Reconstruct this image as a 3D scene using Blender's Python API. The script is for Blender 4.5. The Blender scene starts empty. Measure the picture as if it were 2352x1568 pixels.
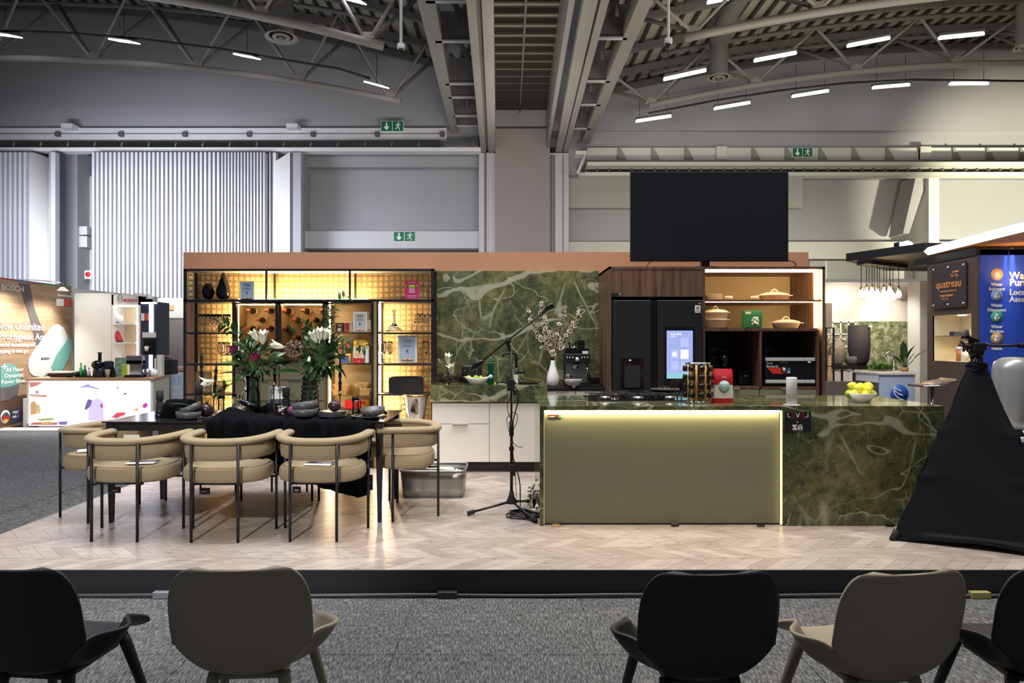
import bpy, math, random
from math import sin, cos, pi, radians as R, sqrt
from mathutils import Vector, Matrix
random.seed(7)
SC = bpy.context.scene
COL = SC.collection
# ------------------------------------------------------------------ camera, world, lights, exposure
F = 1568.0; CX = 1165.0; CY = 784.0; HC = 1.575; ST = 0.16
cam_d = bpy.data.cameras.new('camera'); cam = bpy.data.objects.new('camera', cam_d); COL.objects.link(cam)
cam.location = (0, 0, HC); cam.rotation_euler = (pi/2, 0, 0)
cam_d.sensor_width = 36; cam_d.lens = 24.0; cam_d.shift_x = (1176-CX)/2352
cam_d.clip_start = 0.05; cam_d.clip_end = 200
SC.camera = cam
SC.view_settings.view_transform = 'Standard'; SC.view_settings.look = 'None'
SC.view_settings.gamma = 1; SC.view_settings.use_curve_mapping = False
SC.view_settings.exposure = 0.0
w = bpy.data.worlds.new('hall_air'); SC.world = w; w.use_nodes = True
w.node_tree.nodes['Background'].inputs[0].default_value = (0.80, 0.86, 1.0, 1)
w.node_tree.nodes['Background'].inputs[1].default_value = 0.13
def area(name, loc, rot, sx, sy, power, col, spread=180):
    l = bpy.data.lights.new(name, 'AREA'); l.shape = 'RECTANGLE'; l.size = sx; l.size_y = sy
    l.energy = power; l.color = col; l.spread = R(spread)
    o = bpy.data.objects.new(name, l); COL.objects.link(o); o.location = loc; o.rotation_euler = rot
    return o
def spot(name, loc, target, power, col, size=60, blend=0.5, rad=0.05):
    l = bpy.data.lights.new(name, 'SPOT'); l.energy = power; l.color = col; l.spot_size = R(size); l.spot_blend = blend
    l.shadow_soft_size = rad
    o = bpy.data.objects.new(name, l); COL.objects.link(o); o.location = loc
    o.rotation_euler = (Vector(target)-Vector(loc)).to_track_quat('-Z', 'Y').to_euler()
    return o
COOL = (0.84, 0.88, 1.0); WHITE = (1.0, 0.97, 0.92); WARM = (1.0, 0.74, 0.40); AMBER = (1.0, 0.60, 0.24); YEL = (1.0, 0.94, 0.70)
# hall luminaires above the seating and the stage (high bays, out of frame)
area('high_bay_light_left', (-4.5, 6.0, 9.5), (0, 0, 0), 5, 3, 640, COOL)
area('high_bay_light_centre', (0.5, 5.0, 9.5), (0, 0, 0), 5, 3, 540, WHITE)
area('high_bay_light_right', (5.5, 6.0, 9.0), (0, 0, 0), 5, 3, 500, (1.0, 0.93, 0.78))
# stage spots
spot('stage_spot_island', (1.6, 2.4, 5.2), (1.6, 5.0, 0.3), 330, (1.0, 0.86, 0.68), 58, 0.7, 0.12)
spot('stage_spot_table', (-2.1, -1.5, 4.6), (-2.1, 5.2, 0.55), 1500, (1.0, 0.95, 0.88), 30, 0.6, 0.10)
spot('stage_spot_table_top', (-2.1, 5.35, 6.8), (-2.1, 5.45, 0), 330, (1.0, 0.96, 0.92), 50, 0.7, 0.08)
spot('stage_spot_counter', (0.3, 3.6, 5.0), (0.1, 7.6, 1.2), 260, (1.0, 0.95, 0.88), 50, 0.8, 0.1)
# wall washers of the hall, behind the stand, plus added fill lights
area('wall_washer_left', (-11.5, 16.5, 5.0), (R(82), 0, 0), 7, 0.6, 540, (0.80, 0.84, 1.0), 100)
area('wall_washer_middle', (-3.6, 17.0, 4.6), (R(84), 0, 0), 3, 0.5, 70, (0.86, 0.88, 1.0), 120)
spot('wall_flood_right', (17.6, 15.5, 2.6), (17.8, 24, 5.4), 7500, YEL, 60, 0.55, 0.25)
area('pier_fill_centre', (1.0, 14.0, 3.2), (R(102), 0, 0), 3, 0.5, 130, (1.0, 0.92, 0.88), 120)  # added fill to brighten the pier and girders, not a hall fixture
area('wall_washer_right_low', (9.0, 18.0, 3.6), (R(92), 0, 0), 8, 0.5, 110, (1.0, 0.93, 0.76), 80)
area('strip_bounce_fill', (0.45, 17.0, 6.9), (pi, 0, 0), 0.8, 8, 60, (1.0, 0.93, 0.80))  # added upward fill in place of bounce light on the slatted strip
area('upward_fill_left', (-10, 15.0, 3.4), (pi, 0, 0), 8, 4, 210, (0.90, 0.90, 0.98))  # added fill pointing up to lift the left roof deck, no lamp there
area('upward_fill_right', (9.5, 13.0, 3.6), (pi, 0, 0), 8, 4, 560, (1.0, 0.94, 0.78))  # same added upward fill for the right roof deck

# ------------------------------------------------------------------ helpers
def X(px, D): return (px-CX)*D/F
def Z(py, D): return HC-(py-CY)*D/F
def P(px, py, D): return Vector((X(px, D), D, Z(py, D)))
OFF = {}
def off(o): return OFF.get(o.name, Vector((0, 0, 0))) if o else Vector((0, 0, 0))
def tag(o, label=None, cat=None, group=None, kind=None):
    if label: o['label'] = label
    if cat: o['category'] = cat
    if group: o['group'] = group
    if kind: o['kind'] = kind
    return o
def T(name, label, cat, loc=(0, 0, 0), group=None):
    o = bpy.data.objects.new(name, None); COL.objects.link(o); o.empty_display_size = 0.1
    o.location = loc; OFF[o.name] = Vector(loc); return tag(o, label, cat, group)
def G(name, loc=(0, 0, 0)):
    o = bpy.data.objects.new(name, None); COL.objects.link(o); o.location = loc; OFF[o.name] = Vector(loc)
    o['kind'] = 'structure'; return o
class B:
    """collects geometry in world coordinates (minus the parent's base)"""
    def __init__(s): s.v = []; s.f = []; s.sm = []; s.mi = []; s.m = 0
    def add(s, vs, fs, smooth=False):
        n = len(s.v); s.v += [tuple(v) for v in vs]
        for f in fs: s.f.append([i+n for i in f]); s.sm.append(smooth); s.mi.append(s.m)
        return s
    def box(s, x0, x1, y0, y1, z0, z1):
        if x1 < x0: x0, x1 = x1, x0
        if y1 < y0: y0, y1 = y1, y0
        if z1 < z0: z0, z1 = z1, z0
        vs = [(x, y, z) for z in (z0, z1) for y in (y0, y1) for x in (x0, x1)]
        return s.add(vs, [(0, 2, 3, 1), (4, 5, 7, 6), (0, 1, 5, 4), (2, 6, 7, 3), (0, 4, 6, 2), (1, 3, 7, 5)])
    def pb(s, x0, x1, y0, y1, D0, D1):
        return s.box(X(x0, D0), X(x1, D0), D0, D1, Z(y0, D0), Z(y1, D0))
    def obox(s, c, ax, ay, az):
        """box from centre and three half-axis vectors"""
        c = Vector(c); ax = Vector(ax); ay = Vector(ay); az = Vector(az)
        vs = [c+i*ax+j*ay+k*az for k in (-1, 1) for j in (-1, 1) for i in (-1, 1)]
        return s.add(vs, [(0, 2, 3, 1), (4, 5, 7, 6), (0, 1, 5, 4), (2, 6, 7, 3), (0, 4, 6, 2), (1, 3, 7, 5)])
    def cyl(s, a, b, r, r2=None, n=12, caps=True, smooth=True):
        return s.tube([a, b], [r, r if r2 is None else r2], n, caps, smooth)
    def tube(s, pts, r, n=8, caps=True, smooth=True, up=None, sec=None):
        pts = [Vector(p) for p in pts]; k = len(pts)
        rr = r if isinstance(r, (list, tuple)) else [r]*k
        vs = []; prev = None
        for i, p in enumerate(pts):
            d = (pts[min(i+1, k-1)]-pts[max(i-1, 0)]).normalized()
            if prev is None:
                u = Vector(up) if up else (Vector((0, 0, 1)) if abs(d.z) < 0.9 else Vector((0, 1, 0)))
            else: u = prev
            a = d.cross(u)
            if a.length < 1e-6: a = d.cross(Vector((1, 0, 0)))
            a.normalize(); b = a.cross(d).normalized(); prev = b
            if sec:
                for (su, sv) in sec: vs.append(p+a*su*rr[i]+b*sv*rr[i])
            else:
                for j in range(n):
                    t = 2*pi*j/n; vs.append(p+a*cos(t)*rr[i]+b*sin(t)*rr[i])
        m = len(sec) if sec else n
        fs = []
        for i in range(k-1):
            for j in range(m):
                j2 = (j+1) % m; fs.append((i*m+j, (i+1)*m+j, (i+1)*m+j2, i*m+j2))
        if caps:
            fs.append(tuple(range(m))); fs.append(tuple(range((k-1)*m, k*m))[::-1])
        return s.add(vs, fs, smooth)
    def lathe(s, prof, c=(0, 0, 0), n=20, axis='z', smooth=True, sx=1, sy=1, caps=True):
        if len(prof) == 2 and abs(prof[0][1]-prof[1][1]) < 1e-9: prof = [(prof[0][0], prof[0][1]), (prof[0][0], prof[0][1]+.0006)]
        c = Vector(c); vs = []; fs = []
        for (r, h) in prof:
            for j in range(n):
                t = 2*pi*j/n
                if axis == 'z': vs.append(c+Vector((r*cos(t)*sx, r*sin(t)*sy, h)))
                elif axis == 'y': vs.append(c+Vector((r*cos(t), h, -r*sin(t))))
                else: vs.append(c+Vector((h, r*cos(t), r*sin(t))))
        for i in range(len(prof)-1):
            for j in range(n):
                j2 = (j+1) % n; fs.append((i*n+j, i*n+j2, (i+1)*n+j2, (i+1)*n+j))
        if caps and prof[0][0] > 1e-5: fs.append(tuple(range(n))[::-1])
        if caps and prof[-1][0] > 1e-5: fs.append(tuple(range((len(prof)-1)*n, len(prof)*n)))
        return s.add(vs, fs, smooth)
    def ball(s, c, rx, ry=None, rz=None, n=14, m=9):
        ry = ry or rx; rz = rz or rx; c = Vector(c); vs = []; fs = []
        for i in range(m+1):
            a = pi*i/m
            for j in range(n):
                t = 2*pi*j/n; vs.append(c+Vector((rx*sin(a)*cos(t), ry*sin(a)*sin(t), -rz*cos(a))))
        for i in range(m):
            for j in range(n):
                j2 = (j+1) % n; fs.append((i*n+j, i*n+j2, (i+1)*n+j2, (i+1)*n+j))
        return s.add(vs, fs, True)
    def prism(s, poly, d0, d1, plane='xz', smooth=False):
        """extrude polygon; plane xz -> depth along y, xy -> along z, yz -> along x"""
        def m(a, b, d): return (a, d, b) if plane == 'xz' else ((a, b, d) if plane == 'xy' else (d, a, b))
        n = len(poly); vs = [m(a, b, d0) for a, b in poly]+[m(a, b, d1) for a, b in poly]
        fs = [tuple(range(n)), tuple(range(n, 2*n))[::-1]]+[(i, i+n, (i+1) % n+n, (i+1) % n) for i in range(n)]
        return s.add(vs, fs, smooth)
    def grid(s, fn, nu, nv, smooth=True):
        vs = [fn(i/nu, j/nv) for j in range(nv+1) for i in range(nu+1)]
        fs = [(j*(nu+1)+i, j*(nu+1)+i+1, (j+1)*(nu+1)+i+1, (j+1)*(nu+1)+i) for j in range(nv) for i in range(nu)]
        return s.add(vs, fs, smooth)
    def build(s, name, mat, parent=None, bevel=0, kind=None, solid=0, label=None, subsurf=0, seg=2, origin=None):
        o0 = off(parent) if parent else (Vector(origin) if origin else Vector((0, 0, 0)))
        me = bpy.data.meshes.new(name)
        me.from_pydata([(v[0]-o0.x, v[1]-o0.y, v[2]-o0.z) for v in s.v], [], s.f)
        for x in (mat if isinstance(mat, (list, tuple)) else [mat]): me.materials.append(x)
        me.polygons.foreach_set('use_smooth', s.sm); me.polygons.foreach_set('material_index', s.mi)
        me.update()
        o = bpy.data.objects.new(name, me); COL.objects.link(o)
        if parent: o.parent = parent
        OFF[o.name] = o0
        if origin and not parent: o.location = origin
        if bevel:
            b = o.modifiers.new('bevel', 'BEVEL'); b.width = bevel; b.segments = seg; b.limit_method = 'ANGLE'; b.angle_limit = R(40)
        if solid:
            b = o.modifiers.new('solid', 'SOLIDIFY'); b.thickness = solid; b.offset = 0
        if subsurf:
            b = o.modifiers.new('sub', 'SUBSURF'); b.levels = subsurf; b.render_levels = subsurf
        if kind: o['kind'] = kind
        if label: o['label'] = label
        return o
def one(b, name, mat, label, cat, group=None, origin=None, **k):
    return tag(b.build(name, mat, None, origin=origin, **k), label, cat, group)
def dup(root, loc, rz=None, label=None, name=None):
    r = root.copy(); COL.objects.link(r); r.location = loc
    if rz is not None: r.rotation_euler = (0, 0, rz)
    if label: r['label'] = label
    for ch in [c for c in list(COL.objects) if c.parent == root]:
        c = ch.copy(); COL.objects.link(c); c.parent = r
        for g in [q for q in list(COL.objects) if q.parent == ch]:
            d = g.copy(); COL.objects.link(d); d.parent = c
    return r
def text(s, size, loc, mat, parent=None, rot=(pi/2, 0, 0), name='lettering', ext=0.001, align='LEFT', bold=0, sx=1.0, origin=None):
    cu = bpy.data.curves.new('t', 'FONT'); cu.body = s; cu.size = size; cu.extrude = ext; cu.align_x = align
    cu.resolution_u = 2; cu.offset = bold
    to = bpy.data.objects.new('t', cu)
    me = bpy.data.meshes.new_from_object(to)
    bpy.data.objects.remove(to); bpy.data.curves.remove(cu)
    from mathutils import Euler
    M4 = Matrix.Translation(Vector(loc)-(off(parent) if parent else Vector((0, 0, 0)))) @ Euler(rot).to_matrix().to_4x4() @ Matrix.Diagonal((sx, 1, 1, 1))
    me.transform(M4); me.materials.clear(); me.materials.append(mat); me.name = name
    o = bpy.data.objects.new(name, me); COL.objects.link(o)
    if parent: o.parent = parent
    OFF[o.name] = off(parent)
    return o
# ------------------------------------------------------------------ materials
MATS = {}
def mat(name, col, rough=0.5, metal=0.0, emit=None, es=1.0, trans=0, alpha=1, bump=0, bscale=50, var=0, vscale=8, coat=0, spec=None, ior=1.45, sheen=0):
    m = bpy.data.materials.new(name); m.use_nodes = True; nt = m.node_tree; bs = nt.nodes['Principled BSDF']
    c = (*col, 1) if len(col) == 3 else col
    bs.inputs['Base Color'].default_value = c; bs.inputs['Roughness'].default_value = rough; bs.inputs['Metallic'].default_value = metal
    bs.inputs['Transmission Weight'].default_value = trans; bs.inputs['Alpha'].default_value = alpha; bs.inputs['IOR'].default_value = ior
    bs.inputs['Coat Weight'].default_value = coat; bs.inputs['Sheen Weight'].default_value = sheen
    if spec is not None: bs.inputs['Specular IOR Level'].default_value = spec
    if emit: bs.inputs['Emission Color'].default_value = (*emit, 1); bs.inputs['Emission Strength'].default_value = es
    if bump or var:
        tc = nt.nodes.new('ShaderNodeTexCoord')
        if bump:
            n = nt.nodes.new('ShaderNodeTexNoise'); n.inputs['Scale'].default_value = bscale; n.inputs['Detail'].default_value = 4
            b = nt.nodes.new('ShaderNodeBump'); b.inputs['Strength'].default_value = bump; b.inputs['Distance'].default_value = 0.004
            nt.links.new(tc.outputs['Object'], n.inputs['Vector']); nt.links.new(n.outputs['Fac'], b.inputs['Height']); nt.links.new(b.outputs['Normal'], bs.inputs['Normal'])
        if var:
            n = nt.nodes.new('ShaderNodeTexNoise'); n.inputs['Scale'].default_value = vscale; n.inputs['Detail'].default_value = 5
            rp = nt.nodes.new('ShaderNodeValToRGB'); rp.color_ramp.elements[0].position = 0.3; rp.color_ramp.elements[1].position = 0.7
            rp.color_ramp.elements[0].color = tuple(max(0, x*(1-var)) for x in c[:3])+(1,); rp.color_ramp.elements[1].color = tuple(min(1, x*(1+var)) for x in c[:3])+(1,)
            nt.links.new(tc.outputs['Object'], n.inputs['Vector']); nt.links.new(n.outputs['Fac'], rp.inputs['Fac']); nt.links.new(rp.outputs['Color'], bs.inputs['Base Color'])
    MATS[name] = m
    return m
def nodes(m):
    nt = m.node_tree; return nt, nt.nodes['Principled BSDF'], nt.nodes.new, nt.links.new
def ramp(N, stops, interp='LINEAR'):
    r = N('ShaderNodeValToRGB'); cr = r.color_ramp; cr.interpolation = interp
    while len(cr.elements) < len(stops): cr.elements.new(0.5)
    for e, (p, c) in zip(cr.elements, stops): e.position = p; e.color = (*c, 1) if len(c) == 3 else c
    return r
BLACK = mat('black_satin', (0.012, 0.012, 0.015), 0.42)
BLACKM = mat('black_matte', (0.012, 0.012, 0.014), 0.75)
BLACKG = mat('black_gloss', (0.006, 0.006, 0.008), 0.08)
WHITEM = mat('white_paint', (0.78, 0.77, 0.75), 0.5)
WHITEG = mat('white_glaze', (0.86, 0.85, 0.82), 0.12)
CABW = mat('cream_lacquer', (0.74, 0.71, 0.66), 0.4, bump=0.03, bscale=90)
STEEL = mat('brushed_steel', (0.36, 0.355, 0.34), 0.38, 1.0, bump=0.05, bscale=120)
CHROME = mat('chrome', (0.75, 0.75, 0.76), 0.08, 1.0)
GOLD = mat('gold_metal', (0.95, 0.66, 0.28), 0.18, 1.0)
BRASS = mat('brass', (0.8, 0.6, 0.28), 0.25, 1.0)
TERRA = mat('terracotta_paint', (0.47, 0.235, 0.135), 0.75, bump=0.05, bscale=200)
SAGE = mat('sage_panel', (0.215, 0.225, 0.155), 0.5, bump=0.06, bscale=260)
OLIVE = mat('olive_panel', (0.13, 0.12, 0.075), 0.45)
OLIVEG = mat('olive_gold_back', (0.32, 0.23, 0.10), 0.5, bump=0.03)
GREYP = mat('grey_wall_paint', (0.40, 0.395, 0.40), 0.75, var=0.03, vscale=0.6)
GREYL = mat('light_grey_metal', (0.60, 0.60, 0.60), 0.5)
BEAM = mat('truss_paint', (0.33, 0.31, 0.275), 0.5)
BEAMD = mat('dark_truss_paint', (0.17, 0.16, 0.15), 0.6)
DECK = mat('roof_deck', (0.42, 0.40, 0.32), 0.7)
RIB = mat('roof_rib', (0.05, 0.046, 0.04), 0.7)
SLATW = mat('partition_panel', (0.56, 0.56, 0.575), 0.45, var=0.05, vscale=1.5)
SLATD = mat('partition_gap', (0.10, 0.10, 0.13), 0.7)
CREAMP = mat('cream_board', (0.72, 0.71, 0.66), 0.6)
FABRIC = mat('taupe_velvet', (0.33, 0.26, 0.16), 0.85, bump=0.25, bscale=220, sheen=0.12, spec=.2)
CLOTH = mat('black_linen', (0.0045, 0.005, 0.007), 0.8, bump=0.3, bscale=400, spec=.04)
STONEG = mat('grey_stoneware', (0.08, 0.08, 0.085), 0.38, var=0.25, vscale=60)
GLASS = mat('clear_glass', (1, 1, 1), 0.02, trans=1, ior=1.45)
def thin(name, tint, refl):
    m = bpy.data.materials.new(name); m.use_nodes = True; nt = m.node_tree; nt.nodes.clear()
    o = nt.nodes.new('ShaderNodeOutputMaterial'); mx = nt.nodes.new('ShaderNodeMixShader'); t = nt.nodes.new('ShaderNodeBsdfTransparent'); g = nt.nodes.new('ShaderNodeBsdfGlossy')
    lw = nt.nodes.new('ShaderNodeLayerWeight'); lw.inputs[0].default_value = refl
    t.inputs[0].default_value = (*tint, 1); g.inputs[0].default_value = (0.95, 0.95, 0.95, 1); g.inputs['Roughness'].default_value = 0.03
    nt.links.new(lw.outputs['Fresnel'], mx.inputs[0]); nt.links.new(t.outputs[0], mx.inputs[1]); nt.links.new(g.outputs[0], mx.inputs[2]); nt.links.new(mx.outputs[0], o.inputs[0])
    return m
THIN = thin('thin_glass', (0.93, 0.95, 0.94), 0.35)
TINT = thin('tinted_glass', (0.90, 0.86, 0.78), 0.15)
VGREEN = thin('vase_glass', (0.72, 0.80, 0.76), 0.42)
ACRYL = mat('acrylic_paper', (0.62, 0.72, 0.84), 0.25)
PAPER = mat('paper_white', (0.85, 0.85, 0.84), 0.6)
PAPERE = PAPER
RED = mat('red_print', (0.55, 0.025, 0.03), 0.45)
PINK = mat('magenta_print', (0.62, 0.03, 0.17), 0.4)
LIME = mat('lime_print', (0.42, 0.55, 0.06), 0.5)
GREENB = mat('green_print', (0.03, 0.22, 0.09), 0.45)
BLUEP = mat('blue_print', (0.06, 0.16, 0.42), 0.5)
INK = mat('dark_ink', (0.03, 0.035, 0.05), 0.5)
YELLOW = mat('yellow_print', (0.85, 0.50, 0.04), 0.45)
def em(name, col, s): return mat(name, (0.02, 0.02, 0.02), 0.4, emit=col, es=s)
LEDW = em('led_warm', (1.0, 0.75, 0.44), 320)
LEDP = em('led_pink_warm', (1.0, 0.74, 0.46), 80)
LEDS = em('led_side', (1.0, 0.70, 0.40), 60)
TUBE = em('tube_white', (0.97, 0.95, 1.0), 7)
TUBEV = em('tube_violet', (0.90, 0.88, 1.0), 7)
BULB = em('bulb_filament', (1.0, 0.72, 0.42), 45)
def wood(name, c1, c2, scale=1.0, axis=2, rough=0.45):
    m = mat(name, c1, rough); nt, bs, N, L = nodes(m)
    tc = N('ShaderNodeTexCoord'); mp = N('ShaderNodeMapping'); s = [26*scale]*3; s[axis] = 1.6*scale; mp.inputs['Scale'].default_value = s
    n = N('ShaderNodeTexNoise'); n.inputs['Scale'].default_value = 1.0; n.inputs['Detail'].default_value = 8; n.inputs['Distortion'].default_value = 0.6
    r = ramp(N, [(0.30, c1), (0.62, c2)]); b = N('ShaderNodeBump'); b.inputs['Strength'].default_value = 0.15; b.inputs['Distance'].default_value = 0.002
    L(tc.outputs['Object'], mp.inputs['Vector']); L(mp.outputs['Vector'], n.inputs['Vector']); L(n.outputs['Fac'], r.inputs['Fac']); L(r.outputs['Color'], bs.inputs['Base Color'])
    L(n.outputs['Fac'], b.inputs['Height']); L(b.outputs['Normal'], bs.inputs['Normal'])
    return m
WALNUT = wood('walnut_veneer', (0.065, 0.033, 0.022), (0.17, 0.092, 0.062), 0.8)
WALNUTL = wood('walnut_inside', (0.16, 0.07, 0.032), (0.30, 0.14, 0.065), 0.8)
OAK = wood('oak_top', (0.42, 0.24, 0.12), (0.55, 0.34, 0.18), 1.0, 0)
BAMBOO = wood('bamboo', (0.55, 0.30, 0.10), (0.70, 0.42, 0.17), 2.0)
def marble(name, rot, loc, vein=0.5):
    m = mat(name, (0.1, 0.12, 0.05), 0.08); nt, bs, N, L = nodes(m)
    tc = N('ShaderNodeTexCoord'); mp = N('ShaderNodeMapping'); mp.inputs['Rotation'].default_value = rot; mp.inputs['Location'].default_value = loc
    L(tc.outputs['Object'], mp.inputs['Vector'])
    n1 = N('ShaderNodeTexNoise'); n1.inputs['Scale'].default_value = 2.0; n1.inputs['Detail'].default_value = 10; n1.inputs['Roughness'].default_value = 0.65; n1.inputs['Distortion'].default_value = 0.8
    L(mp.outputs[0], n1.inputs['Vector'])
    r1 = ramp(N, [(0.25, (0.030, 0.042, 0.028)), (0.42, (0.065, 0.080, 0.042)), (0.52, (0.105, 0.115, 0.055)), (0.64, (0.16, 0.16, 0.075)), (0.8, (0.20, 0.21, 0.15))])
    L(n1.outputs['Fac'], r1.inputs['Fac'])
    n2 = N('ShaderNodeTexNoise'); n2.inputs['Scale'].default_value = 15; n2.inputs['Detail'].default_value = 8; n2.inputs['Roughness'].default_value = 0.75; L(mp.outputs[0], n2.inputs['Vector'])
    r2 = ramp(N, [(0.32, (0.35, 0.4, 0.42)), (0.68, (1.75, 1.65, 1.5))]); L(n2.outputs['Fac'], r2.inputs['Fac'])
    mu = N('ShaderNodeMixRGB'); mu.blend_type = 'MULTIPLY'; mu.inputs[0].default_value = 1; L(r1.outputs[0], mu.inputs[1]); L(r2.outputs[0], mu.inputs[2])
    last = mu.outputs[0]
    def mth(op, a, b=None, c=None):
        x = N('ShaderNodeMath'); x.operation = op
        for i, q in enumerate((a, b, c)):
            if q is None: continue
            if isinstance(q, (int, float)): x.inputs[i].default_value = q
            else: L(q, x.inputs[i])
        return x.outputs[0]
    def layer(last, fac, colr):
        mm = N('ShaderNodeMixRGB'); L(fac, mm.inputs[0]); L(last, mm.inputs[1]); mm.inputs[2].default_value = (*colr, 1); return mm.outputs[0]
    def rng(v, a, b, c, d):
        mr = N('ShaderNodeMapRange'); mr.inputs['From Min'].default_value = a; mr.inputs['From Max'].default_value = b; mr.inputs['To Min'].default_value = c; mr.inputs['To Max'].default_value = d; L(v, mr.inputs['Value']); return mr.outputs[0]
    def noise(sc, det, off_, rough=.5, dist=0, scl=(1, 1, 1), rt=(0, 0, 0)):
        q = N('ShaderNodeMapping'); q.inputs['Location'].default_value = (off_, off_*.7, -off_); q.inputs['Scale'].default_value = scl; q.inputs['Rotation'].default_value = rt; L(tc.outputs['Object'], q.inputs['Vector'])
        n = N('ShaderNodeTexNoise'); n.inputs['Scale'].default_value = sc; n.inputs['Detail'].default_value = det; n.inputs['Roughness'].default_value = rough; n.inputs['Distortion'].default_value = dist; L(q.outputs[0], n.inputs['Vector']); return n
    o1 = loc[0]*3
    # pale grey smoky patches
    last = layer(last, rng(noise(1.7, 6, o1+4, .6).outputs['Fac'], .56, .72, 0, .30), (0.22, 0.25, 0.20))
    # broad pale bands following ridges of slow noise
    for (sc, o_, w1, amt, colr, sl, rt, det, ms) in ((.75, 1.3, .020, .85, (0.40, 0.40, 0.29), (1, 1, 1.6), (0, R(38), 0), 3.2, 1.2), (1.3, 7.7, .007, .7, (0.42, 0.43, 0.29), (1, 1, 1.9), (0, R(30), 0), 3, 1.6), (2.1, 3.1, .004, .5, (0.34, 0.37, 0.20), (1.7, 1, 1), (0, R(20), 0), 4, 2.2), (4.2, 9.4, .006, .35, (0.26, 0.30, 0.16), (1, 1, 1), (0, R(-20), 0), 5, 3)):
        nz = noise(sc, det, o1+o_, .42, .3, sl, rt).outputs['Fac']; rd = mth('ABSOLUTE', mth('SUBTRACT', nz, .5))
        mk = rng(noise(ms, 3, o1+o_+20).outputs['Fac'], .40, .62, .08, 1.0)
        wd = mth('MULTIPLY', mk, w1)
        last = layer(last, rng(mth('DIVIDE', rd, wd), .6, 1.15, amt, 0), colr)
    # straight hairline cracks
    for (sc, w1, amt, o_) in ((1.7, .018, .75, 2.2), (3.6, .022, .5, 5.1)):
        nd = noise(1.2, 5, o1+o_); q = N('ShaderNodeMapping'); q.inputs['Location'].default_value = (o_, 0, o_); q.inputs['Rotation'].default_value = (0, R(25), 0); q.inputs['Scale'].default_value = (1, 1, .55); L(tc.outputs['Object'], q.inputs['Vector'])
        mx = N('ShaderNodeMixRGB'); mx.inputs[0].default_value = .10; L(q.outputs[0], mx.inputs[1]); L(nd.outputs['Color'], mx.inputs[2])
        v = N('ShaderNodeTexVoronoi'); v.feature = 'DISTANCE_TO_EDGE'; v.inputs['Scale'].default_value = sc; L(mx.outputs[0], v.inputs['Vector'])
        mk = rng(noise(2.3, 2, o1+o_+31).outputs['Fac'], .50, .60, .0, 1.0)
        last = layer(last, mth('MULTIPLY', rng(v.outputs['Distance'], w1*.25, w1, amt, 0), mk), (0.36, 0.40, 0.25))
    # warm ochre patches
    last = layer(last, rng(noise(1.1, 7, o1+11, .65).outputs['Fac'], .55, .75, 0, .5), (0.20, 0.15, 0.035))
    L(last, bs.inputs['Base Color'])
    return m
MARB = marble('green_marble', (0.3, 0.4, 0.5), (0.3, 0.1, 0.7))
MARB2 = marble('green_marble_island', (0.2, -0.5, 0.3), (2.3, 1.1, 0.4))
def carpet():
    m = mat('grey_carpet', (0.1, 0.1, 0.1), 0.95); nt, bs, N, L = nodes(m)
    tc = N('ShaderNodeTexCoord'); g = N('ShaderNodeNewGeometry')
    mp = N('ShaderNodeMapping'); mp.inputs['Scale'].default_value = (130, 22, 100); L(g.outputs['Position'], mp.inputs['Vector'])
    n = N('ShaderNodeTexNoise'); n.inputs['Scale'].default_value = 1; n.inputs['Detail'].default_value = 5; n.inputs['Roughness'].default_value = 0.75; L(mp.outputs[0], n.inputs['Vector'])
    r = ramp(N, [(0.36, (0.030, 0.031, 0.034)), (0.50, (0.095, 0.097, 0.10)), (0.66, (0.27, 0.27, 0.27))]); L(n.outputs['Fac'], r.inputs['Fac'])
    n2 = N('ShaderNodeTexNoise'); n2.inputs['Scale'].default_value = 7; n2.inputs['Detail'].default_value = 4; L(g.outputs['Position'], n2.inputs['Vector'])
    r2 = ramp(N, [(0.3, (0.85, 0.85, 0.85)), (0.7, (1.1, 1.1, 1.1))]); L(n2.outputs['Fac'], r2.inputs['Fac'])
    mu = N('ShaderNodeMixRGB'); mu.blend_type = 'MULTIPLY'; mu.inputs[0].default_value = 1; L(r.outputs[0], mu.inputs[1]); L(r2.outputs[0], mu.inputs[2]); L(mu.outputs[0], bs.inputs['Base Color'])
    b = N('ShaderNodeBump'); b.inputs['Strength'].default_value = 0.6; b.inputs['Distance'].default_value = 0.004; L(n.outputs['Fac'], b.inputs['Height']); L(b.outputs[0], bs.inputs['Normal'])
    bs.inputs['Specular IOR Level'].default_value = 0.1
    return m
CARPET = carpet()
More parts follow.
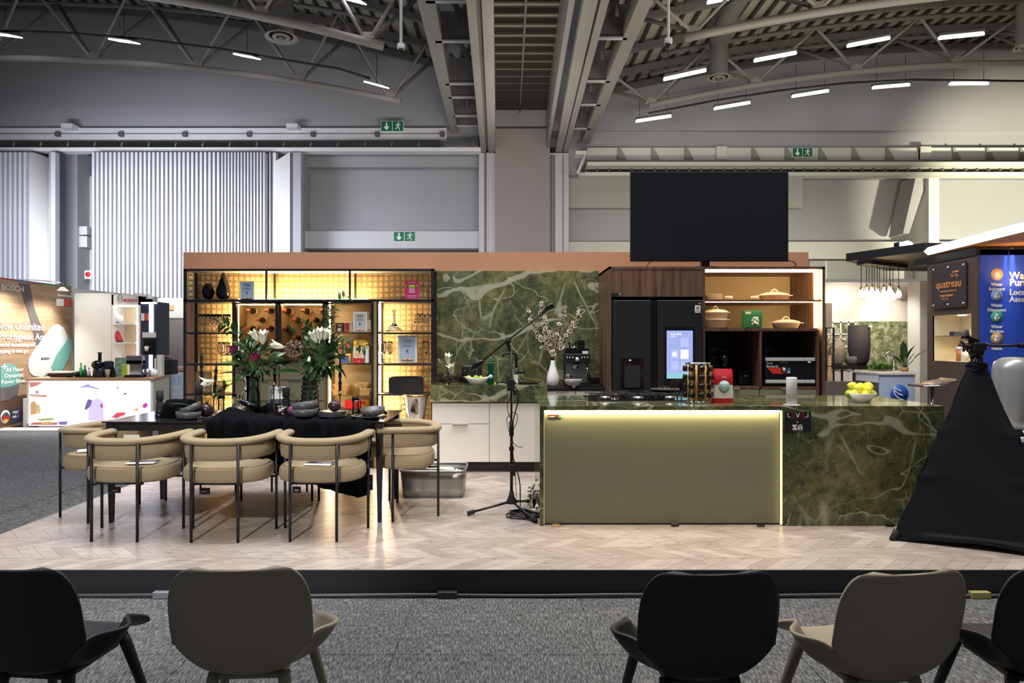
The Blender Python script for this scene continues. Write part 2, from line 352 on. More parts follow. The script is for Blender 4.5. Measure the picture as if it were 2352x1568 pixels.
def plankmat():
    m = mat('pale_oak_plank', (0.5, 0.42, 0.36), 0.22); nt, bs, N, L = nodes(m)
    g = N('ShaderNodeNewGeometry'); oi = N('ShaderNodeObjectInfo')
    ad = N('ShaderNodeMath'); ad.operation = 'ADD'; L(g.outputs['Random Per Island'], ad.inputs[0]); L(oi.outputs['Random'], ad.inputs[1])
    fr = N('ShaderNodeMath'); fr.operation = 'FRACT'; L(ad.outputs[0], fr.inputs[0])
    r = ramp(N, [(0.0, (0.35, 0.29, 0.255)), (0.5, (0.40, 0.34, 0.30)), (1.0, (0.47, 0.41, 0.365))]); L(fr.outputs[0], r.inputs['Fac'])
    mp = N('ShaderNodeMapping'); mp.inputs['Scale'].default_value = (9, 38, 10); L(g.outputs['Position'], mp.inputs['Vector'])
    n = N('ShaderNodeTexNoise'); n.inputs['Scale'].default_value = 1; n.inputs['Detail'].default_value = 7; n.inputs['Distortion'].default_value = 0.5; L(mp.outputs[0], n.inputs['Vector'])
    r2 = ramp(N, [(0.3, (0.74, 0.74, 0.76)), (0.6, (1.05, 1.05, 1.05))]); L(n.outputs['Fac'], r2.inputs['Fac'])
    mu = N('ShaderNodeMixRGB'); mu.blend_type = 'MULTIPLY'; mu.inputs[0].default_value = 1; L(r.outputs[0], mu.inputs[1]); L(r2.outputs[0], mu.inputs[2]); L(mu.outputs[0], bs.inputs['Base Color'])
    rr = N('ShaderNodeMapRange'); rr.inputs['To Min'].default_value = 0.22; rr.inputs['To Max'].default_value = 0.38; L(n.outputs['Fac'], rr.inputs['Value']); L(rr.outputs[0], bs.inputs['Roughness'])
    return m
PLANK = plankmat()
def canemat():
    m = mat('woven_cane_panel', (0.6, 0.35, 0.12), 0.5); nt, bs, N, L = nodes(m)
    g = N('ShaderNodeNewGeometry'); sp = N('ShaderNodeSeparateXYZ'); L(g.outputs['Position'], sp.inputs[0])
    def M(op, a, b=None):
        x = N('ShaderNodeMath'); x.operation = op
        for i, q in enumerate((a, b)):
            if q is None: continue
            if isinstance(q, (int, float)): x.inputs[i].default_value = q
            else: L(q, x.inputs[i])
        return x.outputs[0]
    k = pi/0.065
    sx = M('SINE', M('MULTIPLY', sp.outputs['X'], k)); sz = M('SINE', M('MULTIPLY', sp.outputs['Z'], k))
    pr = M('ABSOLUTE', M('MULTIPLY', sx, sz)); sm = M('ABSOLUTE', sx); sn = M('ABSOLUTE', sz); mxx = M('MAXIMUM', sm, sn); mi = M('MINIMUM', sm, sn)
    star = M('ADD', M('MULTIPLY', mi, 0.7), M('MULTIPLY', pr, 0.5))
    r = ramp(N, [(0.03, (0.30, 0.30, 0.13)), (0.16, (0.42, 0.34, 0.15)), (0.40, (0.74, 0.36, 0.14)), (0.7, (0.80, 0.42, 0.18)), (0.95, (0.86, 0.60, 0.32))]); L(star, r.inputs['Fac'])
    fx = N('ShaderNodeTexNoise'); fx.inputs['Scale'].default_value = 90; L(g.outputs['Position'], fx.inputs['Vector'])
    r2 = ramp(N, [(0.3, (0.75, 0.75, 0.7)), (0.7, (1.15, 1.15, 1.1))]); L(fx.outputs['Fac'], r2.inputs['Fac'])
    mu = N('ShaderNodeMixRGB'); mu.blend_type = 'MULTIPLY'; mu.inputs[0].default_value = 1; L(r.outputs[0], mu.inputs[1]); L(r2.outputs[0], mu.inputs[2]); L(mu.outputs[0], bs.inputs['Base Color'])
    b = N('ShaderNodeBump'); b.inputs['Strength'].default_value = 0.6; b.inputs['Distance'].default_value = 0.008; L(star, b.inputs['Height']); L(b.outputs[0], bs.inputs['Normal'])
    return m
CANE = canemat()
# ================================================================== HALL SHELL
DW = 24.0; SW = F/DW
fl = B().box(-24, 24, -3, 24.5, -0.2, -0.006).build('floor', CARPET, kind='structure')
# carpet tiles, each a piece (near rows and the left aisle)
tile_b = B().box(-0.508, 0.508, -0.508, 0.508, -0.006, 0.0).build('carpet_tile', CARPET, fl, bevel=0.002, seg=1)
TS = 1.02; first = True
def put_tile(cx, cy):
    global first
    if first: tile_b.location = (cx, cy, 0); first = False; return
    o = tile_b.copy(); COL.objects.link(o); o.parent = fl; o.location = (cx, cy, 0)
for j in range(3):
    for i in range(-5, 5): put_tile(-0.57+TS*(i+0.5), 3.435-TS*1.5+TS*j)
for j in range(1, 9):
    for i in range(-10, -4): put_tile(-0.57+TS*(i+0.5), 3.435+TS*(j+0.5)) if -0.57+TS*(i+1) < -3.9 else None
# back wall
wb = B(); wb.box(-24, 24, DW+0.9, DW+1.3, 0, 14.5)
wb.m = 0
wall = wb.build('wall_back', GREYP, kind='structure')
def wpiece(name, x0, x1, y0, y1, d0=0.0, d1=0.9, m=GREYP, bev=0):
    b = B().box(X(x0, DW), X(x1, DW), DW+d0, DW+d1, Z(y0, DW), max(0, Z(y1, DW))); return b.build(name, m, wall, bevel=bev)
# upper wall (above the openings) and piers standing proud of the recessed bays
wpiece('upper_wall', -400, 2700, -190, 300, 0.0)
wpiece('lintel', 665, 1100, 300, 352, 0.0)
wpiece('lintel', 1300, 2700, 300, 400, 0.1)
wpiece('pier', 1138, 1262, 300, 900, -0.25, 0.9, mat('pier_paint', (0.34, 0.31, 0.29), 0.7))
wpiece('pier', 1100, 1138, 352, 900, -0.05, 0.9, GREYL)
wpiece('pier', 1262, 1306, 352, 900, -0.05, 0.9, GREYL)
wpiece('rail_post', 1113, 1117, 352, 900, -0.1, 0.0, BEAMD); wpiece('rail_post', 1119, 1122, 352, 900, -0.12, 0.0, GREYL)
wpiece('rail_post', 1128, 1131, 352, 900, -0.1, 0.0, GREYL)
wpiece('rail_post', 1264, 1268, 358, 900, -0.12, 0.0, BEAMD); wpiece('rail_post', 1270, 1274, 358, 900, -0.1, 0.0, BEAMD); wpiece('rail_post', 1292, 1294, 358, 900, -0.07, 0.0, BEAMD)
wpiece('recess_ledge', 695, 1100, 528, 568, 0.25, 0.9, GREYL)
wpiece('recess_frame', 676, 696, 352, 900, 0.1, 0.9)
wpiece('recess_sill', 695, 1100, 568, 572, 0.2, 0.9, BEAMD)
# step in the middle bay
wpiece('recess_head', 696, 1098, 352, 376, 0.45, 0.9)
wpiece('recess_band', 1306, 1860, 400, 470, 0.55, 0.9, mat('warm_grey_paint', (0.46, 0.45, 0.40), 0.7))
wpiece('recess_band', 1306, 2700, 552, 592, 0.3, 0.9, mat('cream_paint', (0.62, 0.61, 0.54), 0.7))
wpiece('recess_sheet', 1870, 2110, 596, 900, 0.35, 0.9, mat('grey_green_sheet', (0.40, 0.40, 0.36), 0.6))
wpiece('joint', 1906, 1909, 596, 900, 0.32, 0.4, WHITEM)
wpiece('joint', 2091, 2094, 604, 900, 0.32, 0.4, BEAMD)
# right column with a slanted brace
wpiece('wall_column', 2113, 2137, 415, 900, -0.5, 0.9, mat('cream_column', (0.66, 0.66, 0.60), 0.6), 0.01)
b = B(); b.prism([(X(2136, DW-.4), Z(402, DW-.4)), (X(2108, DW-.4), Z(402, DW-.4)), (X(2078, DW-.4), Z(535, DW-.4)), (X(2092, DW-.4), Z(535, DW-.4))], DW-0.3, DW+0.6)
b.build('brace_plate', GREYP, wall)
wpiece('wall_column', 137, 164, 386, 900, -0.9, 0.9, WHITEM)
wpiece('wall_column', 164, 194, 352, 900, -0.4, 0.9, GREYP)
wpiece('box', 181, 212, 523, 542, -0.3, 0.5, GREYL); wpiece('box', 181, 212, 545, 570, -0.3, 0.5, GREYL)
wpiece('niche_back', 194, 212, 400, 900, 0.3, 0.9, GREYL)
s = T('wall_notice', 'small white notice with a round red dot on the grey wall', 'sign', P(203, 640, DW-0.1))
B().box(X(195, DW-.5), X(211, DW-.5), DW-.52, DW-.5, Z(621, DW-.5), Z(640, DW-.5)).build('notice_board', PAPER, s)
B().lathe([(0.09, DW-.54), (0.09, DW-.52)], (X(203, DW-.5), 0, Z(630, DW-.5)), 20, 'y').build('red_dot', RED, s)
# side walls out of frame keep the hall closed
B().box(-24.4, -24, -3, 25.3, 0, 14.5).build('wall_left', GREYP, kind='structure')
B().box(24, 24.4, -3, 25.3, 0, 14.5).build('wall_right', GREYP, kind='structure')

# ------------------------------------------------------------------ vaulted roof
ceil = G('ceiling', (0, 24, 9))
def zl(x): return HC+11.85-0.0085*(x+17.8)**2
def zr(x): return HC+10.47-0.0085*(x-17.0)**2
def deck(fn, x0, x1, nm):
    n = 24; b = B()
    for i in range(n):
        a = x0+(x1-x0)*i/n; c = x0+(x1-x0)*(i+1)/n
        b.add([(a, 8, fn(a)), (c, 8, fn(c)), (c, 24.9, fn(c)), (a, 24.9, fn(a)), (a, 8, fn(a)+.2), (c, 8, fn(c)+.2), (c, 24.9, fn(c)+.2), (a, 24.9, fn(a)+.2)],
              [(0, 3, 2, 1), (4, 5, 6, 7), (0, 1, 5, 4), (2, 3, 7, 6)])
    b.build('roof_deck', DECK, ceil)
    ns = int(abs(x1-x0)/0.45)
    for i in range(ns):
        x = x0+(x1-x0)*(i+.5)/ns; z = fn(x)
        B().box(x-.045, x+.045, 8.2, 23.9, z-.10, z-.005).build('roof_rib', RIB, ceil)
    for D in (23.7, 22.2, 20.4, 18.4, 16.4, 14.0, 11.5):
        b = B(); pts = [(x0+(x1-x0)*i/20, D, fn(x0+(x1-x0)*i/20)-.24) for i in range(21)]
        b.tube(pts, 1, sec=[(-.07, -.1), (.07, -.1), (.07, .1), (-.07, .1)], smooth=False).build('purlin', BEAMD, ceil)
deck(zl, -22, -2.2, 'l'); deck(zr, 2.9, 22, 'r')
# centre slatted strip
zc = HC+8.05
B().box(-.5, 1.5, 9, 24.3, zc+.18, zc+.3).build('roof_deck', DECK, ceil)
D = 9.5
for k in range(26):
    B().box(-.42, 1.36, D-.045, D+.045, zc, zc+.14).build('ceiling_slat', RIB, ceil); D += .56
B().box(-.42, 1.36, 23.1, 23.4, zc-.12, zc+.14).build('ceiling_slat', RIB, ceil)
B().box(.42, .47, 9, 24, zc-.03, zc+.0).build('cable_rail', BEAMD, ceil)
# ------------------------------------------------------------------ girders along the hall
def girder(name, label, x0, x1, zb, plates, D0=9, D1=24.0, m=BEAM):
    g = T(name, label, 'girder', ((x0[0]+x1[1])/2, 24, zb))
    return g
gl = T('roof_girder', 'grey box girder left of the slatted ceiling strip, its end on the pink-grey pier', 'girder', (-1.1, 23.9, HC+6.64), 'roof girders')
gr = T('roof_girder', 'grey box girder right of the slatted ceiling strip, with a tall web plate', 'girder', (2.0, 23.9, HC+6.64), 'roof girders')
def lng(g, xa0, xa1, xb0, xb1, zf, h, D0=9.0, D1=23.98, m=BEAM, nm='flange'):
    # long member, x extents at far end (a) and near reference depth 13.3 (b)
    k = (D0-D1)/(13.3-D1)
    n0 = xa0+(xb0-xa0)*k; n1 = xa1+(xb1-xa1)*k
    vs = [(xa0, D1, zf), (xa1, D1, zf), (n1, D0, zf), (n0, D0, zf), (xa0, D1, zf+h), (xa1, D1, zf+h), (n1, D0, zf+h), (n0, D0, zf+h)]
    B().add(vs, [(0, 3, 2, 1), (4, 5, 6, 7), (0, 1, 5, 4), (1, 2, 6, 5), (2, 3, 7, 6), (3, 0, 4, 7)]).build(nm, m, g)
zf = HC+6.64; za = HC+7.29; zr_ = HC+6.95
lng(gl, -.66, -.42, -.50, -.27, zf, .25); lng(gl, -.93, -.74, -.80, -.62, zf, .25)
lng(gl, -.75, -.65, -.64, -.48, zf+.06, .5, m=BEAMD, nm='web')
lng(gl, -.45, -.40, -.33, -.28, zf+.2, 1.25, m=BEAM, nm='web')
lng(gl, -1.97, -1.73, -1.92, -1.52, za, .45)
lng(gr, 1.36, 1.46, 1.22, 1.34, zf+.1, 1.45, m=mat('girder_web', (0.27, 0.26, 0.25), .45), nm='web')
lng(gr, 1.70, 1.92, 1.49, 1.77, zf, .25); lng(gr, 1.96, 2.12, 1.83, 1.99, zf, .25); lng(gr, 1.9, 1.98, 1.76, 1.84, zf+.06, .4, m=BEAMD, nm='web')
lng(gr, 2.59, 2.89, 2.68, 2.98, zr_, .45)
for py in (3, 95, 193, 224, 267, 290):
    D = (za-HC)*F/(CY-py)
    b = B().box(-1.75, -.72, D, D+.14, za+.02, za+.08).box(-1.75, -.72, D+.03, D+.09, za+.06, za+.75); b.build('cross_plate', BEAMD, gl)
    B().box(-1.75, -.72, D-.02, D+.1, za+.0, za+.035).build('ledge', GREYL, gl)
for py in (-30, 88, 187, 241, 296):
    D = (zr_-HC)*F/(CY-py)
    B().box(2.0, 2.75, D+.03, D+.09, zr_+.05, zr_+.8).build('cross_plate', BEAMD, gr)
    B().box(2.0, 2.75, D-.02, D+.1, zr_+.0, zr_+.035).build('ledge', GREYL, gr)
def brace(g, a, b, r, m=BEAMD, nm='brace'): B().cyl(a, b, r, n=8).build(nm, m, g)
for i in range(5):
    D = 22.5-2.3*i
    brace(gl, (-1.7, D, za+.3), (-.9, D-1.1, za+1.2), .07); brace(gl, (-.9, D-1.1, za+.4), (-1.7, D-2.2, za+1.25), .07)
    brace(gr, (2.1, D, zr_+.3), (2.7, D-1.1, zr_+1.2), .07); brace(gr, (2.7, D-1.1, zr_+.4), (2.1, D-2.2, zr_+1.25), .07)
    brace(gl, (-1.3, D-.6, za+.2), (-1.3, D-.6, za+1.9), .05); brace(gr, (2.4, D-.6, zr_+.2), (2.4, D-.6, zr_+1.9), .05)
# ------------------------------------------------------------------ arched tube trusses
def arch(label, D, xe, zc_, xc, k, r, nodes_px, side, deckfn, grp):
    fn = lambda x: zc_-k*(x-xc)**2
    g = T('arched_truss', label, 'truss', (xe, D, fn(xe)), grp)
    xf = xe+side*18
    pts = [(xe+(xf-xe)*i/28, D, fn(xe+(xf-xe)*i/28)) for i in range(29)]
    B().tube(pts, r, 12).build('lower_chord', BEAM, g)
    xs = [X(p, D) for p in nodes_px]
    up = [(xs[i]+xs[i+1])/2 for i in range(len(xs)-1)]
    sp = abs(xs[1]-xs[0]); up = [xs[0]-(xs[1]-xs[0])/2]+up+[xs[-1]+(xs[-1]-xs[-2])/2]
    top = lambda x: min(fn(x)+2.1, deckfn(x)-.45)
    for dy in (-.75, .75):
        B().tube([(x, D+dy, top(x)) for x in [xe+side*0.2+(xf-xe)*i/20 for i in range(21)]], r*.75, 8).build('upper_chord', BEAMD, g)
    for x in xs:
        B().box(x-.17, x+.17, D-.08, D+.08, fn(x)+r*.6, fn(x)+r+.12).build('node_plate', BEAM, g)
        for ux in up:
            if abs(ux-x) < sp*.75:
                for dy in (-.75, .75):
                    B().cyl((x+(.12 if ux > x else -.12), D+dy*.06, fn(x)+r+.05), (ux, D+dy, top(ux)), .045 if dy < 0 else .055, n=8).build('web_tube', BEAM if dy < 0 else BEAMD, g)
    return g
arch('lower arched tube truss on the left, ending beside the left girder', 21.5, X(920, 21.5), HC+8.92, -16.0, 1.36/12.64**2, .10, (-250, -20, 215, 453, 688, 897), -1, zl, 'arched roof trusses')
arch('nearer arched tube truss at the top left, passing the round ceiling vent', 17.5, X(880, 17.5), HC+9.35, -16.0, 1.79/12.83**2, .11, (-200, 60, 330, 600, 845), -1, zl, 'arched roof trusses')
arch('lower arched tube truss on the right, above the rows of tube lights', 21.5, X(1490, 21.5), HC+8.76, 16.3, 1.34/11.84**2, .10, (1495, 1735, 1965, 2195, 2430), 1, zr, 'arched roof trusses')
arch('nearer arched tube truss at the top right, crossed by the ventilation duct', 16.7, X(1572, 16.7), HC+8.75, 16.3, 1.33/11.97**2, .11, (1592, 1880, 2160, 2450), 1, zr, 'arched roof trusses')
# ------------------------------------------------------------------ round vents and ducts
def vent(px, py, D, rpx, label, duct):
    c = P(px, py, D); r = rpx*D/F
    g = T('round_vent', label, 'vent', c, 'round ceiling vents')
    B().lathe([(r*.74, c.z+.05), (r, c.z), (r*1.0, c.z+.03), (r*.74, c.z+.12)], (c.x, c.y, 0), 28, caps=False).build('outer_ring', BEAM, g)
    B().lathe([(r*.30, c.z+.02), (r*.52, c.z-.0), (r*.55, c.z+.04), (r*.3, c.z+.1)], (c.x, c.y, 0), 24, caps=False).build('middle_ring', BEAM, g)
    B().lathe([(0.001, c.z-.01), (r*.2, c.z-.02), (r*.2, c.z+.05)], (c.x, c.y, 0), 16).build('centre_disc', BEAMD, g)
    B().lathe([(r*.74, c.z+.05), (r*.74, c.z+1.2)], (c.x, c.y, 0), 24, caps=False).build('duct_neck', BEAMD, g)
    if duct:
        B().tube([(c.x, c.y, c.z+1.1), (c.x+duct[0]*.3, c.y-.6, c.z+1.7), (c.x+duct[0], c.y-5, c.z+duct[1])], r*.85, 18).build('duct', BEAMD, g)
    return g
vent(646, 88, 18.3, 37, 'round ceiling vent on the left under the nearer truss', (0.2, 2.2))
vent(1651, 182, 20.0, 28, 'round ceiling vent on the right below a thick dark duct', (0.4, 2.4))
vent(2352, 112, 19.0, 22, 'round ceiling vent at the far right edge', None)
# ------------------------------------------------------------------ ceiling luminaires
def tube_light(x0, y0, x1, y1, D, label, grp, m=TUBE, w=.07):
    a = P(x0, y0, D); b_ = P(x1, y1, D)
    g = T('tube_light', label, 'light fixture', (a+b_)/2, grp)
    d = (b_-a).normalized(); n = Vector((0, 1, 0))
    L2 = (b_-a)/2; c = (a+b_)/2
    B().obox(c-Vector((0, 0, .0)), L2, Vector((0, w, .02)), Vector((0, 0, w*.55))).build('lamp_tube', m, g, bevel=.01)
    B().obox(c+Vector((0, .02, w*1.25)), L2*1.02, Vector((0, w*1.2, 0)), Vector((0, 0, w*.5))).build('housing', BEAMD, g)
    for k in (-.8, .8): B().cyl(c+L2*k+Vector((0, 0, w*1.6)), c+L2*k+Vector((0, 0, 1.0)), .008, n=5).build('hanger', RIB, g)
    return g
R1 = [(1525, 183, 1621, 162, 'lowest of the upper row'), (1733, 140, 1828, 122, 'second of the upper row'), (1947, 106, 2042, 88, 'third of the upper row, blue at its left tip'), (2158, 88, 2258, 78, 'fourth and highest of the upper row')]
for (a, b_, c, d, n) in R1: tube_light(a, b_, c, d, 19.0, 'long tube light, '+n, 'upper row of tube lights on the right')
R2 = [(1461, 279, 1541, 267, 'nearest the right girder'), (1641, 250, 1722, 236, 'second from the girder'), (1820, 222, 1902, 209, 'over the exit sign'), (2005, 202, 2088, 195, 'second from the right edge'), (2182, 193, 2268, 192, 'rightmost')]
for (a, b_, c, d, n) in R2: tube_light(a, b_, c, d, 22.5, 'tube light of the lower right row, '+n, 'lower row of tube lights on the right')
tube_light(1625, 6, 1710, -10, 17.6, 'tube light cut by the top edge right of the girders', 'upper row of tube lights on the right')
def pad_light(x0, y0, x1, y1, D, label):
    c = (P(x0, y0, D)+P(x1, y1, D))/2; hx = (X(x1, D)-X(x0, D))/2
    g = T('panel_light', label, 'light fixture', c, 'short panel lights under the left vault')
    B().obox(c, Vector((hx, 0, (Z(y1, D)-Z(y0, D))/2)), Vector((.05, .22, .06)), Vector((0, 0, .02))).build('lamp_panel', TUBEV, g)
    B().obox(c+Vector((0, .03, .05)), Vector((hx*1.05, 0, (Z(y1, D)-Z(y0, D))/2)), Vector((.05, .22, .05)), Vector((0, 0, .02))).build('housing', BEAMD, g)
    B().cyl(c+Vector((0, 0, .07)), c+Vector((0, 0, .9)), .01, n=5).build('hanger', RIB, g)
pad_light(-14, 78, 36, 84, 20.3, 'bright panel light cut by the left edge')
pad_light(262, 92, 309, 98, 20.3, 'bright panel light second from the left edge')
pad_light(546, 126, 589, 134, 20.3, 'bright panel light left of the round vent')
pad_light(843, 189, 887, 201, 20.3, 'bright panel light nearest the left girder')
pad_light(785, -6, 833, 6, 17.0, 'bright panel light cut by the top edge')
for (pts, D) in (([(0, 73), (150, 77), (320, 91), (500, 113), (640, 137), (780, 160), (850, 182)], 20.4), ([(1490, 262), (1640, 233), (1790, 210), (1950, 192), (2100, 185), (2352, 188)], 22.4)):
    b = B().tube([P(x, y-2, D) for x, y in pts], .035, 6)
    one(b, 'lighting_cable', RIB, 'dark conduit curving along the '+('left' if pts[0][0] == 0 else 'right')+' vault between the lamps', 'conduit', origin=P(pts[3][0], pts[3][1], D))
# cameras hanging on white poles
for (px, py, D, n) in ((921, 105, 12.5, 'left of the girders'), (1535, 92, 12.5, 'right of the girders')):
    c = P(px, py, D); g = T('dome_camera', 'white pole with a dome camera hanging from the roof, '+n, 'camera', c, 'hanging dome cameras')
    B().cyl(c, c+Vector((0, 0, 3.1)), .028, n=10).build('pole', GREYL, g)
    B().lathe([(0.07, c.z+.03), (.075, c.z-.0), (.075, c.z-.06), (.05, c.z-.07)][::-1], (c.x, c.y, 0), 16).build('housing', GREYL, g)
    B().ball((c.x, c.y, c.z-.09), .045).build('dome', BLACKG, g)
# ------------------------------------------------------------------ parapet beams, rails, partition
pl = T('parapet_beam', 'long white parapet beam across the left half with small sockets', 'beam', P(500, 320, 23.4))
B().pb(-520, 1026, 293, 321, 23.75, 24.0).build('beam_body', WHITEM, pl, bevel=.02)
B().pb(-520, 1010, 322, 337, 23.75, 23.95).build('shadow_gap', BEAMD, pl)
for x in (130, 276, 423, 571, 718, 866, 1016):
    B().pb(x-5, x+5, 302, 312, 23.62, 23.75).build('socket', mat('socket_grey', (.12, .12, .12), .6) if 'socket_grey' not in MATS else MATS['socket_grey'], pl)
B().tube([P(x, 307, 23.7) for x in (-200, 400, 1020)], .012, 5).build('wire', BEAMD, pl)
for x in (153, 670): B().pb(x-13, x+13, 283, 293, 23.4, 23.9).build('post_cap', WHITEM, pl)
rl = T('partition_track', 'slim white track above the folding partition', 'rail', P(500, 347, 22.7))
B().pb(-520, 1104, 338, 347, 22.6, 23.0).build('track', WHITEM, rl, bevel=.01)
for x in range(30, 1090, 62): B().cyl(P(x, 338, 22.8), P(x+3, 326, 22.8), .03, n=6).build('hanger', BEAMD, rl)
rr = T('parapet_beam', 'brightly lit cream parapet beam with angled brackets on the right', 'beam', P(1900, 380, 23.3))
LITP = mat('cream_beam', (.74, .73, .64), .6)
B().pb(1349, 2700, 339, 367, 23.85, 24.0).build('beam_body', LITP, rr)
B().pb(1349, 2700, 371, 380, 22.9, 23.4).build('rail', LITP, rr, bevel=.01)
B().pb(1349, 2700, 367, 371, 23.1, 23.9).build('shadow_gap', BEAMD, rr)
B().pb(1326, 2700, 381, 394, 23.8, 23.95).build('dark_band', BEAMD, rr)
B().pb(1330, 2700, 395, 403, 23.0, 23.4).build('rail', LITP, rr)
for i in range(17):
    x = 1424+77*i; b = B(); D = 23.75
    b.prism([(0, 0), (.0, .42), (.06, .42), (.28, .04), (.28, 0)], -.04, .04)
    b.v = [(v[0]+X(x-4, D), v[1]+D+.05, v[2]+Z(366, D)) for v in b.v]
    b.build('bracket', BEAM, rr)
for x in (1658, 2127): B().pb(x-12, x+12, 336, 366, 23.7, 23.85).build('post', LITP, rr); 
for i in range(40):
    x = 1345+26.5*i; B().pb(x-1, x+2, 383, 397, 23.2, 23.3).build('hanger', BEAMD, rr)
cr = T('track_corner', 'track corner bracket hanging at the right girder foot', 'bracket', P(1330, 350, 23.2))
B().tube([P(1346, 352, 22.8), P(1327, 398, 22.8), P(1342, 401, 22.8)], .06, 6).build('bent_rail', LITP, cr)
B().pb(1322, 1348, 346, 354, 22.7, 23.2).build('head_plate', LITP, cr)
for x in (1334, 1340, 1346): B().pb(x-1, x+1, 325, 348, 22.9, 22.95).build('rod', BEAMD, cr)
# folding partition: every visible leaf edge is a piece
def leaf(g, x0, x1, y0, D, m=SLATW, nm='partition_leaf'):
    B().box(X(x0, D), X(x1, D), D, D+.5, 0.0, Z(y0, D)).build(nm, m, g)
fp = T('folding_partition', 'stack of white folding partition leaves behind the wine shelf', 'partition', (X(410, 22.4), 22.4, 0), 'folding partitions')
B().box(X(210, 22.6), X(613, 22.6), 22.6, 22.8, 0, Z(349, 22.6)).build('backing', SLATD, fp)
x = 211; random.seed(3)
while x < 606:
    wv = 5.4 if x < 500 else 3.6
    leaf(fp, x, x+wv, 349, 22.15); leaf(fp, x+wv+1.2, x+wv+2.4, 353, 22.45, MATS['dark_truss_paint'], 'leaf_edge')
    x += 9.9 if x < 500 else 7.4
fq = T('folding_partition', 'stack of white folding partition leaves at the left edge', 'partition', (X(20, 22.4), 22.4, 0), 'folding partitions')
B().box(X(-60, 22.6), X(66, 22.6), 22.6, 22.8, 0, Z(349, 22.6)).build('backing', SLATD, fq)
x = -58
while x < 60:
    leaf(fq, x, x+6.2, 349, 22.15); x += 11.2
dp = T('curved_door', 'pair of curved white door leaves with a dark gap between', 'door', (X(98, 22.4), 22.4, 0))
def curved(x0, x1, y0a, y0b, nm='door_leaf'):
    b = B(); n = 8; D = 22.3
    for i in range(n+1):
        t = i/n; xx = X(x0+(x1-x0)*t, D); dd = D+.5*t*t if x1 > x0 else D+.5*t*t
        zt = Z(y0a+(y0b-y0a)*t*t, D)
        b.v += [(xx, dd, 0), (xx, dd, zt)]
    for i in range(n): b.f.append([2*i, 2*i+2, 2*i+3, 2*i+1]); b.sm.append(True); b.mi.append(0)
    b.build(nm, CREAMP, dp, solid=.03)
curved(65, 99, 349, 358); curved(115, 100, 349, 358)
B().pb(116, 127, 349, 900, 22.3, 22.6).build('door_edge', GREYL, dp); B().pb(128, 137, 349, 900, 22.5, 22.8).build('dark_post', SLATD, dp)
for o in list(COL.objects):
    if o.parent == dp and o.name.startswith('door_edge') or o.name.startswith('dark_post'):
        for v in o.data.vertices:
            if v.co.z < 0: v.co.z = 0
dr = T('door_leaf', 'tall cream door leaf with a slanted top right of the slatted partition', 'door', (X(650, 22.4), 22.4, 0))
D = 22.4
B().prism([(X(632, D), 0), (X(632, D), Z(370, D)), (X(666, D), Z(349, D)), (X(666, D), 0)], D, D+.1).build('leaf_panel', CREAMP, dr)
for (a, c, m_) in ((612, 616, SLATD), (617, 620, WHITEM), (621, 624, SLATD), (625, 628, GREYL), (628, 632, WHITEM), (667, 672, SLATD), (672, 690, GREYP)):
    B().box(X(a, D), X(c, D), D+.05, D+.3, 0, Z(349, D)).build('edge_post', m_, dr)
# ------------------------------------------------------------------ exit signs
EXG = mat('exit_green', (.015, .17, .085), .5); EXW = mat('exit_symbol', (.80, .86, .72), .5, emit=(.8, .86, .72), es=.15)
def exitsign(cx, cy, D, w, label):
    h = w*.47; c = P(cx, cy, D); k = D/F; W = w*k; H = h*k
    g = T('exit_sign', label, 'sign', c, 'green exit signs')
    y = D
    B().box(c.x-W/2, c.x+W/2, y, y+.05, c.z-H/2, c.z+H/2).build('sign_plate', EXW, g)
    for s_ in (-1, 1):
        x0 = c.x+s_*W*.25
        B().box(x0-W*.235, x0+W*.235, y-.012, y, c.z-H*.46, c.z+H*.46).build('green_panel', EXG, g)
    x0 = c.x-W*.25; u = H*.46
    B().prism([(x0-u*.14, c.z+u*.75), (x0+u*.14, c.z+u*.75), (x0+u*.14, c.z-u*.2), (x0+u*.45, c.z+u*.08), (x0+u*.45, c.z-u*.3), (x0, c.z-u*.8), (x0-u*.45, c.z-u*.3), (x0-u*.45, c.z+u*.08), (x0-u*.14, c.z-u*.2)], y-.02, y-.01).build('arrow_symbol', EXW, g)
    x0 = c.x+W*.25; b = B(); yy = y-.015
    b.lathe([(u*.16, yy-.006), (u*.16, yy+.004)], (x0+u*.12, 0, c.z+u*.66), 12, 'y')
    def st(p, q, t): b.tube([(x0+p[0]*u, yy, c.z+p[1]*u), (x0+q[0]*u, yy, c.z+q[1]*u)], t*u, 6)
    st((.05, .42), (-.05, -.1), .16); st((.05, .42), (.42, .2), .08); st((.42, .2), (.55, .38), .08); st((.05, .42), (-.35, .38), .08); st((-.35, .38), (-.5, .1), .08)
    st((-.05, -.1), (.28, -.3), .1); st((.28, -.3), (.22, -.72), .09); st((.22, -.72), (.42, -.74), .07); st((-.05, -.1), (-.25, -.45), .1); st((-.25, -.45), (-.62, -.5), .09)
    b.build('running_figure', EXW, g)
exitsign(901, 290, 23.6, 52, 'green exit sign with arrow and running figure on the left parapet beam')
exitsign(929, 543, 24.2, 50, 'green exit sign with arrow and running figure in the grey wall recess')
exitsign(1843, 350, 23.7, 46, 'green exit sign with arrow and running figure on the right parapet beam')
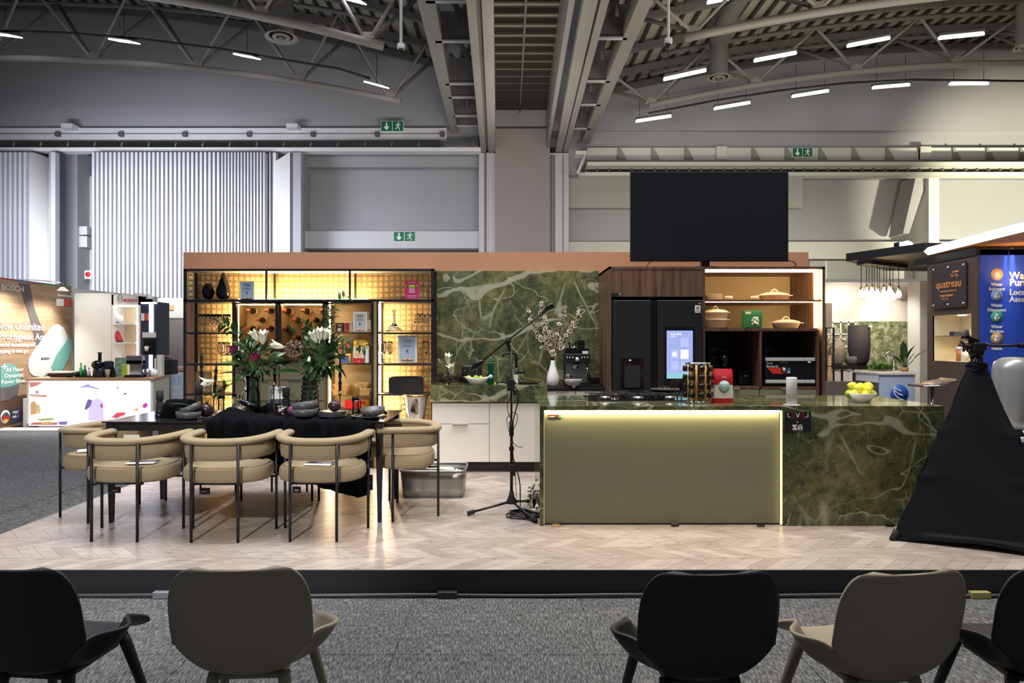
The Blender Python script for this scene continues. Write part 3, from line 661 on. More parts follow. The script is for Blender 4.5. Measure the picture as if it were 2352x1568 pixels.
# ================================================================== STAGE
SX0, SX1, SY0, SY1 = -3.72, 5.2, 4.234, 8.05
st = G('stage_floor', (0, 6, 0)); st.name = 'floor_stage'; OFF['floor_stage'] = Vector((0, 6, 0))
B().box(SX0, SX1, SY0, SY1, 0.0, ST-.010).build('stage_deck', BLACKM, st)
B().box(SX0, SX1, SY0-.012, SY0, 0.012, ST+.001).build('riser_board', mat('riser_black', (.018, .019, .024), .6, bump=.05, bscale=60), st, bevel=.002)
B().box(SX0-.012, SX0, SY0-.012, SY1, 0.0, ST+.001).build('side_trim', mat('edge_metal', (.25, .25, .25), .4, .8), st)
polys = []
DEP = .2275; PIT = .124; nb = int((SY1-SY0)/DEP)+1
for r_ in range(nb):
    y0 = SY0+r_*DEP; y1 = min(y0+DEP, SY1)
    sl = .2275*(1 if r_ % 2 == 0 else -1); fr = (y1-y0)/DEP
    ph = -.03 if r_ % 2 == 0 else -.03+.2275
    n0 = int((SX0-1)/PIT); n1 = int((SX1+1)/PIT)
    for i in range(n0, n1):
        a = i*PIT+ph; g_ = .0012
        poly = [(a+g_, y0+g_), (a+PIT-g_, y0+g_), (a+PIT-g_+sl*fr, y1-g_), (a+g_+sl*fr, y1-g_)]
        def clip(ps, k, keep):
            out = []
            for q in range(len(ps)):
                p0, p1 = ps[q], ps[(q+1) % len(ps)]; i0, i1 = keep(p0[0]), keep(p1[0])
                if i0: out.append(p0)
                if i0 != i1:
                    t = (k-p0[0])/(p1[0]-p0[0]); out.append((k, p0[1]+t*(p1[1]-p0[1])))
            return out
        poly = clip(poly, SX0, lambda x: x >= SX0)
        if len(poly) > 2: poly = clip(poly, SX1, lambda x: x <= SX1)
        if len(poly) > 2: polys.append((r_, poly))
rest = B(); cnt = 0
for r_, poly in polys:
    cx_ = sum(p[0] for p in poly)/len(poly); cy_ = sum(p[1] for p in poly)/len(poly)
    lim = 0.78*cy_+.1
    vis = -lim < cx_ < lim and r_ < 5
    if vis and cnt < 299:
        B().prism(poly, ST-.010, ST, 'xy').build('floor_plank', PLANK, st); cnt += 1
    else: rest.prism(poly, ST-.010, ST, 'xy')
rest.build('planks_beyond', PLANK, st, kind='stuff')
# cable taped along the riser foot
b = B(); pts = [(x, SY0-.035-.004*sin(x*5), .012+.006*sin(x*2.3)**2) for x in [-3.4+.2*i for i in range(42)]]
one(b.tube(pts, .011, 8), 'floor_cable', mat('cable_sleeve', (.06, .065, .07), .4), 'dark grey cable taped along the foot of the black riser', 'cable', origin=(0, SY0-.035, 0))
for (px, lab, m_) in ((1028, 'dark plastic clamp on the riser cable near the middle', 'clamp_dark'), (2250, 'worn yellow clamp on the riser cable near the right chairs', 'clamp_yellow'), (375, 'grey clamp on the riser cable beside the left taupe chair', 'clamp_grey')):
    mm = mat(m_, {'clamp_dark': (.03, .03, .035), 'clamp_yellow': (.35, .33, .12), 'clamp_grey': (.2, .21, .24)}[m_], .4)
    x = X(px, SY0-.04)
    B_ = B().box(x-.06, x+.06, SY0-.058, SY0-.016, .0, .04); one(B_, 'cable_clamp', mm, lab, 'clamp', origin=(x, SY0-.03, 0), bevel=.004)
# ================================================================== TERRACOTTA WALL + MARBLE BACKSPLASH
WY = 8.0
wt = B().box(X(421, WY), X(1857, WY), WY, WY+.12, ST, Z(579, WY)).build('wall_terracotta', TERRA, kind='structure')
bs = B().box(X(990, 7.96), X(1376, 7.96), 7.96, 7.995, ST+.86, Z(622, 7.96)); one(bs, 'marble_backsplash', MARB, 'green veined marble slab on the terracotta wall behind the sink', 'backsplash', origin=(0, 7.97, 1.6))
# ================================================================== BLACK SHELF UNIT
SD = 7.62; SB = 7.93
su = T('shelf_unit', 'black metal framed display shelf with cane back and lit wine cabinets', 'shelving', (X(710, SD), SD, ST))
def fbar(x0, x1, y0, y1, d0=SD, d1=None, m=BLACK, nm='frame_bar', par=su):
    d1 = d1 or d0+.03
    B().box(X(x0, SD), X(x1, SD), d0, d1, Z(y0, SD), Z(y1, SD)).build(nm, m, par, bevel=.002)
yF = 784+1.415*F/SD
for x0, x1 in ((421, 427), (990, 997)): fbar(x0, x1, 617, yF); fbar(x0, x1, 617, yF, SB-.04)
fbar(421, 997, 617, 622); fbar(421, 997, 617, 622, SB-.04); fbar(421, 427, 617, 622, SD, SB-.02); fbar(990, 997, 617, 622, SD, SB-.02)
fbar(421, 997, 687, 693, SD, SB-.02, nm='shelf')
for x in (611, 803): fbar(x-2, x+2, 622, 687); fbar(x-2, x+2, 622, 687, SB-.04)
for y in (763, 835, 904, 970, 1035):
    fbar(427, 533, y, y+4, SD, SB-.02, nm='shelf'); fbar(869, 990, y, y+4, SD, SB-.02, nm='shelf')
for x0, x1 in ((533, 539), (865, 869)): fbar(x0, x1, 693, yF, SD, SB-.02, nm='side_panel')
# lit underside of the top board and cane back
fbar(427, 990, 620, 622, SD+.03, SB-.05, CABW, 'top_board')
bk = B(); bk.box(X(421, SB)+.04, X(997, SB)-.01, SB, SB+.02, Z(690, SD), Z(617, SD)).build('cane_back', CANE, su)
B().box(X(443, SB), X(540, SB), SB, SB+.02, ST+.02, Z(690, SD)).build('cane_back', CANE, su)
B().box(X(860, SB), X(997, SB)-.01, SB, SB+.02, ST+.02, Z(690, SD)).build('cane_back', CANE, su)
# LED strips
def led(x, y0, y1, D, wpx=3.0, m=LEDW, nm='led_strip', par=su):
    B().box(X(x-wpx/2, D), X(x+wpx/2, D), D, D+.012, Z(y0, D), Z(y1, D)).build(nm, m, par)
led(546, 694, 828, SD+.05, 3.6, LEDP); led(757, 694, 832, SD+.06, 3.4, LEDP); led(757, 838, 1065, SD+.06, 4, LEDP)
led(873.4, 697, 760, SD+.10, 1.6, LEDW); led(873.4, 768, 833, SD+.10, 2, LEDW); led(873.4, 840, 903, SD+.10, 2, LEDW); led(873.4, 909, 1060, SD+.10, 2, LEDW)
led(541.2, 768, 832, SD+.12, 1.2, LEDW); led(541.2, 840, 901, SD+.12, 1.2, LEDW); led(541.2, 909, 1060, SD+.12, 1.2, LEDW); led(541.2, 697, 760, SD+.12, 1.2, LEDW)
B().box(X(560, SB), X(850, SB), SB-.16, SB-.13, Z(687, SD)+.001, Z(687, SD)+.012).build('led_strip', em('led_top', (1.0, .76, .42), 110), su)
# ---------------- wine cabinets
def cabinet(label, x0, x1, dark_bottom=True, nm='wine_cabinet'):
    c = T(nm, label, 'cabinet', (X((x0+x1)/2, SD), SD, ST))
    b = B(); a0 = X(x0, SD)+.004; a1 = X(x1, SD)-.004; zt = Z(694, SD)-.003
    b.box(a0, a0+.018, SD+.02, SB, ST+.08, zt); b.box(a1-.018, a1, SD+.02, SB, ST+.08, zt); b.box(a0, a1, SD+.02, SB, zt-.018, zt); b.box(a0, a1, SD+.02, SB, ST+.08, ST+.1)
    b.build('carcass', OLIVEG, c)
    B().box(a0, a1, SB-.012, SB+.0, ST+.08, zt-.018).build('back_panel', OLIVEG, c)
    B().box(a0+.02, a1-.02, SD+.05, SB, ST, ST+.08).build('plinth', BLACK, c)
    return c, a0, a1, zt
wc1, a0, a1, zt = cabinet('left wine cabinet with three rows of pegged bottles', 539, 640)
wc2, b0, b1, _ = cabinet('right wine cabinet, its bottles behind the tall bouquet', 641, 748)
pc, c0, c1, _ = cabinet('pantry cabinet full of packets next to the wine cabinets', 749, 858, nm='pantry_cabinet')
for c, q0, q1 in ((wc1, a0, a1), (wc2, b0, b1)):
    B().box(q0, q1, SD-.004, SD+.02, Z(832, SD), Z(826, SD)).build('divider', OLIVE, c)
    B().box(q0+.03, q1-.03, SD+.03, SD+.045, zt-.026, zt-.020).build('led_strip', LEDP, c)
    for y0, y1 in ((830, 872), (874, 920), (922, 990), (992, 1065)):
        d = B().box(q0+.004, q1-.004, SD-.004, SD+.018, Z(y1, SD), Z(y0, SD)).build('drawer', OLIVE, c, bevel=.003)
        B().box(q0+.1, q1-.1, SD-.008, SD-.003, Z(y0, SD)-.012, Z(y0, SD)-.006).build('drawer_grip', BLACK, d)
    fw = .024
    dd = B()
    dd.box(q0, q0+fw, SD-.03, SD-.008, Z(829, SD), zt); dd.box(q1-fw, q1, SD-.03, SD-.008, Z(829, SD), zt); dd.box(q0, q1, SD-.03, SD-.008, zt-.012, zt); dd.box(q0, q1, SD-.03, SD-.008, Z(829, SD), Z(829, SD)+.02)
    dr_ = dd.build('door', BLACK, c)
    B().box(q0+fw, q1-fw, SD-.021, SD-.017, Z(829, SD)+.02, zt-.012).build('door_pane', TINT, dr_)
fbar(853, 857.5, 693, yF, SD-.01, SD+.02, nm='frame_bar'); fbar(858, 865, 693, yF, SD+.0, SD+.02, OLIVEG, 'filler_strip')
for y in (764, 836, 908): B().box(c0+.018, c1-.018, SD+.03, SB-.012, Z(y, SD)-.008, Z(y, SD)).build('glass_shelf', BLACK if y < 900 else BRASS, pc)
# writing mirrored on the pantry glass
text('KING', .10, (X(765, SD), SB-.014, Z(728, SD)), mat('etched_olive', (.42, .33, .16), .4), pc, ext=.0005)
# ---------------- bottles
BOT = mat('bottle_glass', (.012, .010, .004), .08); FOIL = mat('copper_foil', (.75, .17, .09), .3, .4); LAB = mat('bottle_label', (.72, .58, .38), .6)
def bottle_wine(px, py, lab, g_):
    D = SD+.045; c = P(px, py, D)
    t = T('wine_bottle', lab, 'bottle', c, g_)
    B().lathe([(.014, c.y+.045), (.0145, c.y+.09), (.022, c.y+.12), (.037, c.y+.155), (.038, c.y+.262), (.03, c.y+.268)], (c.x, 0, c.z), 16, 'y').build('bottle_body', BOT, t)
    B().lathe([(.0165, c.y-.002), (.018, c.y), (.018, c.y+.035), (.0155, c.y+.05)], (c.x, 0, c.z), 14, 'y').build('foil_cap', FOIL, t)
    B().lathe([(.0386, c.y+.175), (.0388, c.y+.25)], (c.x, 0, c.z), 16, 'y').build('bottle_label', LAB, t)
    return t
rows = {713: (568, 611, 652, 695, 737), 734: (590, 631, 674, 717), 754: (568, 611, 652, 695), 776: (590, 631, 674)}
rn = {713: 'top', 734: 'second', 754: 'third', 776: 'fourth'}
pn = ['first from the left', 'second from the left', 'third from the left', 'fourth from the left', 'fifth from the left']
for y, xs in rows.items():
    for i, x in enumerate(xs):
        bottle_wine(x, y, 'copper-capped wine bottle, %s in the %s row of pegs' % (pn[i], rn[y]), 'wine bottles on pegs')
# ---------------- things on the shelves
def lathe_thing(nm, prof, px, py, D, m, label, cat, grp=None, n=20, k=1.0, **kw):
    c = P(px, py, D); b = B().lathe([(r*k, c.z+h*k) for r, h in prof], (c.x, c.y, 0), n, **kw)
    return one(b, nm, m, label, cat, grp, origin=c)
zs = 687
lathe_thing('round_vase', [(.02, 0), (.045, .01), (.072, .06), (.073, .09), (.058, .14), (.028, .178), (.026, .18), (.0, .17)], 478, zs, SD+.15, BLACKG, 'round glossy black faceted vase on the top shelf', 'vase', n=10)
lathe_thing('teardrop_vase', [(.035, 0), (.06, .015), (.078, .06), (.075, .11), (.05, .19), (.025, .26), (.018, .30), (.0, .29)], 513, zs, SD+.15, BLACKG, 'tall teardrop black vase on the top shelf', 'vase')
def acrylic(nm, label, x0, x1, y0, y1, D, inner, lines, tilt=0.0, base=True, grp=None):
    c = P((x0+x1)/2, y1, D); g = T(nm, label, 'sign', c, grp)
    W = X(x1, D)-X(x0, D); H = Z(y0, D)-Z(y1, D)
    B().box(c.x-W/2, c.x+W/2, c.y, c.y+.004, c.z+.001, c.z+H).build('acrylic_plate', PAPER, g)
    B().box(c.x-W*.40, c.x+W*.40, c.y-.003, c.y, c.z+H*.06, c.z+H*.94).build('printed_sheet', inner, g)
    for (s_, rel, sz, mm) in lines: text(s_, sz*H, (c.x, c.y-.0045, c.z+H*rel), mm, g, align='CENTER', ext=.0004)
    if base: B().box(c.x-W*.4, c.x+W*.4, c.y, c.y+.06, c.z, c.z+.004).build('base_foot', PAPER, g)
    return g, c, W, H
LB = mat('pale_blue_sheet', (.42, .54, .70), .5)
def food_strip(g, c, W, H, z=.10):
    for i, cc in enumerate(((.7, .25, .12), (.75, .45, .2), (.55, .12, .08), (.8, .5, .3), (.6, .3, .15))):
        nm = 'food_print_%d' % i; mm = MATS.get(nm) or mat(nm, cc, .6)
        B().lathe([(W*.065, c.y-.005), (W*.065, c.y-.004)], (c.x+(i-2)*W*.115, 0, c.z+H*z), 10, 'y').build('food_print', mm, g)
ln = [('COOKING', .80, .075, INK), ('STUDIO', .72, .075, INK), ('PANTRY', .58, .085, INK), ('R', .34, .18, INK)]
ga = acrylic('sign_stand', 'small white sign stand beside the black vases on the top shelf', 551, 584, 646, 689, SD+.05, LB, ln); food_strip(*ga)
ga = acrylic('sign_stand', 'blue cooking studio pantry sign between wine glasses on the right shelf', 914, 958, 770, 832, SD+.05, LB, ln); food_strip(*ga)
ga = acrylic('sign_stand', 'pale sign leaning in front of the boxes in the pantry cabinet', 811, 843, 716, 762, SD+.03, mat('pale_grey_sheet', (.55, .55, .56), .5), ln, base=False); food_strip(*ga)
ga = acrylic('pink_sign', 'magenta sign with a green pill shape at the right end of the top shelf', 930, 962, 644, 687, SD+.06, PINK, [('GEORGE\'S', .87, .09, PAPER), ('COSENTINO', .14, .095, PAPER), ('LOVE WALL', .04, .07, PAPER)])
g, c, W, H = ga
B().box(c.x-W*.5, c.x+W*.5, c.y-.002, c.y+.001, c.z, c.z+H).build('sign_face', PINK, g)
B().lathe([(H*.07, c.y-.006), (H*.07, c.y-.003)], (c.x-W*.33, 0, c.z+H*.70), 12, 'y').lathe([(H*.07, c.y-.006), (H*.07, c.y-.003)], (c.x+W*.33, 0, c.z+H*.70), 12, 'y').box(c.x-W*.33, c.x+W*.33, c.y-.006, c.y-.003, c.z+H*.63, c.z+H*.77).build('pill_shape', LIME, g)
B().box(c.x-W*.21, c.x+W*.21, c.y-.006, c.y-.003, c.z+H*.32, c.z+H*.60).build('pale_square', mat('pale_pink', (.6, .3, .42), .5), g)
FL = [(.026, 0), (.027, .002), (.004, .006), (.0035, .07), (.006, .078), (.018, .10), (.023, .14), (.020, .20), (.0195, .20), (.022, .14), (.017, .103), (.003, .083)]
fl0 = None
def flute(px, py, D, label, grp, nm='champagne_flute', prof=FL, k=1.0, origin=None, rot=None):
    c = P(px, py, D) if origin is None else Vector(origin); m_g = GLASS
    b = B().lathe([(r*k, h*k) for r, h in prof], (0, 0, 0), 14)
    o = b.build(nm, m_g); o.location = c
    if rot: o.rotation_euler = rot
    return tag(o, label, 'glass', grp)
for i, x in enumerate((460, 469, 478, 488, 497, 506, 516, 525)):
    flute(x, 762, SD+.08+(.07 if i % 2 else 0), 'champagne flute on the left shelf, '+['leftmost', 'second from the left', 'third from the left', 'fourth from the left', 'fourth from the right', 'third from the right', 'second from the right', 'rightmost'][i]+' of the row', 'champagne flutes on the left shelf')
WG = [(.034, 0), (.034, .002), (.004, .006), (.0035, .085), (.008, .092), (.036, .125), (.042, .155), (.036, .20), (.031, .235), (.0305, .235), (.0355, .20), (.041, .155), (.035, .127), (.004, .098)]
flute(508, 833, SD+.12, 'wine glass standing on the left shelf behind the peonies, left one', 'wine glasses on the left shelf', 'wine_glass', WG)
flute(521, 833, SD+.16, 'wine glass standing on the left shelf behind the peonies, right one', 'wine glasses on the left shelf', 'wine_glass', WG)
flute(880, 832, SD+.12, 'wine glass on the right shelf touching the light strip', 'wine glasses on the right shelf', 'wine_glass', WG)
flute(895, 832, SD+.08, 'wine glass on the right shelf just left of the blue sign', 'wine glasses on the right shelf', 'wine_glass', WG)
flute(977, 832, SD+.08, 'wine glass alone right of the blue sign', 'wine glasses on the right shelf', 'wine_glass', WG)
c = P(905, 761, SD+.12)
one(B().lathe([(.085, 0), (.10, .006), (.098, .015), (.05, .05), (.016, .10), (.013, .21), (.022, .24)], (0, 0, 0), 20), 'decanter', GLASS, 'wide based glass decanter on the upper right shelf', 'decanter').location = c
for i, (x, rz) in enumerate(((945, .5), (955, .5), (966, .55))):
    o = flute(x, 757, SD+.08+.06*i, 'stemware glass lying tilted on the upper right shelf, '+['closest to the decanter', 'in the middle', 'nearest the frame'][i], 'tilted glasses on the upper right shelf', 'tilted_glass', WG, .8, rot=(0, rz, 0))
    o.location.z += .012
# black boxes on shelf
bx = T('box_stack', 'row of black box files on the right shelf', 'box', P(932, 903, SD+.05))
B().pb(893, 972, 867, 903, SD+.05, SD+.07).build('box_front', BLACKM, bx); B().pb(898, 968, 865, 903, SD+.09, SD+.12).build('box_middle', BLACKM, bx); B().pb(905, 962, 864, 903, SD+.14, SD+.18).build('box_rear', BLACKM, bx)
# champagne bucket
c = P(955, 970, SD-.02)
t = T('champagne_bucket', 'polished metal champagne bucket on the low right shelf', 'bucket', (c.x, c.y, Z(970, SD)+.0))
zb = Z(970, SD)
B().lathe([(.075, zb), (.095, zb+.02), (.115, zb+.14), (.132, zb+.29), (.138, zb+.30), (.138, zb+.315), (.128, zb+.31), (.11, zb+.14), (.08, zb+.03)], (c.x, c.y, 0), 28).build('bucket_body', CHROME, t)
B().lathe([(.134, zb+.285), (.142, zb+.29), (.142, zb+.315), (.134, zb+.32)], (c.x, c.y, 0), 28).build('rolled_rim', GOLD, t)
for s_ in (-1, 1): B().tube([(c.x+s_*.12, c.y, zb+.2), (c.x+s_*.16, c.y, zb+.2), (c.x+s_*.16, c.y, zb+.15), (c.x+s_*.115, c.y, zb+.15)], .006, 8).build('side_handle', GOLD, t)
# gold frame on left shelf
c = P(467, 902, SD+.14); t = T('framed_picture', 'small gilt scalloped picture frame on the left shelf', 'frame', c)
W = .19; H = .235
b = B()
for (x0, x1, z0, z1) in ((-W/2, W/2, 0, .016), (-W/2, W/2, H-.016, H), (-W/2, -W/2+.016, 0, H), (W/2-.016, W/2, 0, H)): b.box(c.x+x0, c.x+x1, c.y, c.y+.015, c.z+z0, c.z+z1)
for i in range(12):
    for q in ((-W/2, H*i/12+.01), (W/2, H*i/12+.01)): b.ball((c.x+q[0], c.y+.007, c.z+q[1]), .009, n=6, m=4)
    b.ball((c.x-W/2+W*i/11, c.y+.007, c.z+H), .009, n=6, m=4)
b.build('gilt_frame', GOLD, t)
B().box(c.x-W/2+.01, c.x+W/2-.01, c.y+.006, c.y+.01, c.z+.01, c.z+H-.01).build('picture', mat('sepia_print', (.62, .42, .25), .6, var=.35, vscale=30), t)
B().box(c.x-.04, c.x+.04, c.y+.002, c.y+.007, c.z+.06, c.z+.17).build('picture_inset', mat('pale_sepia', (.75, .58, .42), .6), t)
# pantry goods
def pack(nm, label, x0, x1, y0, y1, D, dep, m, bands=(), txt=None, cat='packet', bev=.006, grp=None):
    c = P((x0+x1)/2, y1, D); g = T(nm, label, cat, c, grp); W = X(x1, D)-X(x0, D); H = Z(y0, D)-Z(y1, D)
    B().box(c.x-W/2, c.x+W/2, D, D+dep, c.z, c.z+H).build('pack_body', m, g, bevel=bev)
    for (a, b_, u0, u1, mm) in bands: B().box(c.x-W/2+W*u0, c.x-W/2+W*u1, D-.002, D+.004, c.z+H*a, c.z+H*b_).build('print_band', mm, g)
    for (s_, rel, sz, mm) in (txt or ()): text(s_, sz*H, (c.x, D-.0035, c.z+H*rel), mm, g, align='CENTER', ext=.0004)
    return g
CARD = mat('cream_card', (.72, .60, .45), .6); DKB = mat('dark_brown_card', (.06, .03, .02), .5); KRAFT = mat('kraft_card', (.45, .28, .14), .7)
pack('spice_box', 'dark brown box with a round food picture in the pantry', 769, 790, 741, 763, SD+.06, .06, DKB, ((.1, .45, .3, .7, CARD), (.6, .85, .35, .75, KRAFT)), cat='box')
pack('red_box', 'red and cream carton in the upper pantry row', 791, 810, 739, 763, SD+.07, .06, CARD, ((.2, .9, .1, .6, RED), (0, .15, 0, .6, RED)), cat='box')
pack('tall_carton', 'tall cream carton behind the pale pantry sign', 812, 850, 716, 763, SD+.08, .07, CARD, ((.7, .73, 0, 1, KRAFT),), cat='box')
pack('small_carton', 'small cream carton at the right end of the upper pantry row', 838, 852, 735, 763, SD+.04, .03, CARD, ((.1, .3, .2, .8, KRAFT),), cat='box')
pack('yellow_bag', 'rounded yellow bag behind the flour packet in the pantry', 811, 846, 779, 810, SD+.14, .06, YELLOW, bev=.03, cat='bag')
pack('flour_packet', 'cream flour packet with a red foot in the pantry', 811, 836, 797, 834, SD+.05, .06, mat('flour_paper', (.80, .66, .48), .6), ((0, .32, 0, 1, RED), (.8, .98, .3, .7, INK)), [('all purpose', .55, .10, RED), ('flour', .42, .10, RED), ('1kg', .1, .10, PAPER)], 'bag')
pack('white_packet', 'narrow white packet right of the flour packet', 838, 847, 795, 834, SD+.06, .05, PAPER, cat='bag')
pack('blue_tub', 'blue and yellow packet lying on the lower pantry shelf', 779, 805, 812, 832, SD+.05, .08, YELLOW, ((0, .8, 0, .85, BLUEP),), bev=.015, cat='packet')
pack('sauce_jar', 'dark sauce jar with a yellow lid in the pantry', 775, 787, 784, 812, SD+.16, .05, DKB, ((.75, 1, 0, 1, YELLOW),), cat='jar')
pack('sauce_bottle', 'dark sauce bottle with a red cap in the pantry', 793, 802, 786, 832, SD+.17, .04, DKB, ((.75, .95, 0, 1, RED),), cat='bottle')
pack('red_bag', 'bright red folded bag on the lowest lit pantry shelf', 791, 826, 919, 940, SD+.04, .1, mat('bright_red', (.85, .02, .015), .4), bev=.01, cat='bag')
pack('amber_tin', 'red and amber carton right of the bright red bag', 829, 850, 918, 940, SD+.08, .08, mat('amber_card', (.75, .28, .03), .4), ((.5, .9, 0, .5, RED),), cat='box')
B().box(c0+.018, c1-.018, SD+.03, SB-.012, Z(940, SD)-.01, Z(940, SD)).build('glass_shelf', BLACK, pc)
def dish(x0, x1, y0, y1, D, label):
    c = P((x0+x1)/2, y1, D); W = (X(x1, D)-X(x0, D))/2; H = Z(y0, D)-Z(y1, D); b = B()
    b.add([(c.x+sx*W*.8, c.y+.02+ (sy)*.12, c.z) for sy in (0, 1) for sx in (-1, 1)]+[(c.x+sx*W, c.y+sy*.16, c.z+H) for sy in (0, 1) for sx in (-1, 1)], [(0, 1, 3, 2), (0, 4, 5, 1), (2, 3, 7, 6), (0, 2, 6, 4), (1, 5, 7, 3)])
    b.box(c.x-W*1.08, c.x+W*1.08, c.y-.006, c.y+.002, c.z+H-.008, c.z+H+.004)
    return one(b, 'glass_dish', mat('amber_glass', (.8, .5, .2), .1, alpha=.55) if 'amber_glass' not in MATS else MATS['amber_glass'], label, 'dish', 'glass oven dishes in the pantry', origin=c, solid=.004)
dish(763, 797, 895, 907, SD+.05, 'lower left glass oven dish in the pantry'); dish(766, 800, 883, 894, SD+.06, 'upper left glass oven dish in the pantry')
dish(816, 850, 893, 907, SD+.05, 'lower right glass oven dish in the pantry'); dish(808, 845, 879, 892, SD+.06, 'upper right glass oven dish in the pantry')
# floor level basket seen between chairs
pack('shopping_bag', 'patterned orange and yellow paper bag on the lowest right shelf', 893, 960, 1010, 1034, SD+.06, .1, YELLOW, ((.1, .9, .1, .3, RED), (.1, .9, .5, .75, KRAFT), (.5, 1, .78, 1, mat('leaf_green_print', (.02, .4, .08), .5))), cat='bag')
# ================================================================== SINK COUNTER
KD = 7.35; KB = 7.955
xl = X(988, KD); xm = X(1257, KD)
kc = T('base_cabinet', 'cream base cabinet under the marble sink counter', 'cabinet', ((xl+xm)/2, KD, ST))
zt = Z(923, KD)
B().box(xl+.015, xm-.01, KD+.05, KB, ST+.12, zt-.001).build('carcass', CABW, kc)
B().box(xl+.03, xm-.03, KD+.1, KB, ST, ST+.12).build('plinth', BLACK, kc)
zc1 = Z(1062, KD); zd = Z(974, KD); xs = X(1124, KD)
def front(x0, x1, z0, z1, nm, par=kc, D=KD+.02, m=CABW): return B().box(x0+.003, x1-.003, D, D+.022, z0+.003, z1-.003).build(nm, m, par, bevel=.0015)
front(xl+.02, xs, zd, zt-.012, 'drawer'); lo = front(xl+.02, xs, zc1, zd, 'drawer'); front(xs, xm-.01, zc1, zt-.012, 'door')
B().box(X(1039, KD), X(1074, KD), KD-.008, KD+.02, zd-.006, zd+.002).build('handle_lip', mat('taupe_metal', (.5, .42, .36), .4, .3), lo)
B().box(xl+.02, xm-.01, KD+.03, KD+.05, zt-.012, zt-.001).build('finger_rail', mat('taupe_shadow', (.35, .28, .25), .6), kc)
ct = B(); ztop = Z(885, KD)
sx0, sx1, sy0_, sy1_ = X(1135, KD), X(1240, KD), KD+.18, KD+.50
ct.box(xl, sx0, KD, KB, ztop-.03, ztop).box(sx1, xm, KD, KB, ztop-.03, ztop).box(sx0, sx1, KD, sy0_, ztop-.03, ztop).box(sx0, sx1, sy1_, KB, ztop-.03, ztop)
ct.box(xl, xm, KD, KD+.03, zt, ztop-.03)
ct.box(xl, xl+.03, KD+.03, KB, zt, ztop-.03)
one(ct, 'marble_worktop', MARB, 'green marble worktop with a deep apron over the cream cabinets', 'worktop', origin=((xl+xm)/2, KD, zt), bevel=.0015)
sk = T('sink_basin', 'black inset sink basin in the marble worktop', 'sink', ((sx0+sx1)/2, KD+.34, ztop))
B().box(sx0, sx1, sy0_, sy0_+.01, ztop-.17, ztop+.004).box(sx0, sx1, sy1_-.01, sy1_, ztop-.17, ztop+.004).box(sx0, sx0+.01, sy0_, sy1_, ztop-.17, ztop+.004).box(sx1-.01, sx1, sy0_, sy1_, ztop-.17, ztop+.004).build('basin_wall', BLACK, sk)
B().box(sx0, sx1, sy0_, sy1_, ztop-.175, ztop-.165).build('basin_floor', BLACK, sk)
# right lower section with black top
xr0 = xm+.004; xr1 = X(1390, KD+.05)
rc = T('base_cabinet', 'cream base cabinet with a thin black top beside the fridge housing', 'cabinet', ((xr0+xr1)/2, KD+.1, ST))
zr1 = Z(890, KD+.1)
B().box(xr0, xr1, KD+.14, KB, ST+.12, zr1-.03).build('carcass', CABW, rc); B().box(xr0, xr1, KD+.18, KB, ST, ST+.12).build('plinth', BLACK, rc)
for a, b_ in ((0, .5), (.5, 1)):
    d = front(xr0+(xr1-xr0)*a, xr0+(xr1-xr0)*b_, zr1-.22, zr1-.035, 'drawer', rc, KD+.115)
    B().box(xr0+(xr1-xr0)*(a+.15), xr0+(xr1-xr0)*(b_-.12), KD+.1, KD+.115, zr1-.05, zr1-.043).build('handle_lip', MATS['taupe_metal'], d)
    front(xr0+(xr1-xr0)*a, xr0+(xr1-xr0)*b_, ST+.13, zr1-.225, 'door', rc, KD+.115)
one(B().box(xr0, xr1, KD+.1, KB, zr1-.03, zr1), 'black_worktop', BLACK, 'thin black worktop under the espresso machine', 'worktop', origin=((xr0+xr1)/2, KD+.3, zr1))
# faucet
fx = X(1186, KD+.53); fy = KD+.54
t = T('kitchen_faucet', 'tall square-bent matte black kitchen faucet behind the microphone stand', 'faucet', (fx, fy, ztop))
B().tube([(fx, fy, ztop), (fx, fy, ztop+.30), (fx-.012, fy-.01, ztop+.325), (fx-.04, fy-.02, ztop+.335), (fx-.14, fy-.10, ztop+.335), (fx-.15, fy-.105, ztop+.325), (fx-.15, fy-.105, ztop+.30)], .014, 10).build('spout', BLACK, t)
B().cyl((fx, fy, ztop+.12), (fx+.10, fy, ztop+.12), .017).build('side_lever', BLACK, t); B().cyl((fx, fy, ztop), (fx, fy, ztop+.17), .022).build('faucet_body', BLACK, t)
# counter items -------------------------------------------------
def W_(px, py, D): return P(px, py, D)
def leafmesh(L=1.0, w=.22, bend=.25, n=6):
    vs = []; fs = []
    for i in range(n+1):
        t = i/n; ww = w*sin(pi*min(1, t*.93+.07))**.8*(1-.25*t) if i < n else 0.004
        z = -bend*t*t
        vs += [(-ww, t*L, z+ww*.25), (0, t*L, z), (ww, t*L, z+ww*.25)]
    for i in range(n):
        a = i*3; fs += [(a, a+1, a+4, a+3), (a+1, a+2, a+5, a+4)]
    return vs, fs
LEAF = mat('leaf_green', (.028, .085, .022), .32, var=.4, vscale=9); LEAF2 = mat('leaf_grey_green', (.055, .12, .055), .38, var=.3, vscale=9); LEAFL = mat('leaf_light', (.13, .22, .05), .4)
PETAL = mat('lily_petal', (.86, .88, .74), .5); PETALG = mat('lily_throat', (.55, .66, .22), .5); PEONY = mat('peony_magenta', (.22, .008, .085), .6, var=.3, vscale=60); HYD = mat('hydrangea_dusky', (.30, .22, .19), .6, var=.5, vscale=50); BERRY = mat('dark_branch', (.02, .014, .01), .5)
LM = {}
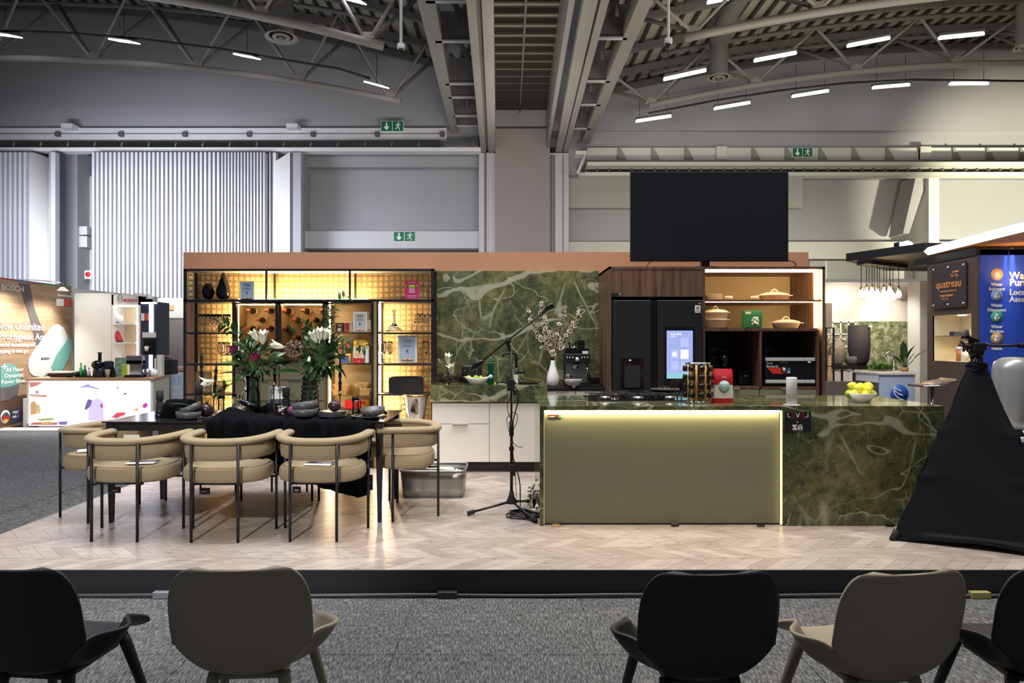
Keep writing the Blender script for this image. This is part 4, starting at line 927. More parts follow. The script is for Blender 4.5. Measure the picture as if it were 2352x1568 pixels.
def leaf_mesh(key, m, L, w, bend):
    if key in LM: return LM[key]
    v, f = leafmesh(L, w, bend); me = bpy.data.meshes.new('leaf'); me.from_pydata(v, [], f); me.polygons.foreach_set('use_smooth', [True]*len(f)); me.materials.append(m); LM[key] = me; return me
def put_leaf(par, pos, d, size, key='a', roll=0, nm='leaf'):
    spec = {'a': (LEAF, 1, .20, .25), 'b': (LEAF2, 1, .26, .15), 'c': (LEAFL, 1, .16, .3), 'd': (LEAF, 1, .13, .5)}[key]
    me = leaf_mesh(key, *spec)
    o = bpy.data.objects.new(nm, me); COL.objects.link(o); o.parent = par
    q = Vector(d).normalized().to_track_quat('Y', 'Z')
    o.rotation_mode = 'QUATERNION'; o.rotation_quaternion = q @ Matrix.Rotation(roll, 4, 'Y').to_quaternion()
    o.location = Vector(pos)-off(par); o.scale = (size, size, size)
    return o
def add_leaf(b, pos, d, size, w=.2, bend=.25, roll=0):
    v, f = leafmesh(1, w, bend, 4); q = Vector(d).normalized().to_track_quat('Y', 'Z') @ Matrix.Rotation(roll, 4, 'Y').to_quaternion(); M3 = q.to_matrix()
    b.add([Vector(pos)+M3 @ (Vector(p)*size) for p in v], f, True)
def lily(par, pos, d, size, nm='lily', op=.5, m=PETAL):
    b = B(); q = Vector(d).normalized().to_track_quat('Z', 'Y').to_matrix()
    for k in range(6):
        a = k*pi/3+(.1 if k % 2 else 0); n = 6
        vs = []; fs = []
        for i in range(n+1):
            t = i/n; r = .05+op*t**1.7; h = t*(1-.22*t*op*2); ww = .20*sin(pi*min(1, t*.88+.1))
            if i == n: ww = .01; 
            c_ = Vector((r*cos(a), r*sin(a), h)); tn = Vector((-sin(a), cos(a), 0))
            vs += [c_-tn*ww+Vector((cos(a), sin(a), 0))*-.03, c_, c_+tn*ww+Vector((cos(a), sin(a), 0))*-.03]
        for i in range(n): j = i*3; fs += [(j, j+1, j+4, j+3), (j+1, j+2, j+5, j+4)]
        b.add([Vector(pos)+q @ (v*size) for v in vs], fs, True)
    return b.build(nm, m, par)
# potted lily with dark twisted branches
c = W_(1030, 884, KD+.2)
t = T('lily_arrangement', 'white lily in a dark twig nest at the left end of the sink counter', 'flowers', (c.x, c.y, ztop))
random.seed(5)
nb_ = B()
for i in range(34):
    a0_ = random.uniform(0, 6.28); pts = []
    for k in range(7):
        a = a0_+k*.45; r = .085+.055*random.random()
        pts.append((c.x+.02+r*1.15*cos(a), c.y+r*.8*sin(a), ztop+.02+random.uniform(0, .085)))
    nb_.tube(pts, .0055, 5)
nb_.build('twig_nest', BERRY, t, kind='stuff')
B().lathe([(.03, ztop), (.033, ztop+.03), (.03, ztop+.03)], (c.x-.02, c.y-.02, 0), 14).build('holder', THIN, t)
for (px, py, dx, dz, s_) in ((1038, 862, -.12, .9, .16), (1028, 835, .1, .9, .14)): lily(t, W_(px, py, c.y), (dx, -.35, dz), s_, op=.32)
lily(t, W_(1013, 836, c.y), (-.3, -.3, .7), .07, 'lily_bud', .15, mat('lily_bud', (.7, .6, .35), .5))
B().tube([(c.x, c.y, ztop+.03), W_(1028, 835, c.y)], .006, 6).build('stem', LEAF, t)
for (px, py, d, s_, k) in ((1020, 850, (-.8, -.1, .6), .17, 'a'), (1014, 842, (-1, -.1, .1), .20, 'd'), (1045, 862, (1, -.1, .35), .12, 'b'), (1050, 868, (.9, -.4, .2), .12, 'a'), (1022, 870, (-.5, -.3, .9), .15, 'a')): put_leaf(t, W_(px, py, c.y), d, s_, k)
# toaster
c = W_(1080, 884, KD+.22); t = T('toaster', 'black toaster behind the lime bowl', 'toaster', (c.x, c.y, ztop))
x0, x1 = X(1060, c.y), X(1106, c.y); h = .215
B().box(x0, x1, c.y, c.y+.2, ztop+.012, ztop+h).build('toaster_body', BLACK, t, bevel=.03, seg=4)
for k in range(5): B().lathe([(.0035, c.y-.004), (.0035, c.y+.001)], (X(1095, c.y), 0, ztop+.055+.026*k), 8, 'y').build('button', PAPER, t)
B().box(x0+.03, x0+.045, c.y-.02, c.y, ztop+.14, ztop+.155).build('lever', CHROME, t); B().box(x0+.03, x1-.03, c.y+.05, c.y+.075, ztop+h-.002, ztop+h+.002).build('slot', BLACKG, t)
# lime bowl
c = W_(1096, 886, KD+.07); c.z = ztop
bw = B(); n = 28
prof = [(.3, 0), (.5, .008), (.82, .05), (1.0, .078), (.97, .078), (.78, .052), (.45, .014), (0.001, .012)]
for (r, h) in prof:
    for j in range(n):
        a = 2*pi*j/n; k = 1+.0*cos(a); bw.v.append((c.x+r*.145*cos(a), c.y+r*.075*sin(a), c.z+h+(.018*cos(a)**2*(r > .7))))
for i in range(len(prof)-1):
    for j in range(n): j2 = (j+1) % n; bw.f.append([i*n+j, i*n+j2, (i+1)*n+j2, (i+1)*n+j]); bw.sm.append(True); bw.mi.append(0)
bw.f.append(list(range(n))); bw.sm.append(False); bw.mi.append(0)
one(bw, 'oval_bowl', WHITEG, 'white boat-shaped bowl with limes on the sink counter', 'bowl', origin=c)
LEM = mat('lemon_skin', (.80, .72, .05), .45, bump=.3, bscale=160); LIMS = mat('lime_skin', (.35, .50, .03), .4, bump=.3, bscale=160)
def fruit(p, r, m, label, grp, sx=1.15, nm='lemon', rz=0):
    b = B().lathe([(0.0, -r*sx*1.08), (r*.18, -r*sx), (r*.6, -r*sx*.74), (r*.93, -r*sx*.3), (r, 0), (r*.93, r*sx*.3), (r*.6, r*sx*.74), (r*.2, r*sx), (0.0, r*sx*1.1)], (0, 0, 0), 14, 'x')
    o = b.build(nm, m); o.location = p; o.rotation_euler = (0, .3*random.uniform(-1, 1), rz); return tag(o, label, 'fruit', grp)
for (px, py, r, n_) in ((1077, 871, .028, 'left'), (1093, 872, .030, 'middle'), (1104, 871, .027, 'right')): fruit((X(px, c.y), c.y+random.uniform(-.01, .02), ztop+.078), r, LIMS if px != 1077 else LEM, 'lime in the boat-shaped bowl on the sink counter, the %s one' % n_, 'limes in the boat-shaped bowl', 1.1, 'lime', px)
# dish soap
c = W_(1127, 884, KD+.2); t = T('dish_soap_bottle', 'dark green dish soap bottle with a pale label by the sink', 'bottle', (c.x, c.y, ztop))
B().lathe([(.034, ztop), (.036, ztop+.01), (.034, ztop+.10), (.026, ztop+.14), (.036, ztop+.20), (.030, ztop+.235), (.014, ztop+.25)], (c.x, c.y, 0), 18, sy=.6).build('bottle_body', mat('soap_green', (.0, .06, .028), .1), t)
B().lathe([(.014, ztop+.25), (.016, ztop+.262), (.010, ztop+.29), (.008, ztop+.305)], (c.x, c.y, 0), 12).build('cap', mat('cap_green', (.0, .22, .09), .4), t)
B().lathe([(.024, c.y-.024), (.024, c.y-.020)], (c.x, 0, ztop+.085), 16, 'y').build('bottle_label', mat('soap_label', (.55, .62, .72), .5), t)
c = W_(1137, 884, KD+.16); one(B().box(c.x-.012, c.x+.012, c.y, c.y+.05, ztop, ztop+.02), 'sponge', LIME, 'small green sponge in front of the soap bottle', 'sponge', origin=(c.x, c.y, ztop), bevel=.003)
c = W_(1152, 882, KD+.12); one(B().lathe([(.055, ztop+.002), (.06, ztop+.012), (.03, ztop+.014)], (c.x, c.y, 0), 16, sy=.7), 'soap_dish', CHROME, 'crumpled foil dish left of the faucet', 'dish', origin=(c.x, c.y, ztop))
# white teardrop vase with dried blooms
c = W_(1270, 884, KD+.32); c.z = zr1
lathe = [(.045, 0), (.062, .02), (.072, .07), (.066, .12), (.045, .19), (.028, .25), (.024, .292), (.020, .292), (.022, .24)]
one(B().lathe([(r, c.z+h) for r, h in lathe], (c.x, c.y, 0), 24), 'teardrop_vase', WHITEG, 'white teardrop vase beside the espresso machine', 'vase', origin=c)
t = T('dried_blossom_branches', 'pale cup-shaped dried blossoms on branches in the white vase', 'flowers', (c.x, c.y, c.z+.28))
DRY = mat('dried_blossom', (.72, .62, .52), .7); DRYC = mat('blossom_centre', (.20, .14, .10), .8)
def bloom_mesh(r):
    b = B().lathe([(r*.25, -r*.4), (r*.75, -r*.15), (r*1.0, r*.25), (r*.92, r*.35), (r*.62, r*.0), (r*.55, -.1*r)], (0, 0, 0), 8); b.m = 1
    b.lathe([(r*.5, r*-.02), (r*.3, r*.12), (.0001, r*.14)], (0, 0, 0), 7)
    return b
bm_o = None; top0 = Vector((c.x, c.y, c.z+.27)); kk = 0
random.seed(11)
for (ex, ey, n) in ((1206, 708, 26), (1238, 690, 27), (1268, 760, 14), (1298, 700, 20), (1336, 712, 22), (1250, 740, 14)):
    e = W_(ex, ey, c.y-.02); pts = [top0+(e-top0)*(i/5)+Vector((0, 0, .0)) for i in range(6)]
    B().tube(pts, .0035, 5).build('branch', BERRY, t)
    for i in range(n):
        f_ = .22+.78*i/n; p = top0+(e-top0)*f_+Vector((random.uniform(-1, 1)*.026, random.uniform(-1, 1)*.022, random.uniform(-1, 1)*.018))
        if bm_o is None: bm_o = bloom_mesh(.026).build('blossom', [DRY, DRYC]); o = bm_o
        else: o = bm_o.copy(); COL.objects.link(o)
        o.parent = t; o.location = p-off(t); o.rotation_euler = (1.3+random.uniform(-.6, .6), random.uniform(-.6, .6), random.uniform(-.6, .6)); s_ = random.uniform(.8, 1.2)*(1.1-.3*f_); o.scale = (s_, s_, s_); kk += 1
# espresso machine
D = KD+.25; c = W_(1325, 884, D); t = T('espresso_machine', 'black espresso machine with steel parts and round gauge', 'coffee machine', (c.x, D, zr1))
x0, x1 = X(1297, D), X(1356, D)
def zz(py): return Z(py, D)
B().box(x0, x1, D, D+.28, zz(834), zz(812)).build('head', BLACK, t, bevel=.012, seg=3)
B().box(x0+.01, x1-.01, D+.02, D+.28, zz(812), zz(800)).build('top_tray', BLACKG, t, bevel=.006)
B().box(x0+.01, x1-.01, D+.14, D+.28, zr1+.03, zz(834)).build('rear_column', BLACK, t); B().box(x0, x1, D, D+.28, zr1, zr1+.055).build('drip_tray', BLACK, t, bevel=.006)
B().box(x0+.02, x1-.02, D+.13, D+.145, zr1+.055, zz(834)).build('splash_plate', STEEL, t)
B().lathe([(.024, D-.008), (.024, D), ], (X(1326, D), 0, zz(825)), 20, 'y').build('gauge_ring', CHROME, t); B().lathe([(.019, D-.010), (.019, D-.006)], (X(1326, D), 0, zz(825)), 20, 'y').build('gauge_face', PAPER, t)
for x in (1303, 1309, 1316, 1337, 1343, 1350): B().lathe([(.009, D-.007), (.009, D)], (X(x, D), 0, zz(821)), 10, 'y').build('button', CHROME, t)
B().tube([(X(1346, D), D+.05, zz(834)), (X(1350, D), D-.01, zz(850)), (X(1344, D), D-.03, zz(870))], .005, 8).build('steam_wand', CHROME, t)
B().cyl((X(1324, D), D+.06, zz(834)), (X(1324, D), D+.06, zz(846)), .034, n=18).build('group_head', CHROME, t); B().cyl((X(1324, D), D+.05, zz(845)), (X(1322, D), D-.08, zz(848)), .013).build('portafilter_handle', BLACK, t)
B().lathe([(.034, zr1+.057), (.036, zr1+.13), (.032, zr1+.135)], (X(1307, D), D+.06, 0), 16).build('milk_jug', CHROME, t)
hp = W_(1325, 800, D+.1)
B().lathe([(.035, zz(800)), (.05, zz(788)), (.05, zz(785))], (X(1318, D), D+.12, 0), 14).build('bean_hopper', THIN, t)
B().box(X(1328, D), X(1344, D), D+.04, D+.07, zz(800), zz(781)).build('hopper_lid', BLACKG, t); B().box(X(1338, D), X(1351, D), D-.002, D+.03, zz(812), zz(806)).build('price_tag', PAPER, t)
# mortar
D = KD+.13; c = W_(1317, 884, D); c.z = zr1; MORT = mat('mortar_stone', (.34, .34, .32), .85, var=.35, vscale=90, bump=.4, bscale=120)
b = B().lathe([(.05, c.z+.02), (.085, c.z+.045), (.10, c.z+.085), (.094, c.z+.09), (.07, c.z+.05), (.001, c.z+.04)], (c.x, c.y, 0), 22)
for a in (.6, 2.5, 4.7): b.lathe([(.018, c.z), (.022, c.z+.035)], (c.x+.055*cos(a), c.y+.055*sin(a), 0), 8)
one(b, 'stone_mortar', MORT, 'speckled grey stone mortar on feet before the espresso machine', 'mortar', origin=c)
pack('black_canister_box', 'low black box at the foot of the fridge housing', 1357, 1377, 866, 883, KD+.2, .14, BLACKG, cat='box', bev=.003)
# ================================================================== TALL HOUSING
TD = 7.15; TB = 7.98
hx0 = X(1399, TD); hxm = X(1617, TD); hx1 = X(1895, TD); hz = Z(612, TD)
hs = T('tall_kitchen_unit', 'dark walnut housing around the fridge and the lit open shelves', 'cabinet', ((hx0+hx1)/2, TD, ST))
tk = .022
B().box(hx0, hx0+tk, TD, TB, ST, hz).build('side_panel', WALNUT, hs); B().box(hxm-.01, hxm+.012, TD+.002, TB, ST, hz).build('side_panel', WALNUT, hs)
B().box(hx1-.028, hx1, TD, TB, ST, hz).build('side_panel', WALNUT, hs)
B().box(hx0, hx1, TD, TB, hz-.028, hz).build('top_panel', WALNUT, hs)
B().box(hx0, hx1, TB-.01, TB, ST, hz).build('back_panel', OLIVEG, hs)
zf1 = Z(681, TD)
zsplit = (hx0+tk+hxm)/2
B().box(hx0+tk+.004, hxm-.012, TD+.004, TD+.026, zf1, hz-.032).build('flap_door', WALNUT, hs)
B().box(hx0+tk, hxm-.012, TD+.05, TB-.02, zf1-.01, zf1).build('inner_shelf', BLACKM, hs)
B().box(hx0+tk+.002, hx0+tk+.012, TD+.03, TB-.02, ST, zf1).build('liner', BLACKM, hs); B().box(hxm-.022, hxm-.011, TD+.03, TB-.02, ST, zf1).build('liner', BLACKM, hs)
t = B().box(X(1403, TD), X(1424, TD), TD-.004, TD+.004, Z(678, TD), Z(673, TD)); one(t, 'small_tag', BLACK, 'tiny dark tag with a green tip on the walnut flap', 'tag', origin=P(1413, 676, TD))
one(B().box(X(1421, TD), X(1424, TD), TD-.006, TD-.003, Z(678, TD), Z(673, TD)), 'tag_tip', mat('tag_green', (.05, .5, .12), .5), 'green tip of the tiny tag under the walnut flap', 'tag', origin=P(1423, 676, TD))
# open shelves (right half)
ix0 = hxm+.012; ix1 = hx1-.028
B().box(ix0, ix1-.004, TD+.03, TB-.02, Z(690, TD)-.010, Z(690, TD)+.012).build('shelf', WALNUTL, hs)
B().box(ix0+.02, ix1-.06, TD+.05, TD+.062, Z(690, TD)-.016, Z(690, TD)-.0105).build('led_strip', LEDS, hs)  # extra strip added out of sight to brighten the pots below
B().box(ix0, X(1878, TD), TD+.002, TB-.02, Z(760, TD), Z(753.5, TD)).build('shelf', WALNUT, hs)
B().box(ix0, X(1878, TD), TD+.002, TB-.02, Z(893, TD), Z(888, TD)).build('shelf', WALNUT, hs)
B().box(X(1745, TD), X(1750, TD), TD+.002, TB-.02, Z(890, TD), Z(758, TD)).build('mid_panel', WALNUT, hs)
B().box(X(1877, TD), X(1882, TD), TD+.002, TB-.02, ST, Z(758, TD)).build('mid_panel', WALNUT, hs)
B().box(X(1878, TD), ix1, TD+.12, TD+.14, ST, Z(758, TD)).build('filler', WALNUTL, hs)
B().box(ix0, X(1878, TD), TB-.12, TB-.015, Z(892, TD), Z(760, TD)).build('dark_back', mat('niche_black', (.02, .022, .026), .6), hs)
B().box(ix0+.004, X(1744, TD), TD+.004, TD+.024, ST+.1, Z(894, TD)).build('drawer', SAGE, hs); B().box(X(1746, TD), X(1876, TD), TD+.004, TD+.024, ST+.1, Z(894, TD)).build('drawer', SAGE, hs)
for (a, b_) in ((1686, 1698), (1796, 1812)): B().box(X(a, TD), X(b_, TD), TD-.015, TD+.01, Z(893.5, TD), Z(891.5, TD)).build('handle_lip', MATS['taupe_metal'], hs)
B().box(ix0+.01, X(1877, TD), TD+.02, TD+.035, Z(624, TD), Z(619.5, TD)).build('led_strip', LEDS, hs)
B().box(X(1873, TD+.04), X(1879, TD+.04), TD+.04, TD+.052, Z(753, TD), Z(620, TD)).build('led_strip', em('led_side_bright', (1.0, .70, .40), 130), hs)
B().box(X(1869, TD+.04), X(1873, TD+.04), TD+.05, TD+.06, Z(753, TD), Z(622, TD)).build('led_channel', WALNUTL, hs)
# fridge
fD = TD-.03; fr = T('fridge', 'large black side-by-side fridge with a lit touch screen', 'fridge', (X(1510, fD), fD, ST))
FR = mat('fridge_black_steel', (.038, .037, .040), .38, .6, bump=.03, bscale=300)
B().box(X(1408, fD), X(1612, fD), fD+.05, TB-.05, ST+.03, Z(690, fD)).build('fridge_body', BLACKM, fr)
z690 = Z(689, fD)
dl = B().box(X(1408, fD), X(1495, fD), fD, fD+.06, ST+.04, z690).build('door', FR, fr, bevel=.008, seg=3)
dr_ = B().box(X(1510, fD), X(1614, fD), fD, fD+.06, ST+.04, z690).build('door', FR, fr, bevel=.008, seg=3)
B().box(X(1496, fD), X(1509, fD), fD+.025, fD+.05, ST+.04, z690-.005).build('centre_channel', BLACKG, fr)
B().box(X(1426, fD), X(1478, fD), fD-.003, fD+.01, Z(893, fD), Z(822, fD)).build('dispenser', BLACKG, dl)
B().box(X(1434, fD), X(1470, fD), fD-.006, fD-.002, Z(890, fD), Z(838, fD)).build('dispenser_niche', BLACKM, dl)
B().box(X(1445, fD), X(1449, fD), fD-.007, fD-.003, Z(828, fD), Z(826, fD)).build('indicator', em('indicator_blue', (.5, .6, 1), 4), dl)
B().box(X(1526, fD), X(1596, fD), fD-.004, fD+.01, Z(893, fD), Z(750, fD)).build('screen_glass', BLACKG, dr_)
SCR = em('screen_glow', (.42, .50, .95), .9); SCR2 = em('screen_tile', (.52, .60, 1.0), .95); SCRT = em('screen_teal', (.30, .62, .72), 1.0); SCW = em('screen_white', (.9, .93, 1), 1.4)
B().box(X(1531, fD), X(1591, fD), fD-.006, fD-.003, Z(869, fD), Z(759, fD)).build('screen', SCR, dr_)
B().box(X(1531, fD), X(1591, fD), fD-.007, fD-.005, Z(869, fD), Z(855, fD)).build('screen_band', SCRT, dr_)
for i, (x, y, m_) in enumerate(((1541, 776, SCR), (1563, 776, SCR2), (1541, 803, SCR2), (1563, 803, SCW), (1541, 829, SCR2), (1563, 829, SCR2))):
    B().box(X(x, fD), X(x+18, fD), fD-.008, fD-.006, Z(y+21, fD), Z(y, fD)).build('screen_tile', m_, dr_)
text('9:53 PM', .035, (X(1539, fD), fD-.009, Z(770, fD)), SCW, dr_); text('TUESDAY', .014, (X(1539, fD), fD-.009, Z(774, fD)), SCW, dr_)
b = B().prism([(X(1544, fD), Z(818, fD)), (X(1544, fD), Z(811, fD)), (X(1549, fD), Z(806, fD)), (X(1554, fD), Z(811, fD)), (X(1554, fD), Z(818, fD))], fD-.010, fD-.008); b.build('house_icon', SCW, dr_)
B().box(X(1596, fD), X(1609, fD), fD-.004, fD, Z(718, fD), Z(701, fD)).build('energy_sticker', PAPER, dr_); text('20', .034, (X(1602.5, fD), fD-.006, Z(709, fD)), INK, dr_, align='CENTER'); text('YEAR WARRANTY', .007, (X(1602.5, fD), fD-.006, Z(714, fD)), INK, dr_, align='CENTER')
B().box(X(1604, fD), X(1610, fD), fD-.003, fD, Z(697, fD), Z(695.5, fD)).build('badge', GREYL, dr_)
# crockery on shelves
PORC = mat('cream_porcelain', (.86, .78, .62), .2)
zs1 = Z(690, TD)+.012; zs2 = Z(753.5, TD)
pD = TD+.22
px0 = X(1642, pD)
t = T('plate_stack', 'stack of cream plates on the upper walnut shelf', 'plates', (px0, pD+.05, zs1), None)
for i in range(8): B().lathe([(.06, zs1+.009*i), (.10, zs1+.003+.009*i), (.10, zs1+.007+.009*i), (.001, zs1+.006+.009*i)], (px0, pD+.05, 0), 24).build('plate', PORC if i % 2 == 0 else MATS.get('plate_rim') or mat('plate_rim', (.62, .55, .42), .3), t)
for (x, n_) in ((1675, 'plate stack'), (1735, 'covered dish')):
    c = Vector((X(x, TD+.14), TD+.16, zs1)); one(B().lathe([(.035, c.z), (.045, c.z+.045), (.041, c.z+.045), (.033, c.z+.006), (.001, c.z+.006)], (c.x, c.y, 0), 18), 'ramekin', PORC, 'small cream ramekin beside the '+n_+' on the upper shelf', 'bowl', 'ramekins', origin=c)
def casserole(px, zb, D, hw, hd, h, label, oval=True, lid=.035, k=1.0):
    c = Vector((X(px, D), D+hd, zb)); t = T('covered_dish', label, 'dish', c)
    B().lathe([(hw*.78, zb), (hw*.95, zb+h*.85), (hw*1.03, zb+h*.9), (hw*1.03, zb+h), (hw*.93, zb+h)], (c.x, c.y, 0), 32, sy=hd/hw).build('dish_body', PORC, t)
    B().lathe([(hw*.98, zb+h), (hw*.9, zb+h+lid*.35), (hw*.5, zb+h+lid*.85), (.001, zb+h+lid)], (c.x, c.y, 0), 32, sy=hd/hw).build('lid', PORC, t)
    B().tube([(c.x-.045+.09*i/8, c.y, zb+h+lid*.75+.035*sin(pi*i/8)) for i in range(9)], .008, 8).build('lid_handle', PORC, t)
    for s_ in (-1, 1): B().box(c.x+s_*hw*.98, c.x+s_*(hw+.024), c.y-.035, c.y+.035, zb+h*.86, zb+h*.98).build('side_handle', PORC, t, bevel=.004)
    return t
casserole(1788, zs1, TD+.14, .165, .115, .062, 'cream covered dish on the upper walnut shelf')
casserole(1815, zs2, TD+.10, .155, .11, .065, 'cream covered dish on the middle walnut shelf')
D = TD+.14; c = Vector((X(1652, D), D+.13, zs2)); t = T('cooking_pot', 'tall two-tier cream cooking pot on the middle shelf', 'pot', c)
B().lathe([(.10, zs2), (.125, zs2+.02), (.13, zs2+.09), (.138, zs2+.092), (.138, zs2+.10), (.128, zs2+.10)], (c.x, c.y, 0), 32).build('pot_body', PORC, t)
B().lathe([(.125, zs2+.10), (.132, zs2+.17), (.14, zs2+.172), (.14, zs2+.18), (.12, zs2+.18)], (c.x, c.y, 0), 32).build('upper_tier', PORC, t)
B().lathe([(.136, zs2+.18), (.12, zs2+.195), (.06, zs2+.212), (.001, zs2+.216)], (c.x, c.y, 0), 32).build('lid', PORC, t)
B().tube([(c.x-.03+.06*i/8, c.y, zs2+.208+.038*sin(pi*i/8)) for i in range(9)], .007, 8).build('lid_handle', PORC, t)
for zz_ in (.092, .172):
    for s_ in (-1, 1): B().box(c.x+s_*.132, c.x+s_*.155, c.y-.03, c.y+.03, zs2+zz_, zs2+zz_+.008).build('side_handle', PORC, t, bevel=.003)
pack('green_box', 'green carton with a splash picture on the middle walnut shelf', 1710, 1751, 713, 753, TD+.10, .10, GREENB, ((.05, .07, 0, 1, GREENB), (.8, .93, .06, .36, mat('pale_label', (.6, .55, .5), .5))), cat='box', bev=.002)
g = bpy.data.objects['green_box']; b = B(); D = TD+.095; random.seed(2)
for i in range(22): b.lathe([(random.uniform(.006, .02), D+.003-.0001*i), (.001, D+.002-.0001*i)], (X(1733, D)+random.uniform(-.035, .035), 0, Z(736, D)+random.uniform(-.04, .035)), 7, 'y')
b.build('splash_print', mat('splash_white', (.62, .72, .68), .4), g)
# blender, microwave in niches
z888 = Z(888, TD); D = TD+.2
c = Vector((X(1668, D), D+.08, z888)); t = T('jug_blender', 'blender with a glass jug in the dark left niche', 'blender', c)
B().lathe([(.075, c.z), (.07, c.z+.10), (.05, c.z+.17)], (c.x, c.y, 0), 18).build('motor_base', BLACK, t); B().lathe([(.05, c.z+.18), (.072, c.z+.36), (.068, c.z+.36), (.045, c.z+.18)], (c.x, c.y, 0), 18).build('glass_jug', VGREEN, t)
B().lathe([(.073, c.z+.36), (.07, c.z+.385), (.04, c.z+.39)], (c.x, c.y, 0), 18).build('jug_lid', BLACKM, t)
B().tube([(c.x-.07, c.y, c.z+.33), (c.x-.11, c.y, c.z+.31), (c.x-.105, c.y, c.z+.23), (c.x-.06, c.y, c.z+.20)], .008, 8).build('jug_handle', GLASS, t)
c = Vector((X(1713, D), D+.1, z888)); t = T('food_processor', 'low black appliance right of the blender in the dark niche', 'appliance', c); B().box(c.x-.075, c.x+.075, c.y-.1, c.y+.1, c.z, c.z+.14).build('appliance_body', BLACKG, t, bevel=.02, seg=3); B().box(c.x-.08, c.x+.08, c.y-.1, c.y+.1, c.z+.142, c.z+.155).build('lid', BLACKM, t, bevel=.004)
text('Bosch', .018, (c.x-.02, c.y-.102, c.z+.1), GREYL, t)
SOCK = mat('socket_plate', (.16, .16, .15), .5)
for (a, b_, n_) in ((1631, 1652, 'left'), (1757, 1780, 'right')):
    sk_ = T('wall_socket', 'grey wall socket in the %s dark niche' % n_, 'socket', P((a+b_)/2, 808, TB-.13)); B().box(X(a, TB-.13), X(b_, TB-.13), TB-.13, TB-.12, Z(822, TB-.13), Z(798, TB-.13)).build('socket_plate', SOCK, sk_)
    B().lathe([(.03, TB-.16), (.03, TB-.13)], (X((a+b_)/2+1, TB-.13), 0, Z(813, TB-.13)), 12, 'y').build('plug', BLACKG, sk_)
D = TD+.03; t = T('microwave', 'built-in style microwave with steel bands in the right niche', 'microwave', (X(1813, D), D, z888))
B().box(X(1757, D), X(1873, D), D+.01, D+.40, z888, Z(821, D)).build('oven_body', BLACK, t)
B().box(X(1757, D), X(1873, D), D, D+.015, z888+.01, Z(822, D)).build('oven_front', BLACKG, t)
for (y0, y1) in ((821, 828.5), (872, 879.5)):
    B().box(X(1757.5, D), X(1847, D), D-.012, D, Z(y1, D), Z(y0, D)).build('steel_band', GREYL, t, bevel=.002); B().box(X(1848, D), X(1871, D), D-.012, D, Z(y1, D), Z(y0, D)).build('steel_band', GREYL, t, bevel=.002)
D2 = D-.003
text('Anti', .038, (X(1760, D), D2, Z(836, D)), PAPER, t); text('Bacteria', .038, (X(1760, D), D2, Z(843.5, D)), PAPER, t)
B().prism([(X(1761, D), Z(844, D)), (X(1795, D), Z(844, D)), (X(1808, D), Z(858, D)), (X(1775, D), Z(858, D))], D-.002, D-.001).build('red_flash', mat('flash_red', (.75, .04, .03), .4), t)
B().lathe([(.034, D-.005), (.034, D)], (X(1801, D), 0, Z(849, D)), 18, 'y').build('seal', BLACK, t); B().lathe([(.018, D-.006), (.018, D-.005)], (X(1801, D), 0, Z(849, D)), 14, 'y').build('seal_inner', GREYL, t)
B().box(X(1808, D), X(1815, D), D-.003, D, Z(856, D), Z(845, D)).build('sticker', BLUEP, t); B().box(X(1808, D), X(1815, D), D-.004, D-.002, Z(856, D), Z(853, D)).build('sticker_foot', PAPER, t)
text('ceramic enamel', .012, (X(1793, D), D2, Z(833, D)), GREYL, t); text('9:56', .018, (X(1855, D), D2, Z(832.5, D)), SCW, t)
# ================================================================== TV
VD = 7.2; t = T('television', 'large switched-off flat television standing above the walnut unit', 'television', P(1629, 600, VD))
B().box(X(1448, VD), X(1811, VD), VD, VD+.035, Z(600, VD), Z(394, VD)).build('tv_body', BLACK, t, bevel=.003)
B().box(X(1450, VD), X(1809, VD), VD-.003, VD, Z(597, VD), Z(396, VD)).build('tv_panel', mat('tv_screen', (.012, .013, .017), .16), t)
B().box(X(1614, VD), X(1632, VD), VD+.03, VD+.09, hz+.004, Z(560, VD)).build('mount_post', BLACK, t); B().box(X(1590, VD), X(1655, VD), VD+.035, VD+.08, Z(540, VD), Z(520, VD)).build('mount_plate', BLACK, t)
B().box(X(1600, VD), X(1646, VD), VD-.02, VD+.18, hz, hz+.008).build('foot_plate', BLACK, t)
B().tube([P(1811, 598, VD+.02), P(1822, 601, VD+.03), P(1829, 606, VD+.05), (X(1832, VD), VD+.1, hz+.004)], .005, 6).build('power_cable', BLACK, t); B().tube([P(1497, 600, VD+.03), P(1490, 605, VD+.03), (X(1487, VD), VD+.05, hz+.004)], .004, 6).build('power_cable', BLACK, t)
# ================================================================== ISLAND
ID = 5.24; IB = 6.27; ix_l = X(1240, ID); ix_r = X(2169, ID); it = ST+.92; zt_ = Z(942.5, ID)
xp0 = X(1249, ID); xp1 = X(1792, ID)
t = T('kitchen_island', 'long green marble kitchen island with a sage front panel and glowing edge', 'island', ((ix_l+ix_r)/2, ID, ST))
b = B(); b.box(ix_l, ix_r, ID, IB, zt_, it); b.build('marble_top', MARB2, t, bevel=.002)
B().box(ix_l, xp0, ID, IB, ST, zt_).build('marble_end', MARB2, t)
B().box(X(1797.5, ID), ix_r, ID, IB, ST, zt_).build('marble_front', MARB2, t)
pD = ID+.035
B().box(xp0+.002, X(1794, ID), pD, pD+.02, ST+.012, zt_-.012).build('front_panel', SAGE, t)
B().box(xp0, X(1797, ID), pD+.03, IB-.02, ST+.02, zt_).build('carcass', BLACKM, t)
B().box(xp0, X(1797, ID), pD+.01, pD+.03, ST, ST+.012).build('kick_rail', BLACKM, t)
B().box(xp0+.004, X(1792, ID), ID+.008, ID+.020, zt_-.010, zt_-.002).build('led_strip', em('led_island', (1.0, .78, .40), 85), t)
